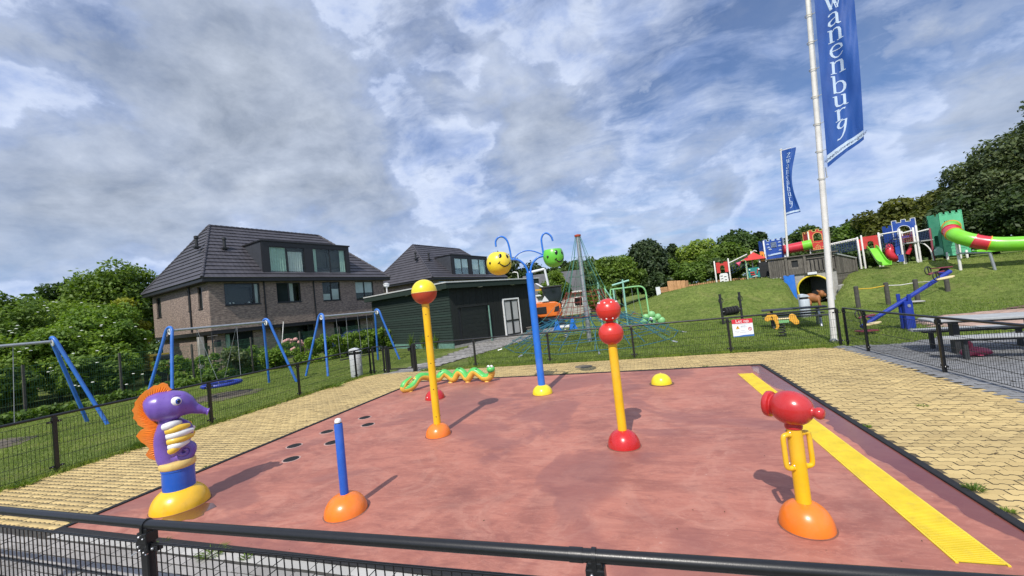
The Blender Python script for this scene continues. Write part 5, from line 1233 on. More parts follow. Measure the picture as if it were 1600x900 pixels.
MB().tube([(0, 0, 0), (tx*5, ty*5, 5), (tx*12, ty*12, 12)], [.080, .068, .050], 20).obj('pole', 'pole_white', t, 60)
MB().lathe([(.11, 0), (.11, .05), (.085, .06)], 20).obj('pole_foot', 'concrete', t, 50)
m = MB()
for z in (4.75, 5.55, 6.35, 7.15, 7.95, 8.75, 9.55): m.tube([(tx*z+.09*math.cos(a), ty*z+.09*math.sin(a)*1.1, z+.015*math.cos(a*2)) for a in [2*PI*k/14 for k in range(14)]], .009, 5, closed=True); m.bar((tx*z+.085, ty*z-.03, z), (tx*z+.15, ty*z-.06, z+.02), .008, 5)
m.bar((tx*1.2+.085, ty*1.2-.03, 1.2), (tx*12+.06, ty*12-.02, 12), .006, 5); m.obj('halyard', 'rope_pale', t, 60)
m = MB(); m.box((tx*1.3+.085, -.03, 1.3), (.03, .04, .18)); m.box((tx*4.75+.12, ty*4.75-.04, 4.9), (.02, .03, .30)); m.obj('cleat', 'galvanised', t)
fl = thing('flag_banner', 'large blue vertical banner lettered wanenburg cut off by the top edge', 'flag', (5.52, 13.76, 5.05), 0, 'blue village banners')
def M_fl(o_, d, lean):
    A = vframe((0, 0, 0), d); A = A @ Matrix(((1, lean, 0, 0), (0, 1, 0, 0), (0, 0, 1, 0), (0, 0, 0, 1))); return A
cl, ps = banner(fl, M_fl(None, (.93, -.32), .047), .88, 0, 6.9, 'Zwanenburg', .38, .37, .42, 1.0, .13, lambda u: .56*u-.05, (.12, .33), zlow=.5)
A = M_fl(None, (.93, -.32), .047)
me_t = text_mesh('speeltuinvereniging', .132, T(.43, .215, 0), 'band_lettering', 'band_print', cl, .25)
for v in me_t.data.vertices:
    p = ps(v.co.x, v.co.y, .012); v.co = A @ Vector(p)
t = thing('flagpole', 'thin far flagpole with the small curling blue banner behind the wooden fort', 'flagpole', (10.08, 33.0, 1.9))
MB().tube([(0, 0, 0), (.50, -.17, 8.95)], [.075, .06], 14).obj('pole', 'pole_white', t, 60)
m = MB(); m.ell((.50, -.17, 8.98), (.09, .09, .06), 12, 8); m.bar((.50, -.17, 8.9), (1.05, -.35, 8.93), .02, 6); m.obj('pole_cap', 'pole_white', t, 60)
fl = thing('flag_banner', 'small far blue banner with pale lettering curling beside the thin flagpole', 'flag', (10.36, 32.84, 6.22), 0, 'blue village banners')
banner(fl, M_fl(None, (.93, -.36), .053), .84, 0, 4.55, 'Zwanenburg', .33, .30, .42, .82, .17, lambda u: .10*u-.06, (.07, .20), zlow=.1, pinch=.42)

# ---------------------------------------------------------------- climbing net pyramid
t = thing('climbing_net', 'tall rope climbing pyramid with grey mast and red and blue nets', 'climbing net', (-2.45, 18.4, -.03))
MB().lathe([(.105, 0), (.095, 4.85)], 18).obj('mast', 'galvanised', t, 50)
m = MB(); m.lathe([(.12, 4.82), (.15, 4.86), (.15, 4.92), (.04, 4.95)], 18); m.obj('mast_cap', 'paint_brick_red', t, 50)
def rp(a, r, z): return Vector((r*math.cos(a), r*math.sin(a), z))
def ropes(nm, mat, paths, r):
    m = MB()
    for p in paths: m.tube(p, r, 4)
    return m.obj(nm, mat, t)
K = 8; an = [2*PI*k/K+.2 for k in range(K)]
ropes('stay_rope', 'rope_teal', [[rp(a, .12, 4.82), rp(a, .42, 3.75), rp(a, 1.10, 2.0), rp(a, 2.05, 1.15), rp(a, 4.05, .05)] for a in an], .013)
def ring(r, z, n=K, sagz=0): return [[rp(an[k], r, z), (rp(an[k], r, z)+rp(an[(k+1) % K], r, z))/2+Vector((0, 0, -sagz)), rp(an[(k+1) % K], r, z)] for k in range(K)]
top = []
for q in range(5): u = q/4; r_ = .30+.62*u; z_ = 3.9-1.75*u; top += ring(r_, z_, sagz=.04)
for k in range(K):
    a = an[k]+PI/K; top.append([rp(a, .30, 3.85), rp(a, .85, 2.15)]); top.append([rp(an[k]+PI/(2*K), .32, 3.8), rp(a+PI/(2*K), .86, 2.3)])
ropes('upper_net', 'rope_green', top, .008)
mid = []
for q in range(6): u = q/5; mid += ring(.86+.60*u, 2.30-1.05*u, sagz=.05)
for k in range(K):
    for e in (0, .33, .66): a = an[k]+2*PI/K*e; mid.append([rp(a, .80, 2.35), rp(a, 1.42, 1.25)])
ropes('red_net', 'rope_red', mid, .011)
low = []
for q in range(7): u = q/6; low += ring(1.75+2.15*u, 1.22-1.10*u+(.12 if q % 2 else 0), sagz=.10)
for k in range(K):
    for e in (0, .25, .5, .75):
        a = an[k]+2*PI/K*e; s_ = .90 if e else 1; low.append([rp(a, 1.6*s_, 1.15), rp(a+.04, 2.6*s_, .80), rp(a-.03, 3.85*s_, .12)])
ropes('skirt_net', 'rope_blue', low, .014)
plat = []
for q in range(4): plat += ring(.35+.36*q, 1.12+.03*q)
for k in range(K*2): a = PI*k/K; plat.append([rp(a, .1, 1.1), rp(a, 1.6, 1.2)])
ropes('inner_net', 'rope_navy', plat, .012)
for a in an: m = MB(); m.bar(rp(a, 4.05, .05), rp(a, 4.25, -.0), .04, 6); m.obj('ground_anchor', 'galvanised', t)

# blue and white springer, pale climbing frame, green swing
t = thing('blue_spring_seat', 'small blue and white spring rocker seen through the climbing net', 'spring rocker', (-4.0, 21.0, -.03))
for x in (-.42, .42):
    m = MB(); m.prism([(-.24, 0), (.24, 0), (.14, .22), (.07, .55), (-.07, .55), (-.14, .22)], -.03, .03, T(x, 0, .42) @ HF); m.obj('side_panel', 'paint_sky_blue', t, bevel=.01)
m = MB(); m.box((0, 0, .62), (.5, .3, .12)); m.obj('seat', 'paint_white', t, bevel=.02)
def spring(parent, z0, z1, r, mat, n=5):
    k = n*16; MB().tube([(r*math.cos(2*PI*i/16), r*math.sin(2*PI*i/16), z0+(z1-z0)*i/k) for i in range(k+1)], .017, 6).obj('spring', mat, parent, 60)
spring(t, 0, .46, .12, 'galvanised')
t = thing('steel_playframe', 'pale green and mint steel frame behind the climbing net', 'play frame', (-1.6, 25.6, -.03), R(8))
for x in (-.9, 0, .62): m = MB(); m.bar((x, 0, 0), (x, 0, 2.85 if x != 0 else 2.3), .055, 10); m.obj('post', 'mint_steel', t, 50)
for x in (-.9, -.45): m = MB(); m.bar((x, .8, 0), (x, .8, 2.6), .05, 10); m.obj('post', 'pale_green_steel', t, 50)
m = MB(); m.bar((-.05, 0, 2.55), (1.0, 0, 2.75), .06, 8); m.bar((-.9, 0, 2.2), (-.45, .8, 1.5), .04, 8); m.bar((-.45, .8, 2.4), (.0, 0, 1.4), .04, 8); m.obj('crossbar', 'mint_steel', t, 50)
t = thing('green_swing', 'pale green arched swing frame at the foot of the left mound', 'swing', (-1.9, 27.4, -.03), R(-6))
p = catmull([(0, 0, 2.32), (.9, 0, 2.33), (1.7, 0, 2.34), (2.02, 0, 2.27), (2.18, 0, 2.05), (2.22, 0, 1.7), (2.30, -.4, .05)], 6)
MB().tube(p, .050, 12).obj('arch_tube', 'pale_green_steel', t, 60)
MB().tube([(1.72, .05, 2.30), (1.70, .3, 1.6), (1.78, .9, .0)], .045, 10).obj('rear_leg', 'pale_green_steel', t, 60)
MB().tube([(0, 0, 2.32), (-.2, -.5, 0)], .045, 10).obj('rear_leg', 'pale_green_steel', t, 60); MB().tube([(0, 0, 2.32), (-.2, .6, 0)], .045, 10).obj('rear_leg', 'pale_green_steel', t, 60)
for x in (.3, .75, 1.35): m = MB(); m.bar((x, 0, 2.3), (x+.05, .1, .62), .011, 5); m.obj('chain', 'chain', t)
m = MB(); m.box((.55, .1, .6), (.5, .2, .04)); m.obj('seat', 'black_rubber', t, bevel=.01); m = MB(); m.box((1.4, .1, .6), (.3, .2, .04)); m.obj('seat', 'plate_maroon', t, bevel=.01)
t = thing('flower_spring_rocker', 'light green flower shaped rocker low on the lawn beside the green swing', 'spring rocker', (.42, 24.2, -.03))
m = MB(); m.ell((0, 0, .34), (.26, .20, .20), 18, 10); m.obj('centre', 'pale_green_steel', t, 60)
for i, (x, z, r_) in enumerate([(-.45, .26, .20), (-.30, .50, .19), (.02, .62, .21), (.34, .46, .19), (.50, .24, .21), (.0, .16, .2)]): m = MB(); m.ell((x, -.05, z), (r_, .16, r_), 16, 10); m.obj('petal', 'pale_green_steel', t, 60)
m = MB(); m.ell((-.05, -.22, .40), (.10, .05, .10), 12, 8); m.obj('centre_button', 'eye_white', t, 60); m = MB(); m.ell((-.02, -.26, .28), (.08, .05, .05), 12, 8); m.obj('mouth', 'eye_black', t, 60)
# crates and white board on the crest
def terr2(x, y): return terr(x, y)
t = thing('timber_stack', 'pale new timber planter boxes on the crest of the left mound', 'timber', (2.2, 35.9, terr(2.9, 35.9)-.1), R(-2))
for k, (a, b, z) in enumerate([(0, .46, .92), (.47, .72, .90), (.73, 1.02, .87), (1.03, 1.36, .84), (1.37, 1.60, .80)]): m = MB(); m.box2((a, 0, 0), (b, .5, z)); m.obj('plank', 'orange_wood', t, bevel=.01)
for k in range(3): m = MB(); m.box2((-.78+k*.01, .1, .02+k*.15), (-.03, .4, .16+k*.15)); m.obj('plank', 'orange_wood', t)
t = thing('log_edging', 'row of short pale round logs along the crest of the left mound', 'edging', (3.9, 35.9, 1.85))
m_ = MB(); m_.lathe([(.075, -.2), (.075, .20), (.065, .21)], 10); lg = bpy.data.meshes.new('log'); lg.from_pydata(m_.v, [], m_.f); lg.materials.append(MATS['orange_wood'])
for k in range(34): o = link('log', lg, t); x = k*.17; o.location = (x, -.012*x*x*.6+.0*x, terr(3.9+x, 35.9)-1.85+random.uniform(-.03, .03)); o.rotation_euler = (0, 0, random.random()*6)
tag(MB().box2((-.17, -.02, -.05), (.17, .02, .78)).obj('notice_board', 'golf_white', bevel=.01), 'leaning white notice board at the left end of the mound crest', 'sign'); nb2 = bpy.data.objects['notice_board']; nb2.location = (1.42, 35.4, 1.35); nb2.rotation_euler = (0, R(-3), 0)

# ---------------------------------------------------------------- fitness rack, spring dog, picnic bench on the lawn
t = thing('roller_rack', 'dark play rack with two ringed posts and a black roller between them', 'play rack', (3.60, 21.5, -.03), R(22))
for x in (0, .98):
    m = MB(); m.bar((x, 0, 0), (x, 0, 1.42), .055, 12); po = m.obj('post', 'machine_dark', t, 50)
    m = MB(); m.tube([(x+.11*math.cos(a), -.03, 1.16+.13*math.sin(a)) for a in [2*PI*k/18 for k in range(18)]], .018, 6, closed=True); m.box((x, 0, 1.44), (.09, .09, .06)); m.obj('ring', 'machine_dark', po, 60)
MB().bar((0, 0, .60), (1.05, 0, .66), .025, 8).obj('axle', 'galvanised', t, 50)
m = MB()
for k in range(5): m.lathe([(.10, -.06), (.19, -.05), (.20, 0), (.19, .05), (.10, .06)], 18, T(.18+k*.14, 0, .61+k*.008) @ RY(PI/2))
m.obj('roller', 'tyre', t, 60)
m = MB(); m.box((.45, .0, .42), (1.0, .05, .04)); m.obj('lower_bar', 'machine_dark', t)
t = thing('spring_rocker_dog', 'yellow dog shaped spring rocker behind the back fence', 'spring rocker', (4.35, 15.6, -.03), R(-12))
hp = [(-.20, .30), (-.14, .34), (-.16, .50), (-.20, .60), (-.31, .60), (-.34, .56), (-.42, .57), (-.46, .62), (-.44, .70), (-.38, .74), (-.36, .84), (-.24, .84), (-.18, .78), (-.10, .76), (-.06, .66), (-.06, .48), (-.06, .36), (-.12, .27)]
m = MB(); m.prism(hp, -.03, .03, T(0, -.05, 0) @ HF); m.obj('head_panel', 'dog_yellow', t, bevel=.012)
rpn = [(.22, .62), (.26, .74), (.34, .77), (.42, .72), (.46, .60), (.50, .52), (.50, .44), (.44, .40), (.36, .42), (.30, .50), (.24, .54)]
m = MB(); m.prism(rpn, -.03, .03, T(0, -.05, 0) @ HF); m.obj('rump_panel', 'dog_yellow', t, bevel=.012)
m = MB(); m.box((.08, 0, .62), (.34, .22, .03)); m.obj('seat', 'seat_cream', t, bevel=.01); m = MB(); m.box((.08, -.02, .53), (.30, .12, .10)); m.obj('bracket', 'pale_green_steel', t, bevel=.01)
m = MB(); m.lathe([(.012, -.09), (.012, .09)], 8, T(-.22, -.05, .68) @ RX(PI/2)); m.obj('handle', 'machine_dark', t); m = MB(); m.ell((-.24, -.083, .70), (.016, .006, .035), 10, 6); m.obj('eye', 'eye_black', t)
spring(t, .02, .48, .10, 'machine_dark')
t = thing('picnic_bench', 'dark picnic table with attached benches on the lawn behind the back fence', 'picnic table', (5.55, 18.2, -.03), R(-12))
for y, z, w in ((0, .72, .30), (.32, .72, .30)): m = MB(); m.box((0, y, z), (2.1, w, .05)); m.obj('table_board', 'picnic_dark', t, bevel=.008)
for y in (-.42, .76): m = MB(); m.box((0, y, .45), (2.1, .26, .05)); m.obj('bench_board', 'picnic_dark', t, bevel=.008)
for x in (-.72, .78):
    for s_ in (-1, 1): m = MB(); m.bar((x, .16+s_*.12, .69), (x, .16+s_*.44, .0), .045, 8); m.obj('leg', 'galvanised' if x > 0 else 'picnic_dark', t, 50)
    m = MB(); m.box((x, .17, .405), (.06, 1.3, .06)); m.obj('cross_beam', 'picnic_dark', t)

# ---------------------------------------------------------------- seesaw
t = thing('seesaw', 'blue four seat seesaw tilted up to the right behind the right fence', 'seesaw', (7.75, 15.6, -.03), R(14))
m = MB()
m.prism([(-.13, 0), (.13, 0), (.12, .86), (-.12, .86)], -.12, -.04, HF); m.prism([(-.13, 0), (.13, 0), (.12, .86), (-.12, .86)], .04, .12, HF); m.box((0, 0, .40), (.20, .078, .78)); m.obj('pedestal', 'paint_navy', t, bevel=.01)
m = MB(); m.box((-.10, .09, .97), (.10, .04, .26)); m.box((.06, -.09, .94), (.10, .04, .26)); m.obj('bearing_cheek', 'paint_navy', t, bevel=.01)
m = MB(); m.lathe([(.05, -.135), (.05, .135)], 14, T(0, 0, .72) @ RX(PI/2)); m.obj('pivot_bolt', 'galvanised', t, 50)
sl = R(27); bx = lambda u, y=0, w=0: (u*math.cos(sl)-w*math.sin(sl), y, .90+u*math.sin(sl)+w*math.cos(sl))
MB().tube([bx(-1.55), bx(1.62)], .062, 12).obj('beam', 'paint_navy', t, 50)
for i, (u, y) in enumerate([(-1.42, -.30), (-1.05, .30), (1.12, -.30), (1.50, .30)]):
    c = bx(u, y, .06)
    m = MB(); m.prism([(-.24, -.02), (-.1, -.09), (.14, -.10), (.27, -.03), (.27, .03), (.14, .10), (-.1, .09), (-.24, .02)], -.025, .025, T(*c) @ RY(-sl*.25)); so = m.obj('seat', 'seat_cream' if y < 0 else 'plate_maroon', t, bevel=.012)
    m = MB(); m.tube([bx(u, 0, .02), bx(u, y*.9, .03)], .03, 8); m.obj('seat_arm', 'paint_navy', t, 50)
    s_ = 1 if u < 0 else -1; h = bx(u-.17*(1 if u > 0 else 1), y, .24)
    m = MB(); m.tube([(h[0]+.12*math.cos(a), h[1]+.03*math.cos(a), h[2]+.13*math.sin(a)) for a in [2*PI*k/18 for k in range(18)]], .016, 6, closed=True); m.bar((h[0], h[1], h[2]+.12), (h[0]+.04, h[1], h[2]-.16), .016, 6); m.obj('handle_ring', 'machine_dark', so, 60)
m = MB(); m.lathe([(.06, -.05), (.13, -.05), (.13, .05), (.06, .05)], 16, T(*bx(1.70, .28, -.05)) @ RX(PI/2)); m.obj('buffer', 'tyre', t, 50)
m = MB(); m.box(bx(1.72, .30, .10), (.42, .28, .03)); m.obj('foot_plate', 'plate_maroon', t); m = MB(); m.box(bx(-1.68, -.32, -.02), (.50, .30, .03)); m.obj('foot_plate', 'plate_maroon', t)

# rope rail posts
pts_ = [(10.33, 24.6), (11.76, 25.0), (12.81, 24.75), (14.6, 25.8)]
t = thing('rope_rail', 'low rope rail on four dark round timber posts below the right mound', 'rope rail', (10.33, 24.6, -.03))
tops = []
for i, (x, y) in enumerate(pts_):
    m = MB(); m.lathe([(.10, -.05), (.095, 1.08+.03*i), (.06, 1.10+.03*i)], 14, T(x-10.33, y-24.6, 0)); m.obj('post', 'post_dark_wood', t, 50); tops.append(Vector((x-10.33, y-24.6, .95+.02*i)))
for i, mt in enumerate(('rope_pale', 'pole_white', 'rope_pale')):
    a, b = tops[i], tops[i+1]; MB().tube([a, (a+b)/2-Vector((0, 0, .05)), b], .022, 6).obj('rope', mt if i != 0 else 'plastic_yellow', t, 60)
m = MB(); m.ell((3.1, .9, .28), (.35, .22, .06), 14, 8); tag(m.obj('boulder', 'concrete', smooth=60), 'flat grey stone in the grass behind the raised end of the seesaw', 'stone'); bpy.data.objects['boulder'].location = (9.3, 23.2, -.2)

# ---------------------------------------------------------------- concrete picnic tables and seal on the right
def slab_table(label, loc, rz, L1, L2):
    t = thing('picnic_table', label, 'picnic table', loc, rz, 'slab picnic tables right of the splash pad')
    m = MB(); m.box((0, 0, .735), (L1, .72, .05)); m.obj('table_top', 'slab_grey', t, bevel=.012)
    for y in (-.72, .72):
        m = MB(); m.prism([(-L2/2, -.13), (-L2/2+.12, -.16), (L2/2-.12, -.16), (L2/2, -.13), (L2/2, .13), (L2/2-.12, .16), (-L2/2+.12, .16), (-L2/2, .13)], .415, .455, T(0, y, 0)); m.obj('bench', 'slab_grey', t, bevel=.01)
        for x in (-L2*.33, L2*.33): m = MB(); m.box((x, y, .205), (.07, .10, .41)); m.obj('bench_leg', 'picnic_dark', t, bevel=.006)
        m = MB(); m.box((0, y, .39), (L2*.8, .14, .048)); m.obj('bench_rail', 'picnic_dark', t)
    for x in (-L1*.28, L1*.28): m = MB(); m.box((x, 0, .345), (.10, .2, .69)); m.obj('table_leg', 'picnic_dark', t, bevel=.006)
    m = MB(); m.box((0, 0, .69), (L1*.8, .5, .038)); m.obj('table_rail', 'picnic_dark', t)
    return t
slab_table('grey slab picnic table with two benches just right of the splash pad fence', (6.80, 10.95, 0), R(-10), 2.0, 2.1)
t = thing('seal_sculpture', 'small pink rounded seal sculpture under the grey slab picnic bench', 'sculpture', (6.28, 10.62, 0), R(10)); t.scale = (.58, .58, .62)
p = catmull([(-.42, 0, .13), (-.25, 0, .15), (.05, 0, .16), (.28, 0, .13), (.45, 0, .10), (.55, 0, .07)], 5); m = MB(); m.tube(p, [float(np.interp(i/(len(p)-1), [0, .12, .4, .75, 1], [.05, .13, .155, .11, .03])) for i in range(len(p))], 18); m.obj('body', 'seal_pink', t, 70)
m = MB(); m.tube([(-.12, 0, .20), (-.10, 0, .33), (-.14, -.02, .42)], [.10, .075, .085], 14); m.ell((-.17, -.02, .44), (.11, .09, .085), 16, 10); m.obj('head', 'seal_pink', t, 70)
m = MB(); m.ell((.02, -.17, .06), (.12, .10, .03), 12, 6); m.ell((.02, .17, .06), (.12, .10, .03), 12, 6); m.obj('flipper', 'seal_pink', t, 60)

# ---------------------------------------------------------------- wooden fort with tunnel
t = thing('wooden_fort', 'weathered wooden fort with a yellow rimmed tunnel mouth and blue panel', 'play fort', (8.65, 31.85, 0), math.atan2(-1.05, 3.35))
def plank(x0, x1, z0, z1, y=0, th=.05, mat='weathered_wood', nm='plank'): return MB().box2((x0, y-th, z0), (x1, y, z1)).obj(nm, mat, t)
m = MB()                                                # concrete portal with a round hole
cx, cz, rr_ = 2.30, .88, .86
top_ = [(1.42, -.1), (1.42, 1.95), (3.65, 1.95), (3.65, -.1)]
hole = [(cx+rr_*math.cos(a), max(-.1, cz+rr_*math.sin(a))) for a in [PI*1.28-PI*1.56*k/24 for k in range(25)]]
hl = [(x, z) for x, z in hole]
m.prism([(1.335, -.1), (1.335, 2.0), (3.55, 2.0), (3.55, -.1)]+[(x, z) for x, z in reversed(hl)], -.35, -.02, HF); m.obj('portal_wall', 'concrete', t)
m = MB(); m.tube([(cx+(rr_+.03)*math.cos(a), -.03, cz+(rr_+.03)*math.sin(a)) for a in [PI*1.22-PI*1.44*k/30 for k in range(31)]], .055, 8); m.obj('tunnel_rim', 'grate_yellow', t, 60)
m = MB(); k_ = 24; vs = []; 
for yy in (.02, 4.6):
    for q in range(k_): vs.append((cx+rr_*math.cos(2*PI*q/k_), yy, cz+rr_*math.sin(2*PI*q/k_)))
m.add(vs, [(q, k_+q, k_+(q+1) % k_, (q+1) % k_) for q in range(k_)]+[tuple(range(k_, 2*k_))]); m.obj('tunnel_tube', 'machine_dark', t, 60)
MB().box2((.72, -.16, .05), (1.33, -.09, 1.95)).obj('blue_panel', 'paint_sky_blue', t, bevel=.01)
for k in range(5): MB().box2((-.2, -.10+.0*k, 1.05+k*.13), (.79, -.03, 1.17+k*.13)).obj('sleeper', 'weathered_wood', t)
for k in range(8): plank(-.05+k*.115, .055+k*.115, 1.72+random.uniform(-.02, .02), 3.13+random.uniform(-.02, .02), -.08, .05)
plank(.90, 1.04, 1.93, 3.20, -.10, .09, nm='corner_post'); plank(1.06, 1.90, 1.96, 2.32, -.04); plank(1.06, 1.26, 2.325, 3.08, -.04); plank(1.62, 1.90, 2.325, 3.08, -.04); plank(1.265, 1.615, 2.90, 3.08, -.04); plank(1.265, 1.615, 2.325, 2.45, -.04)
plank(1.92, 2.06, 1.96, 3.12, -.09, .09, nm='corner_post')
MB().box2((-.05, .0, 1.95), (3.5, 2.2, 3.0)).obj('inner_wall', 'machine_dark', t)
for k in range(7): plank(2.08+k*.215, 2.08+k*.215+.15, 2.05+random.uniform(-.03, .03), 2.80+random.uniform(-.03, .03), -.05)
plank(2.08, 3.55, 1.96, 2.10, .0, .04, nm='rail_board'); plank(2.08, 3.55, 2.88, 3.06, .0, .06, nm='rail_board')
MB().box2((-.15, -.22, 3.13), (3.75, 2.3, 3.21)).obj('roof_edge', 'weathered_wood', t)
for x, y in ((.35, -.14), (.55, -.14), (.15, -.14)): MB().lathe([(.05, 0), (.05, .04), (.02, .05)], 10, T(x, y, 1.83) @ RX(PI/2)).obj('bolt_cap', 'slab_grey', t)
MB().box((cx, -.12, 1.92), (.50, .10, .16)).obj('lamp_box', 'golf_white', t, bevel=.02)
R0 = T(3.56, .02, 0) @ RZ(1.05)                            # right flank of the fort
for k in range(11): MB(R0).box2((k*.20, -.05, 1.75+random.uniform(-.03, .03)), (k*.20+.17, 0, 2.98-.035*k+random.uniform(-.03, .03))).obj('plank', 'weathered_wood', t)
for k in range(6): MB(R0).box2((0, -.02, .55+k*.2), (2.2, .03, .74+k*.2)).obj('sleeper', 'weathered_wood', t)
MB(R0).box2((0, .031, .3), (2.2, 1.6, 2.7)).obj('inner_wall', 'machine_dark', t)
MB(R0).add([(-.1, -.12, 3.08), (2.35, -.12, 2.66), (2.35, 1.7, 2.66), (-.1, 1.7, 3.08), (-.1, -.12, 3.0), (2.35, -.12, 2.58), (2.35, 1.7, 2.58), (-.1, 1.7, 3.0)], [(0, 1, 2, 3), (7, 6, 5, 4), (0, 4, 5, 1), (1, 5, 6, 2), (3, 2, 6, 7), (0, 3, 7, 4)]).obj('lean_to_roof', 'slab_grey', t)
m = MB(R0); m.bar((2.28, -.06, .4), (2.28, -.06, 2.62), .07, 10); m.obj('corner_post', 'weathered_wood', t, 50)
m = MB(R0); m.prism([(-.4, -.1), (2.5, -.1), (2.3, .75), (1.2, .98), (.2, 1.05), (-.4, 1.0)], -.1, .10, T(.05, -.20, 0) @ HF); m.obj('retaining_wall', 'concrete', t, bevel=.04)
# brown sculpture in front of the mouth
t = thing('animal_sculpture', 'brown carved animal sculpture crouching in front of the tunnel mouth', 'sculpture', (9.30, 27.0, .0), R(-20)); t.scale = (.62, .8, 1.0)
m = MB(); m.tube(catmull([(-.62, 0, .42), (-.45, 0, .52), (-.10, 0, .55), (.25, 0, .48), (.50, 0, .56)], 5), [.16+.10*math.sin(PI*min(1, i/20*.9+.1)) for i in range(21)], 16); m.obj('body', 'lion_brown', t, 70)
m = MB(); m.ell((.62, 0, .74), (.24, .19, .20), 16, 10); m.ell((.84, 0, .66), (.13, .11, .10), 12, 8); m.tube([(.45, .12, .86), (.30, .16, .95)], [.07, .03], 8); m.tube([(.45, -.12, .86), (.30, -.16, .95)], [.07, .03], 8); m.obj('head', 'lion_brown', t, 70)
for x, y, b in ((-.45, .2, 1), (-.45, -.2, 1), (.35, .17, 0), (.35, -.17, 0)): m = MB(); m.tube(catmull([(x, y*.6, .45), (x+(.20 if b else .02), y*1.2, .24), (x-(.10 if b else -.05), y*1.2, .06), (x+.18, y*1.2, .04)], 4), [.13-.006*i for i in range(13)], 10); m.obj('leg', 'lion_brown', t, 70)

# ---------------------------------------------------------------- castle play structure along the crest
t = thing('castle_playground', 'long coloured castle climbing structure with slides and net bridges on the crest', 'climbing structure', (11, 33, 0), 0)
def W_(): return MB(T(-11, -33, 0))
def post(x, y, z0, z1, mat='pole_white', r=.055): m = W_(); m.lathe([(r, z0), (r, z1), (r*.6, z1+.03)], 12, T(x, y, 0)); return m.obj('post', mat, t, 50)
def cren(w, h, n, d): 
    P = [(0, 0), (w, 0), (w, h)]; st = w/(2*n-1)
    for k in range(2*n-1):
        x1 = w-st*k; x2 = w-st*(k+1); top = h if k % 2 == 0 else h-d; P += [(x1, top), (x2, top)]
    out = []
    for p in P:
        if not out or math.dist(p, out[-1]) > 1e-6: out.append(p)
    return out
def cpanel(a, b, z0, z1, mat, n=3, d=.16, hole=None, name='tower_panel', rim=None):
    A = T(-11, -33, 0) @ wall_frame(a, b, z0); w = math.dist(a, b); h = z1-z0
    if hole:                                            # arched opening: built as strips round the hole
        hx0, hx1, hz0, hz1 = hole; m = MB(A)
        P = cren(w, h, n, d); m.prism([(0, 0), (hx0, 0), (hx0, h-d)]+[(0, h-d)], -.02, .02); m.prism([(hx1, 0), (w, 0), (w, h-d), (hx1, h-d)], -.02, .02)
        if hz0 > 0: m.prism([(hx0, 0), (hx1, 0), (hx1, hz0), (hx0, hz0)], -.02, .02)
        c = (hx0+hx1)/2; r = (hx1-hx0)/2; arc = [(c+r*math.cos(q), hz1-r+r*math.sin(q)) for q in [PI*k/12 for k in range(13)]]
        m.prism([(hx1, h-d), (hx0, h-d)]+arc[::-1], -.02, .02)
        st = w/(2*n-1)
        for k in range(0, 2*n-1, 2): m.prism([(st*k, h-d), (st*(k+1), h-d), (st*(k+1), h), (st*k, h)], -.0195, .0195)
    else: m = MB(A); m.prism(cren(w, h, n, d), -.02, .02)
    o = m.obj(name, mat, t)
    if rim:
        q = MB(A); e = .022
        P = cren(w, h, n, d); P2 = P+[P[0]]
        for i in range(len(P)): q.bar((P2[i][0], P2[i][1], .025), (P2[i+1][0], P2[i+1][1], .025), .022, 4)
        if hole:
            hx0, hx1, hz0, hz1 = hole; c = (hx0+hx1)/2; r = (hx1-hx0)/2+.03
            q.tube([(hx0-.03, hz0, .025)]+[(c+r*math.cos(a), hz1-r+r*math.sin(a)+.03, .025) for a in [PI-PI*k/12 for k in range(13)]]+[(hx1+.03, hz0, .025)], .02, 4)
        q.obj('printed_outline', rim, o)
    return o, A, w, h
def net(a, b, za0, za1, zb0, zb1, nx, nz, mat='rope_navy', rail=True, name='net_bridge', sag=.05):
    m = W_(); A, B = Vector((*a, 0)), Vector((*b, 0)); f = lambda u, v: A.lerp(B, u)+Vector((0, 0, (za0+(zb0-za0)*u)*(1-v)+(za1+(zb1-za1)*u)*v-sag*math.sin(PI*u)*(1-v)))
    for i in range(nx+1): m.tube([f(i/nx, j/nz) for j in range(nz+1)], .016, 4)
    for j in range(nz+1): m.tube([f(i/nx, j/nz) for i in range(nx+1)], .016, 4)
    o = m.obj(name, mat, t)
    if rail: q = W_(); q.bar(f(0, 1), f(1, 1), .045, 10); q.obj('handrail', 'pole_white', o, 50)
    return o
# left entrance
post(5.85, 35.5, 1.8, 3.68); post(6.83, 35.32, 1.85, 3.76)
cpanel((5.95, 35.47), (6.76, 35.33), 2.72, 3.55, 'castle_red', 2, .10, (.26, .58, .0, .58))
m = MB(T(-11, -33, 0) @ wall_frame((6.08, 35.35), (6.68, 35.24), 1.85)); m.prism([(0, 0), (.6, 0), (.6, .72), (.5, .80), (.1, .80), (0, .70)], -.03, .03); cw = m.obj('climbing_wall', 'paint_white', t, bevel=.01)
m = MB(T(-11, -33, 0) @ wall_frame((6.08, 35.35), (6.68, 35.24), 1.85))
for x, z in ((.15, .60), (.40, .52), (.16, .38), (.42, .28), (.18, .18)): m.box((x, z, .035), (.16, .05, .02))
m.obj('hold', 'machine_dark', cw)
net((6.83, 35.32), (8.12, 35.0), 2.55, 3.40, 3.10, 3.90, 6, 4, 'rope_navy')
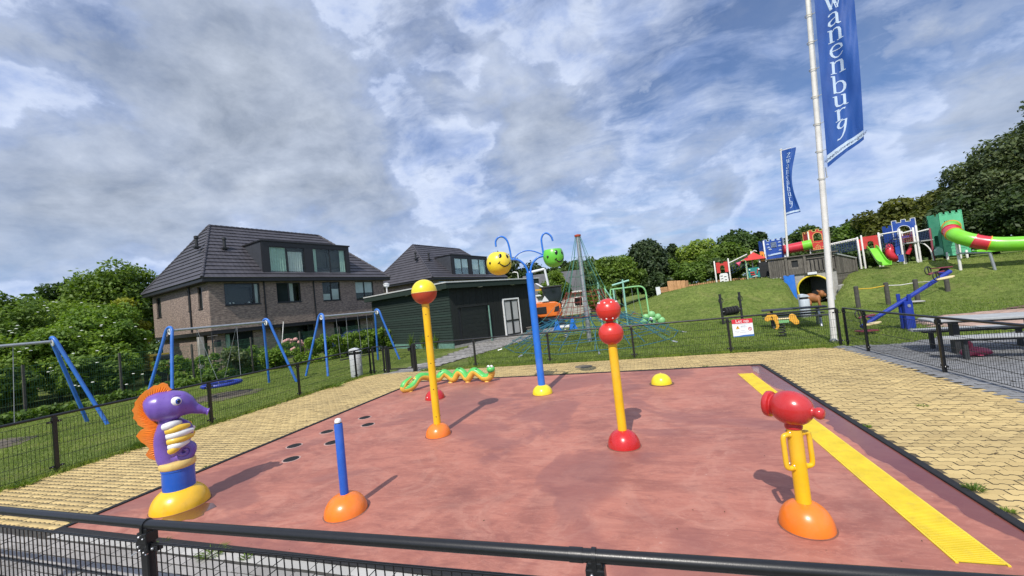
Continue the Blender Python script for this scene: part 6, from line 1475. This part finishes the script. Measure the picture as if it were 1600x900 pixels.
# play hut corner
for x, y, z1 in ((7.99, 35.1, 3.5), (8.86, 34.85, 3.5), (8.55, 35.6, 4.1), (9.2, 35.6, 3.5)): post(x, y, 1.85, z1)
m = W_(); m.tube([(8.6, 35.4, 3.8), (8.62, 35.4, 4.08), (8.75, 35.4, 4.15), (8.9, 35.4, 4.05)], .035, 8); m.obj('hook_pipe', 'pole_white', t, 60)
m = W_(); b4 = [(7.62, 34.95), (9.25, 34.55), (9.45, 35.75), (7.85, 36.0)]; m.add([(x, y, 3.42) for x, y in b4]+[(8.62, 35.3, 4.02)], [(0, 1, 4), (1, 2, 4), (2, 3, 4), (3, 0, 4), (3, 2, 1, 0)]); m.obj('hut_roof', 'castle_red', t)
cpanel((8.05, 35.0), (8.80, 34.80), 2.05, 2.82, 'teal_panel', 1, .02)
m = W_(); A_ = wall_frame((8.05, 34.93), (8.80, 34.73), 2.05)
m = MB(T(-11, -33, 0) @ A_); m.box((.25, .42, .02), (.28, .08, .04)); m.box((.28, .25, .02), (.3, .07, .04)); m.bar((.55, .3, .03), (.62, .62, .03), .03, 6); m.obj('red_counter', 'castle_red', t)
m = MB(T(-11, -33, 0) @ A_); m.ell((.08, .62, .02), (.06, .06, .03), 10, 6); m.ell((.68, .6, .02), (.06, .07, .03), 10, 6); m.ell((.40, .10, .02), (.2, .03, .02), 10, 6); m.obj('pale_dial', 'eye_white', t)
cpanel((8.98, 34.95), (9.50, 34.78), 3.22, 3.98, 'castle_orange', 2, .06); m = MB(T(-11, -33, 0) @ wall_frame((8.98, 34.9), (9.50, 34.72), 3.22)); m.box((.12, .35, .02), (.05, .3, .02)); m.box((.3, .4, .02), (.05, .25, .02)); m.box((.42, .3, .02), (.05, .2, .02)); m.obj('cut_out', 'machine_dark', t)
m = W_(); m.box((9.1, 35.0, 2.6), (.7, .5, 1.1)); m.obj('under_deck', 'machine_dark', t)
# blue tower
cpanel((9.32, 34.78), (10.40, 34.44), 3.22, 4.80, 'castle_blue', 4, .14, None, rim='flag_print'); o_, A, w, h = cpanel((9.12, 35.5), (9.30, 34.80), 3.22, 4.80, 'castle_blue', 2, .14)
m = MB(T(-11, -33, 0) @ wall_frame((9.32, 34.74), (10.40, 34.40), 3.22))
m.box((.55, 1.12, .0), (.34, .42, .02)); m.obj('navy_window', 'rope_navy', t)  # dark navy plate behind the window bars
m = MB(T(-11, -33, 0) @ wall_frame((9.32, 34.72), (10.40, 34.38), 3.22))
for k in range(5): m.bar((.40+.075*k, .92, 0), (.40+.075*k, 1.32, 0), .012, 4)
for x, z, w_ in ((.10, 1.20, .16), (.84, 1.25, .18), (.12, .95, .2), (.80, .98, .22), (.2, .80, .2), (.82, .66, .18), (.1, .36, .14)): m.box((x+w_/2, z, 0), (w_, .045, .012)); m.box((x+w_/2, z+.06, 0), (w_*.6, .03, .012))
m.prism([(.12, .30), (.30, .44), (.85, .50), (.98, .46), (.95, .38), (.4, .34)], -.006, .006); m.obj('printed_stones', 'flag_print', t)
cpanel((9.42, 34.7), (9.72, 34.6), 1.85, 3.2, 'castle_blue', 1, .02); m = MB(T(-11, -33, 0) @ wall_frame((9.42, 34.66), (9.72, 34.56), 1.85))
for k in range(6): m.box((.10+.08*(k % 2), .15+.2*k, 0), (.10, .07, .012))
m.obj('printed_stones', 'flag_print', t)
for x, y in ((9.28, 34.82), (10.46, 34.45)): post(x, y, 1.85, 4.72)
m = W_(); m.box((9.9, 35.1, 3.2), (1.2, .9, .08)); m.obj('deck', 'machine_dark', t)
# tunnel tube
d_ = Vector((12.0-10.4, 33.95-34.5, 0)); A_ = Vector((10.42, 34.5, 3.86))
m = W_(); m.tube([A_, A_+d_*.68+Vector((0, 0, .08))], .35, 24); m.obj('tube_section', 'tube_red', t, 50)
m = W_(); m.tube([A_+d_*.685+Vector((0, 0, .08)), A_+d_*1.0+Vector((0, 0, .13))], .35, 24); m.obj('tube_section', 'tube_green', t, 50)
for u in (.0, .68, 1.0): m = W_(); m.tube([A_+d_*(u-.015)+Vector((0, 0, .115*u)), A_+d_*(u+.015)+Vector((0, 0, .12*u))], .375, 24); m.obj('tube_flange', 'tube_red' if u < .9 else 'tube_green', t, 50)
# red tower
cpanel((11.95, 33.95), (12.85, 33.60), 3.55, 5.0, 'castle_red', 3, .14, (.22, .68, .62, 1.18), rim='paint_cream'); cpanel((11.80, 34.6), (11.93, 33.98), 3.55, 4.95, 'castle_red', 2, .14, rim='paint_cream')
m = MB(T(-11, -33, 0) @ wall_frame((11.95, 33.92), (12.85, 33.57), 3.55)); m.tube([(.28, .02, 0), (.28, .22, 0), (.40, .34, 0), (.52, .22, 0), (.52, .02, 0)], .018, 4); m.bar((.40, .02, 0), (.40, .33, 0), .012, 4); m.bar((.28, .16, 0), (.52, .16, 0), .012, 4); m.box((.12, .10, 0), (.14, .05, .012)); m.box((.72, .16, 0), (.16, .05, .012)); m.tube([(.08, .48, 0), (.25, .56, 0), (.45, .46, 0), (.65, .56, 0), (.84, .48, 0)], .014, 4); m.obj('printed_stones', 'paint_cream', t)
for x, y in ((11.92, 34.0), (12.9, 33.58)): post(x, y, 1.85, 4.9)
m = W_(); m.box((12.4, 34.2, 3.5), (1.0, .9, .08)); m.obj('deck', 'machine_dark', t)
# first net bridge
net((12.9, 33.58), (14.33, 33.0), 3.18, 3.80, 3.22, 3.95, 12, 4, 'rope_navy'); net((13.0, 34.2), (14.5, 33.6), 3.1, 3.75, 3.2, 3.9, 12, 4, 'rope_navy')
# red panel and green slide
for x, y, z in ((14.33, 33.0, 4.0), (14.52, 32.92, 4.08), (15.32, 32.58, 4.10), (14.6, 33.7, 3.9), (15.5, 33.3, 3.9)): post(x, y, 1.85, z)
cpanel((14.56, 32.9), (15.26, 32.6), 3.10, 3.98, 'castle_red', 1, .04, (.22, .52, .0, .55)); cpanel((14.36, 33.0), (14.50, 32.94), 3.10, 3.85, 'castle_red', 1, .02)
m = W_(); m.box((15.0, 33.2, 3.12), (.9, .8, .08)); m.obj('deck', 'machine_dark', t)
sp_ = catmull([(14.90, 32.80, 3.16), (14.88, 32.45, 3.05), (14.84, 32.0, 2.60), (14.80, 31.6, 2.22), (14.78, 31.25, 2.02), (14.77, 30.95, 1.98)], 5); m = W_(); vs = []
ax = Vector((.926, -.377, 0))
for p in sp_:
    for a, z in ((-.24, .20), (-.21, .20), (-.19, 0), (.19, 0), (.21, .20), (.24, .20), (.22, -.05), (-.22, -.05)): vs.append(tuple(p+ax*a+Vector((0, 0, z))))
n_ = 8; m.add(vs, [(i*n_+j, i*n_+(j+1) % n_, (i+1)*n_+(j+1) % n_, (i+1)*n_+j) for i in range(len(sp_)-1) for j in range(n_)]+[tuple(range(n_))[::-1], tuple(range((len(sp_)-1)*n_, len(sp_)*n_))]); m.obj('slide', 'tube_green', t, 40)
# second net bridge and second blue tower
net((15.32, 32.58), (16.22, 32.18), 3.10, 3.98, 3.22, 4.02, 8, 4, 'rope_navy'); net((15.5, 33.3), (16.4, 32.9), 3.0, 3.9, 3.2, 3.95, 8, 4, 'rope_navy')
for x, y, z in ((16.22, 32.15, 4.15), (16.78, 31.88, 4.1), (16.90, 31.80, 4.2), (16.55, 32.6, 4.0), (17.1, 32.4, 4.0), (17.42, 31.55, 3.9)): post(x, y, 1.85, z, 'pole_white' if z != 3.9 else 'plate_maroon')
cpanel((16.1, 32.6), (17.1, 32.15), 3.55, 4.75, 'castle_blue', 3, .16, (.25, .80, .15, .78), rim='golf_white'); cpanel((15.82, 33.1), (16.08, 32.62), 3.4, 4.5, 'castle_blue', 2, .14)
cpanel((16.0, 32.4), (16.3, 32.2), 2.55, 3.5, 'castle_blue', 1, .02)
net((16.28, 32.12), (16.78, 31.88), 3.22, 3.85, 3.25, 3.95, 6, 6, 'plate_maroon', True, 'maroon_net')
m = W_(); m.box((16.75, 32.1, 3.18), (.9, .7, .07)); m.obj('deck', 'slab_grey', t)
m = W_(); m.tube(catmull([(15.98, 33.0, 3.2), (15.86, 32.7, 3.0), (15.78, 32.6, 2.65), (15.92, 32.6, 2.4), (16.1, 32.8, 2.3)], 5), [.16, .18, .20, .22, .23, .23, .23, .23, .23, .23, .23, .23, .23, .23, .23, .23, .23, .23, .23, .23, .23], 16); m.obj('spiral_slide', 'tube_red', t, 60)
m = W_(); m.tube([(16.5, 32.2, 2.5), (16.6, 32.1, 2.8), (16.7, 32.1, 3.1)], [.12, .1, .06], 8); m.obj('red_bracket', 'tube_red', t, 60)
cpanel((15.95, 32.1), (16.18, 32.0), 2.05, 2.5, 'castle_blue', 1, .02)
for q in (0,):
    net((16.92, 31.80), (17.42, 31.55), 3.25, 3.80, 3.30, 3.88, 8, 6, 'rope_navy', True, 'rope_net')
m = W_(); m.box2((16.9, 31.5, 3.16), (17.5, 32.1, 3.23)); m.obj('deck', 'slab_grey', t)
m = W_(); m.tube(catmull([(16.95, 31.75, 3.1), (17.12, 31.6, 2.95), (17.26, 31.45, 2.55), (17.30, 31.4, 1.9)], 5), .035, 8); m.obj('curved_pole', 'pole_white', t, 60)
# green tower
cpanel((17.80, 31.25), (18.62, 30.85), 2.10, 4.75, 'castle_green', 4, .13, rim='castle_green'); cpanel((17.45, 31.62), (17.78, 31.27), 2.15, 4.70, 'castle_shade_print_green', 3, .12, (.15, .34, .60, 1.25))  # left side panel carries its shade in the darker green
cpanel((18.63, 30.9), (19.0, 31.7), 2.1, 4.7, 'castle_green', 3, .13); cpanel((17.5, 31.8), (18.95, 31.75), 2.1, 4.7, 'castle_shade_print_green', 3, .13)
for k in range(3): m = MB(T(-11, -33, 0) @ wall_frame((17.80, 31.22), (18.62, 30.82), 2.10)); m.bar((.20+.08*k, 1.95, 0), (.17+.08*k, 2.12, 0), .016, 5); m.obj('brow_mark', 'machine_dark', t)
m = MB(T(-11, -33, 0) @ wall_frame((17.80, 31.22), (18.62, 30.82), 2.10))
for r_ in range(7):
    for c_ in range(3): m.box((.16+.24*c_+.12*(r_ % 2), .2+.2*r_, 0), (.17, .02, .01))
m.obj('printed_stones', 'castle_shade_print_green', t)
m = W_(); m.prism([(0, 0), (.34, 0), (.34, .34), (.17, .5), (0, .34)], -.12, .12, T(17.35, 31.25, 2.2) @ HF); m.obj('shell_seat', 'mint_steel', t, bevel=.02)
for x, y, z0, z1 in ((17.98, 30.35, 1.85, 3.35), (17.86, 31.18, 1.8, 2.3), (18.58, 30.85, 1.8, 2.3)): post(x, y, z0, z1, 'pole_white', .06)
cpanel((18.5, 31.5), (18.95, 31.1), 2.1, 2.9, 'castle_green', 1, .02); m = W_(); m.box((19.6, 31.0, 2.15), (1.2, .5, .22)); m.obj('slide_exit', 'tube_green', t, bevel=.04)
m = W_(); m.bar((18.1, 31.3, 3.0), (18.5, 31.2, 2.3), .09, 8); m.obj('green_brace', 'tube_green', t)
# big tube slide, flanged sections
path = catmull([(18.05, 31.10, 3.72), (17.75, 30.4, 3.76), (17.25, 29.45, 3.74), (16.75, 28.65, 3.56), (16.42, 28.0, 3.30), (16.35, 27.5, 3.05), (16.55, 27.15, 2.80), (16.95, 26.9, 2.56), (17.40, 26.65, 2.40), (18.0, 26.3, 2.30), (18.8, 25.9, 2.22), (19.8, 25.4, 2.12), (21.0, 24.8, 2.0)], 6)
cut = [0, 9, 13, 21, 26, 38, 44, 58, 66, len(path)-1]; cm = ['tube_green', 'tube_red', 'tube_green', 'tube_red', 'tube_green', 'tube_red', 'tube_green', 'tube_red', 'tube_green']
for a, b, c_ in zip(cut[:-1], cut[1:], cm):
    m = W_(); m.tube(path[a:b+1], .355, 28, caps=False); m.obj('slide_section', c_, t, 60)
    d_ = (path[b]-path[b-1]).normalized()*.02; m = W_(); m.tube([path[b]-d_, path[b]+d_], .385, 28); m.obj('slide_flange', 'castle_orange' if c_ == 'tube_red' else 'tube_red', t, 50)
for i in (44,): p = path[i]; m = W_(); m.bar((p.x+.05, p.y-.05, terr(p.x, p.y)-.2), (p.x-.05, p.y, p.z-.45), .065, 12); m.bar((p.x-.05, p.y, p.z-.47), (p.x-.9, p.y+.8, p.z-.32), .05, 10); m.obj('slide_support', 'galvanised', t, 50)
m = W_(); p = path[27]; m.bar((p.x, p.y, terr(p.x, p.y)-.2), (p.x, p.y, p.z-.36), .065, 12); m.obj('slide_support', 'pole_white', t, 50)
# pink cone on a green crook
t = thing('crook_speaker', 'pink funnel hanging from a green curved pole left of the red roofed hut', 'talking tube', (7.9, 34.6, 1.9))
MB().tube(catmull([(0, 0, -.1), (-.02, 0, 1.0), (-.04, 0, 1.45), (-.16, 0, 1.58), (-.35, 0, 1.55)], 5), .028, 8).obj('crook', 'pale_green_steel', t, 60)
MB().lathe([(.03, .12), (.06, .05), (.19, -.20), (.17, -.20), (.03, .04)], 18, T(-.45, 0, 1.40) @ RY(.9)).obj('funnel', 'hair_pink', t, 60)

# ---------------------------------------------------------------- trees, shrubs, hedges
def leaves(name, clumps, n, size, mat, parent, elong=1.6, outw=.5, shell=.75):
    C = np.array([c[:3] for c in clumps]); Rr = np.array([c[3] for c in clumps]); fl = np.array([c[4] if len(c) > 4 else .8 for c in clumps])
    w = Rr**2; idx = rng.choice(len(C), n, p=w/w.sum()); d = rng.normal(0, 1, (n, 3)); d /= np.linalg.norm(d, axis=1)[:, None]
    rad = Rr[idx]*(shell+(1-shell)*rng.random(n))*np.where(rng.random(n) < .30, rng.uniform(.35, 1.28, n), 1)
    P = C[idx]+d*rad[:, None]*np.stack([np.ones(n), np.ones(n), fl[idx]], 1); P[:, 2] -= 0
    nrm = d*outw+np.array([0, 0, .55])+rng.normal(0, .55, (n, 3)); nrm /= np.linalg.norm(nrm, axis=1)[:, None]
    a = np.cross(nrm, rng.normal(0, 1, (n, 3))); a /= np.linalg.norm(a, axis=1)[:, None]; b = np.cross(nrm, a)
    s = size*rng.uniform(.55, 1.35, n)[:, None]; A = a*s*elong*.5; B = b*s*.5
    V = np.stack([P-A, P-B*.9+nrm*s*.08, P+A, P+B*.9+nrm*s*.08], 1).reshape(-1, 3)
    return quads_mesh(name, V, np.arange(n*4).reshape(-1, 4), mat, parent)
def crown(h0, h1, rx, n, rough=.35, top=1.0, seed=0, shape='round'):
    r_ = random.Random(seed); out = []; cz = (h0+h1)/2; rz_ = (h1-h0)/2
    for k in range(n):
        while True:
            x, y, z = [r_.uniform(-1, 1) for _ in range(3)]
            if x*x+y*y+z*z < 1: break
        q = math.sqrt(x*x+y*y+z*z)+1e-6; f = (.55+.45*r_.random())/q*(q**.45)
        w = 1.0 if shape == 'round' else (1.05-.8*((z*f+1)/2))
        cr_ = rx*r_.uniform(.20, .42)*(1 if shape == 'round' else .8)
        out.append((x*f*(rx-cr_*.7)*w, y*f*(rx-cr_*.7)*w, cz+z*f*(rz_-cr_*.6), cr_, r_.uniform(.6, .95)))
    return out
def tree(label, x, y, h, rx, mat, n=9000, leaf=.24, base=None, nc=34, hb=None, seed=1, cat='tree', shape='round', name='tree', group=None, tr=None, twigs=True, shell=.72):
    z = terr(x, y) if base is None else base; t = thing(name, label, cat, (x, y, z), 0, group); hb = h*.28 if hb is None else hb
    cl = crown(hb, h, rx, nc, seed=seed, shape=shape); leaves('crown', cl, n, leaf, mat, t, shell=shell)
    r_ = random.Random(seed+5); tr = tr or max(.08, h*.022); m = MB()
    m.tube([(0, 0, -.2), (.03, .02, hb*.6), (r_.uniform(-.1, .1), 0, hb+(h-hb)*.35), (0, 0, h*.86)], [tr*1.25, tr, tr*.6, tr*.12], 10)
    if twigs:
        for c in sorted(cl, key=lambda c: c[2])[:14]:
            zz0 = hb*.6+(c[2]-hb*.6)*.35; m.tube([(0, 0, zz0), (c[0]*.5, c[1]*.5, (zz0+c[2])/2+.1), (c[0], c[1], c[2])], [tr*.45, tr*.28, tr*.10], 6)
    m.obj('trunk', 'trunk', t, 60); return t
# left: trees and shrubs behind the tall mesh fence
tree('tall rounded green tree left of the brick house', -37.6, 20.0, 8.9, 3.5, 'leaf_mid', 30000, .17, nc=60, seed=3, hb=1.5)
tree('darker tree just behind the left shoulder of the tall rounded tree', -40.5, 18.6, 7.9, 2.8, 'leaf_dark', 14000, .18, nc=30, seed=4, hb=1.5)
tree('open crowned green tree at the left edge of the photograph', -33.6, 12.3, 6.0, 2.3, 'leaf_mid', 12000, .16, nc=22, seed=5, hb=1.6)
tree('small open tree between the leftmost tree and the tall rounded tree', -35.5, 14.5, 5.6, 1.6, 'leaf_mid', 4500, .17, nc=12, seed=15, hb=2.8)
tree('green tree just outside the left edge behind the shrubs', -30, 6.5, 5.4, 2.6, 'leaf_dark', 6000, .24, nc=24, seed=6, hb=.8)
sh = [(-25.5, 3.0, 3.5, 2.2, 'leaf_hedge'), (-24.9, 6.0, 3.3, 2.0, 'leaf_hedge'), (-25.3, 8.6, 3.7, 2.2, 'leaf_hedge'), (-24.6, 10.6, 3.9, 1.8, 'leaf_hedge'), (-26.3, 12.4, 5.0, 2.3, 'leaf_hedge'), (-24.8, 13.0, 4.0, 1.6, 'leaf_hedge'),
      (-28.6, 11.0, 5.0, 2.3, 'leaf_mid'), (-29.0, 8.0, 4.6, 2.2, 'leaf_hedge'), (-31.0, 13.6, 5.6, 2.5, 'leaf_hedge'), (-22.7, 5.0, 1.9, 1.3, 'leaf_mid'), (-22.4, 8.0, 2.1, 1.3, 'leaf_mid'), (-22.2, 10.6, 2.2, 1.3, 'leaf_mid'), (-22.9, 11.8, 2.6, 1.2, 'leaf_hedge'), (-22.8, 2.4, 2.0, 1.4, 'leaf_mid')]
lab = ['broad wild shrub behind the first left fence bay', 'light green wild shrub behind the left swing bar', 'mid green wild shrub right of the left swing frame', 'light green elder shrub behind the seahorse', 'tallest wild shrub, dark mass below the rounded tree',
       'dense shrub beside the house wall behind the second swing frame', 'dark shrub under the gap in the skyline', 'mid green shrub under the leftmost tree', 'tall shrub between the rounded tree and the golden shrub', 'low dark bramble at the tall mesh fence, second from the left', 'low dark bramble at the tall mesh fence behind the left swing legs',
       'low dark bramble at the tall mesh fence behind the seahorse fin', 'low bramble by the last bay of tall mesh fence near the hedge', 'low dark bramble at the tall mesh fence, farthest left']
for i, (x, y, h, r_, mt) in enumerate(sh):
    s_ = tree(lab[i], x, y, h, r_, mt, int(7500*r_), .105, nc=int(18*r_), hb=.0, seed=20+i, cat='shrub', name='wild_shrub', group='wild shrubs behind the tall mesh fence', twigs=False, tr=.07, shell=.66)
    if i in (1, 2, 3, 4, 5, 11):                        # flat elder flower heads
        m = MB(); r2 = random.Random(60+i)
        for k in range(9): a = r2.uniform(-2.6, .4); e = r2.uniform(.1, 1.1); m.ell((r_*.98*math.cos(e)*math.cos(a), r_*.98*math.cos(e)*math.sin(a), h*.5+h*.47*math.sin(e)), (.055, .055, .02), 8, 4)
        m.obj('flower_heads', 'flower_white', s_)
tree('golden yellow leaved shrub at the left corner of the brick house', -30.5, 16.2, 5.2, 1.5, 'leaf_gold', 9000, .11, nc=18, hb=.3, seed=41, cat='shrub', name='golden_shrub')
t = thing('nettle_bank', 'knee high weeds along the foot of the tall mesh fence', 'weeds', (-20, 7, -.03)); o = leaves('weeds', [(random.uniform(-.5, .5)+ -.1*abs(y)*.0, y, .12+.1*random.random(), .28, .7) for y in np.arange(-7, 10, .16)], 11000, .085, 'leaf_mid', None, shell=.4); o.location = (-19.75, 7, -.03); tag(o, 'knee high weeds along the foot of the tall mesh fence', 'weeds'); o['kind'] = 'stuff'; bpy.data.objects.remove(t)
cp_ = thing('cow_parsley', 'white flat cow parsley flower heads by the tall mesh fence', 'flowers', (-19.6, 9.5, -.03)); m = WB(cp_); st_ = WB(cp_); r2 = random.Random(5)
for x, y in ((-19.7, 9.0), (-19.7, 8.9), (-19.5, 9.3), (-19.6, 10.6), (-19.6, 10.9), (-19.5, 8.7), (-19.5, 10.3)):
    z = .55+r2.random()*.4; m.ell((x, y, z), (.05, .05, .018), 8, 4); st_.bar((x, y, 0), (x, y, z), .004, 4)
m.obj('flower_heads', 'flower_white', cp_, kind='stuff'); st_.obj('stems', 'paint_dark_green', cp_, kind='stuff')
# hedge
def hedge(label, P, w, h, n, mat='leaf_hedge', leaf=.085, seed=0, hv=.12):
    t = thing('hedge', label, 'hedge', (P[0][0], P[0][1], -.03)); r_ = random.Random(seed); cl = []
    for a, b in zip(P[:-1], P[1:]):
        L_ = math.dist(a, b); k = int(L_/.22)
        for i in range(k):
            u = i/k; x, y = a[0]+(b[0]-a[0])*u-P[0][0], a[1]+(b[1]-a[1])*u-P[0][1]
            for z in np.arange(.18, h-.1, .26): cl.append((x+r_.uniform(-w, w)*.5, y+r_.uniform(-w, w)*.5, z+r_.uniform(-.08, .08)+(hv*math.sin(i*.9) if z > h-.5 else 0), r_.uniform(.18, .30), .9))
    leaves('foliage', cl, n, leaf, mat, t, shell=.6); m = MB()
    for a, b in zip(P[:-1], P[1:]):
        k = int(math.dist(a, b)/.6)
        for i in range(k): u = i/k; x, y = a[0]+(b[0]-a[0])*u-P[0][0], a[1]+(b[1]-a[1])*u-P[0][1]; m = MB(); m.bar((x, y, 0), (x+.1, y, h*.7), .022, 5); m.obj('stem', 'trunk', t)
    return t
hedge('laurel hedge between the second swing frame and the house, uneven top', [(-21.3, 12.8), (-20.2, 15.3), (-19.3, 17.5)], 1.0, 1.15, 13000, seed=2, hv=.2)
hedge('clipped laurel hedge in front of the parked blue car up to the shed', [(-18.3, 17.8), (-17.3, 20.2), (-16.3, 23.0)], 1.1, 1.42, 15000, seed=3, hv=.08)
tree('round pale leaved bush behind the third swing frame', -18.8, 16.3, 1.25, .85, 'leaf_hedge', 2600, .085, nc=16, hb=.1, seed=51, cat='bush', name='garden_bush', twigs=False, tr=.03)
tree('small thin garden tree in front of the ground floor house window', -19.6, 14.8, 1.6, .8, 'leaf_grey', 1500, .085, nc=12, hb=.2, seed=52, cat='bush', name='garden_bush', twigs=True, tr=.03)
t = tree('pink flowering hydrangea bush in front of the brick house', -20.2, 18.8, 1.45, .75, 'leaf_mid', 1800, .09, nc=14, hb=.1, seed=53, cat='bush', name='flowering_bush', twigs=False, tr=.03)
m = MB(); r2 = random.Random(9)
for k in range(26): a = r2.uniform(0, 6.28); e = r2.uniform(.1, 1.4); m.ell((.75*math.cos(e)*math.cos(a), .75*math.cos(e)*math.sin(a), .7+.72*math.sin(e)), .10, 8, 5)
m.obj('flower_heads', 'flower_pink', t)
for i, (x, y) in enumerate([(-13.2, 20.7), (-12.2, 20.4), (-11.4, 20.3)]): tuft((x, y, -.03), .1, .9, 60, ['tall thin weed against the shed wall, left of the yellow pole', 'tall thin weed against the shed wall behind the gate', 'thin weed at the shed corner just left of the yellow pole'][i], True)
# centre and right background
T_ = [('slender airy tree rising behind the second house and the yellow bucket', -19.6, 57, 11.0, 3.6, 'leaf_grey', 5200, .40, 26, 2.5),
      ('dark tree behind the shed roof left of the blue spray pole', -15.5, 58, 8.3, 4.2, 'leaf_deep', 7000, .40, 30, 1.0),
      ('dark tree behind the shed roof under the arms of the blue spray pole', -18.0, 50, 6.4, 3.0, 'leaf_olive', 5000, .34, 24, .5),
      ('dark tree between the two bucket faces', -11.5, 58, 8.0, 4.0, 'leaf_deep', 7000, .40, 30, 1.0),
      ('dark tree behind the green bucket face', -7.8, 56, 7.9, 4.0, 'leaf_dark', 7000, .40, 30, .8),
      ('small light green tree above the excavator', -7.9, 39.0, 4.9, 2.0, 'leaf_light', 5200, .22, 26, 1.6),
      ('dark tree behind the top of the climbing net mast', -4.2, 47, 6.6, 3.2, 'leaf_dark', 7000, .32, 28, .5),
      ('mid green leafy tree just right of the climbing net', -1.9, 40.5, 6.1, 2.9, 'leaf_mid', 11000, .24, 40, .4),
      ('large dark conifer behind the green swing', .9, 44, 8.0, 4.2, 'leaf_conifer', 17000, .25, 60, .1),
      ('low dark shrub mass under the conifer by the white board', 1.6, 39.6, 3.5, 2.3, 'leaf_deep', 6500, .24, 26, -.2),
      ('low mid green shrub behind the climbing net', -3.3, 37.5, 3.0, 1.8, 'leaf_mid', 4200, .22, 20, -.2),
      ('mid green shrub between the conifer and the willow', 3.2, 42.5, 5.2, 1.6, 'leaf_mid', 4200, .25, 18, -.2),
      ('dark tree peeking out left of the willow', 4.6, 51, 7.2, 2.2, 'leaf_deep', 4000, .34, 18, 1.0),
      ('pale green willow behind the left mound', 6.0, 46.5, 7.0, 2.5, 'leaf_willow', 11000, .26, 36, .8),
      ('mid green tree in front of the willow on its right', 8.3, 44.0, 6.0, 2.7, 'leaf_mid', 11000, .25, 38, .6),
      ('dark tree behind the red entrance of the castle playground', 10.3, 49, 8.0, 3.2, 'leaf_dark', 9000, .32, 34, 1.0),
      ('dark pine shaped tree right of the willow group', 13.0, 50.5, 7.6, 2.6, 'leaf_deep', 7000, .32, 26, 1.0),
      ('low bush behind the red roofed hut', 10.2, 40.5, 4.4, 2.0, 'leaf_mid', 6000, .25, 22, .5),
      ('low bush behind the timber planter boxes', 4.6, 40.6, 4.2, 2.1, 'leaf_mid', 6000, .25, 22, .1),
      ('low dark bush behind the log edging', 7.2, 40.2, 4.3, 2.1, 'leaf_dark', 6000, .25, 22, .1),
      ('low bush behind the blue castle tower', 12.4, 39.8, 4.3, 2.0, 'leaf_dark', 6000, .25, 22, .1),
      ('mid green tree behind the far flagpole', 17.0, 47.5, 7.0, 2.9, 'leaf_dark', 8500, .30, 32, 1.0),
      ('dark tree behind the thick flagpole', 20.3, 47.0, 7.4, 2.8, 'leaf_dark', 8500, .30, 32, 1.0),
      ('low dark bush under the first net bridge', 14.6, 39.5, 3.9, 2.0, 'leaf_dark', 6000, .25, 22, .5),
      ('low dark bush behind the fort roof', 17.3, 39.0, 3.9, 2.0, 'leaf_dark', 6000, .25, 22, .5),
      ('dark tree above the first net bridge', 19.9, 43.7, 6.7, 2.8, 'leaf_mid', 8500, .28, 30, 1.0),
      ('broad olive green tree above the second blue tower', 21.3, 41.9, 7.6, 3.3, 'leaf_olive', 13000, .27, 44, 1.0),
      ('dark leaved tree behind the red spiral slide', 20.5, 37.6, 4.7, 2.3, 'leaf_deep', 8000, .25, 28, .5),
      ('green brown tree left of the green tower', 22.4, 39.3, 7.6, 3.2, 'leaf_olive', 13000, .27, 40, 1.0),
      ('dark tree directly behind the green tower', 21.3, 35.3, 6.4, 2.4, 'leaf_deep', 10000, .24, 34, .4),
      ('large grey green tree rising above the green tower', 23.6, 36.6, 9.9, 3.1, 'leaf_grey', 22000, .19, 56, 1.2),
      ('very tall grey green tree at the right edge of the photograph', 26.6, 34.6, 12.4, 4.3, 'leaf_grey', 34000, .20, 64, 1.2),
      ('dark tree mass behind the tube slide', 22.4, 32.4, 6.0, 2.6, 'leaf_deep', 18000, .19, 40, .2),
      ('dark tree mass at the right edge behind the tube slide', 24.4, 30.0, 7.8, 3.0, 'leaf_deep', 20000, .19, 44, .2),
      ('olive green tree low behind the far end of the tube slide', 24.0, 27.0, 5.0, 2.2, 'leaf_deep', 12000, .24, 30, .2)]
for i, (l_, x, y, h, r_, mt, n, lf, nc, hb) in enumerate(T_):
    b = terr(x, y); hb = min(hb, .3) if x > 0 else hb; tree(l_, x, y, h-b, r_, mt, int(n*1.5), lf*.80, base=b, nc=int(nc*1.25), hb=hb, seed=100+i, group='trees behind the mounds', shape='cone' if 'conifer' in l_ or 'pine' in l_ else 'round')
far = []
for k in range(70):
    a = R(-86+k*2.05); d = 92+8*math.sin(k*1.7); far.append((d*math.sin(a), d*math.cos(a), 2.0+1.1*math.sin(k*2.3), 3.2+.8*math.sin(k*.9), 1.0))
o = leaves('distant_wood', far, 26000, .7, 'leaf_dark', None, shell=.7); o.location = (0, 0, 0); tag(o, 'distant belt of trees on the horizon beyond the houses and mounds', 'wood'); o['kind'] = 'stuff'
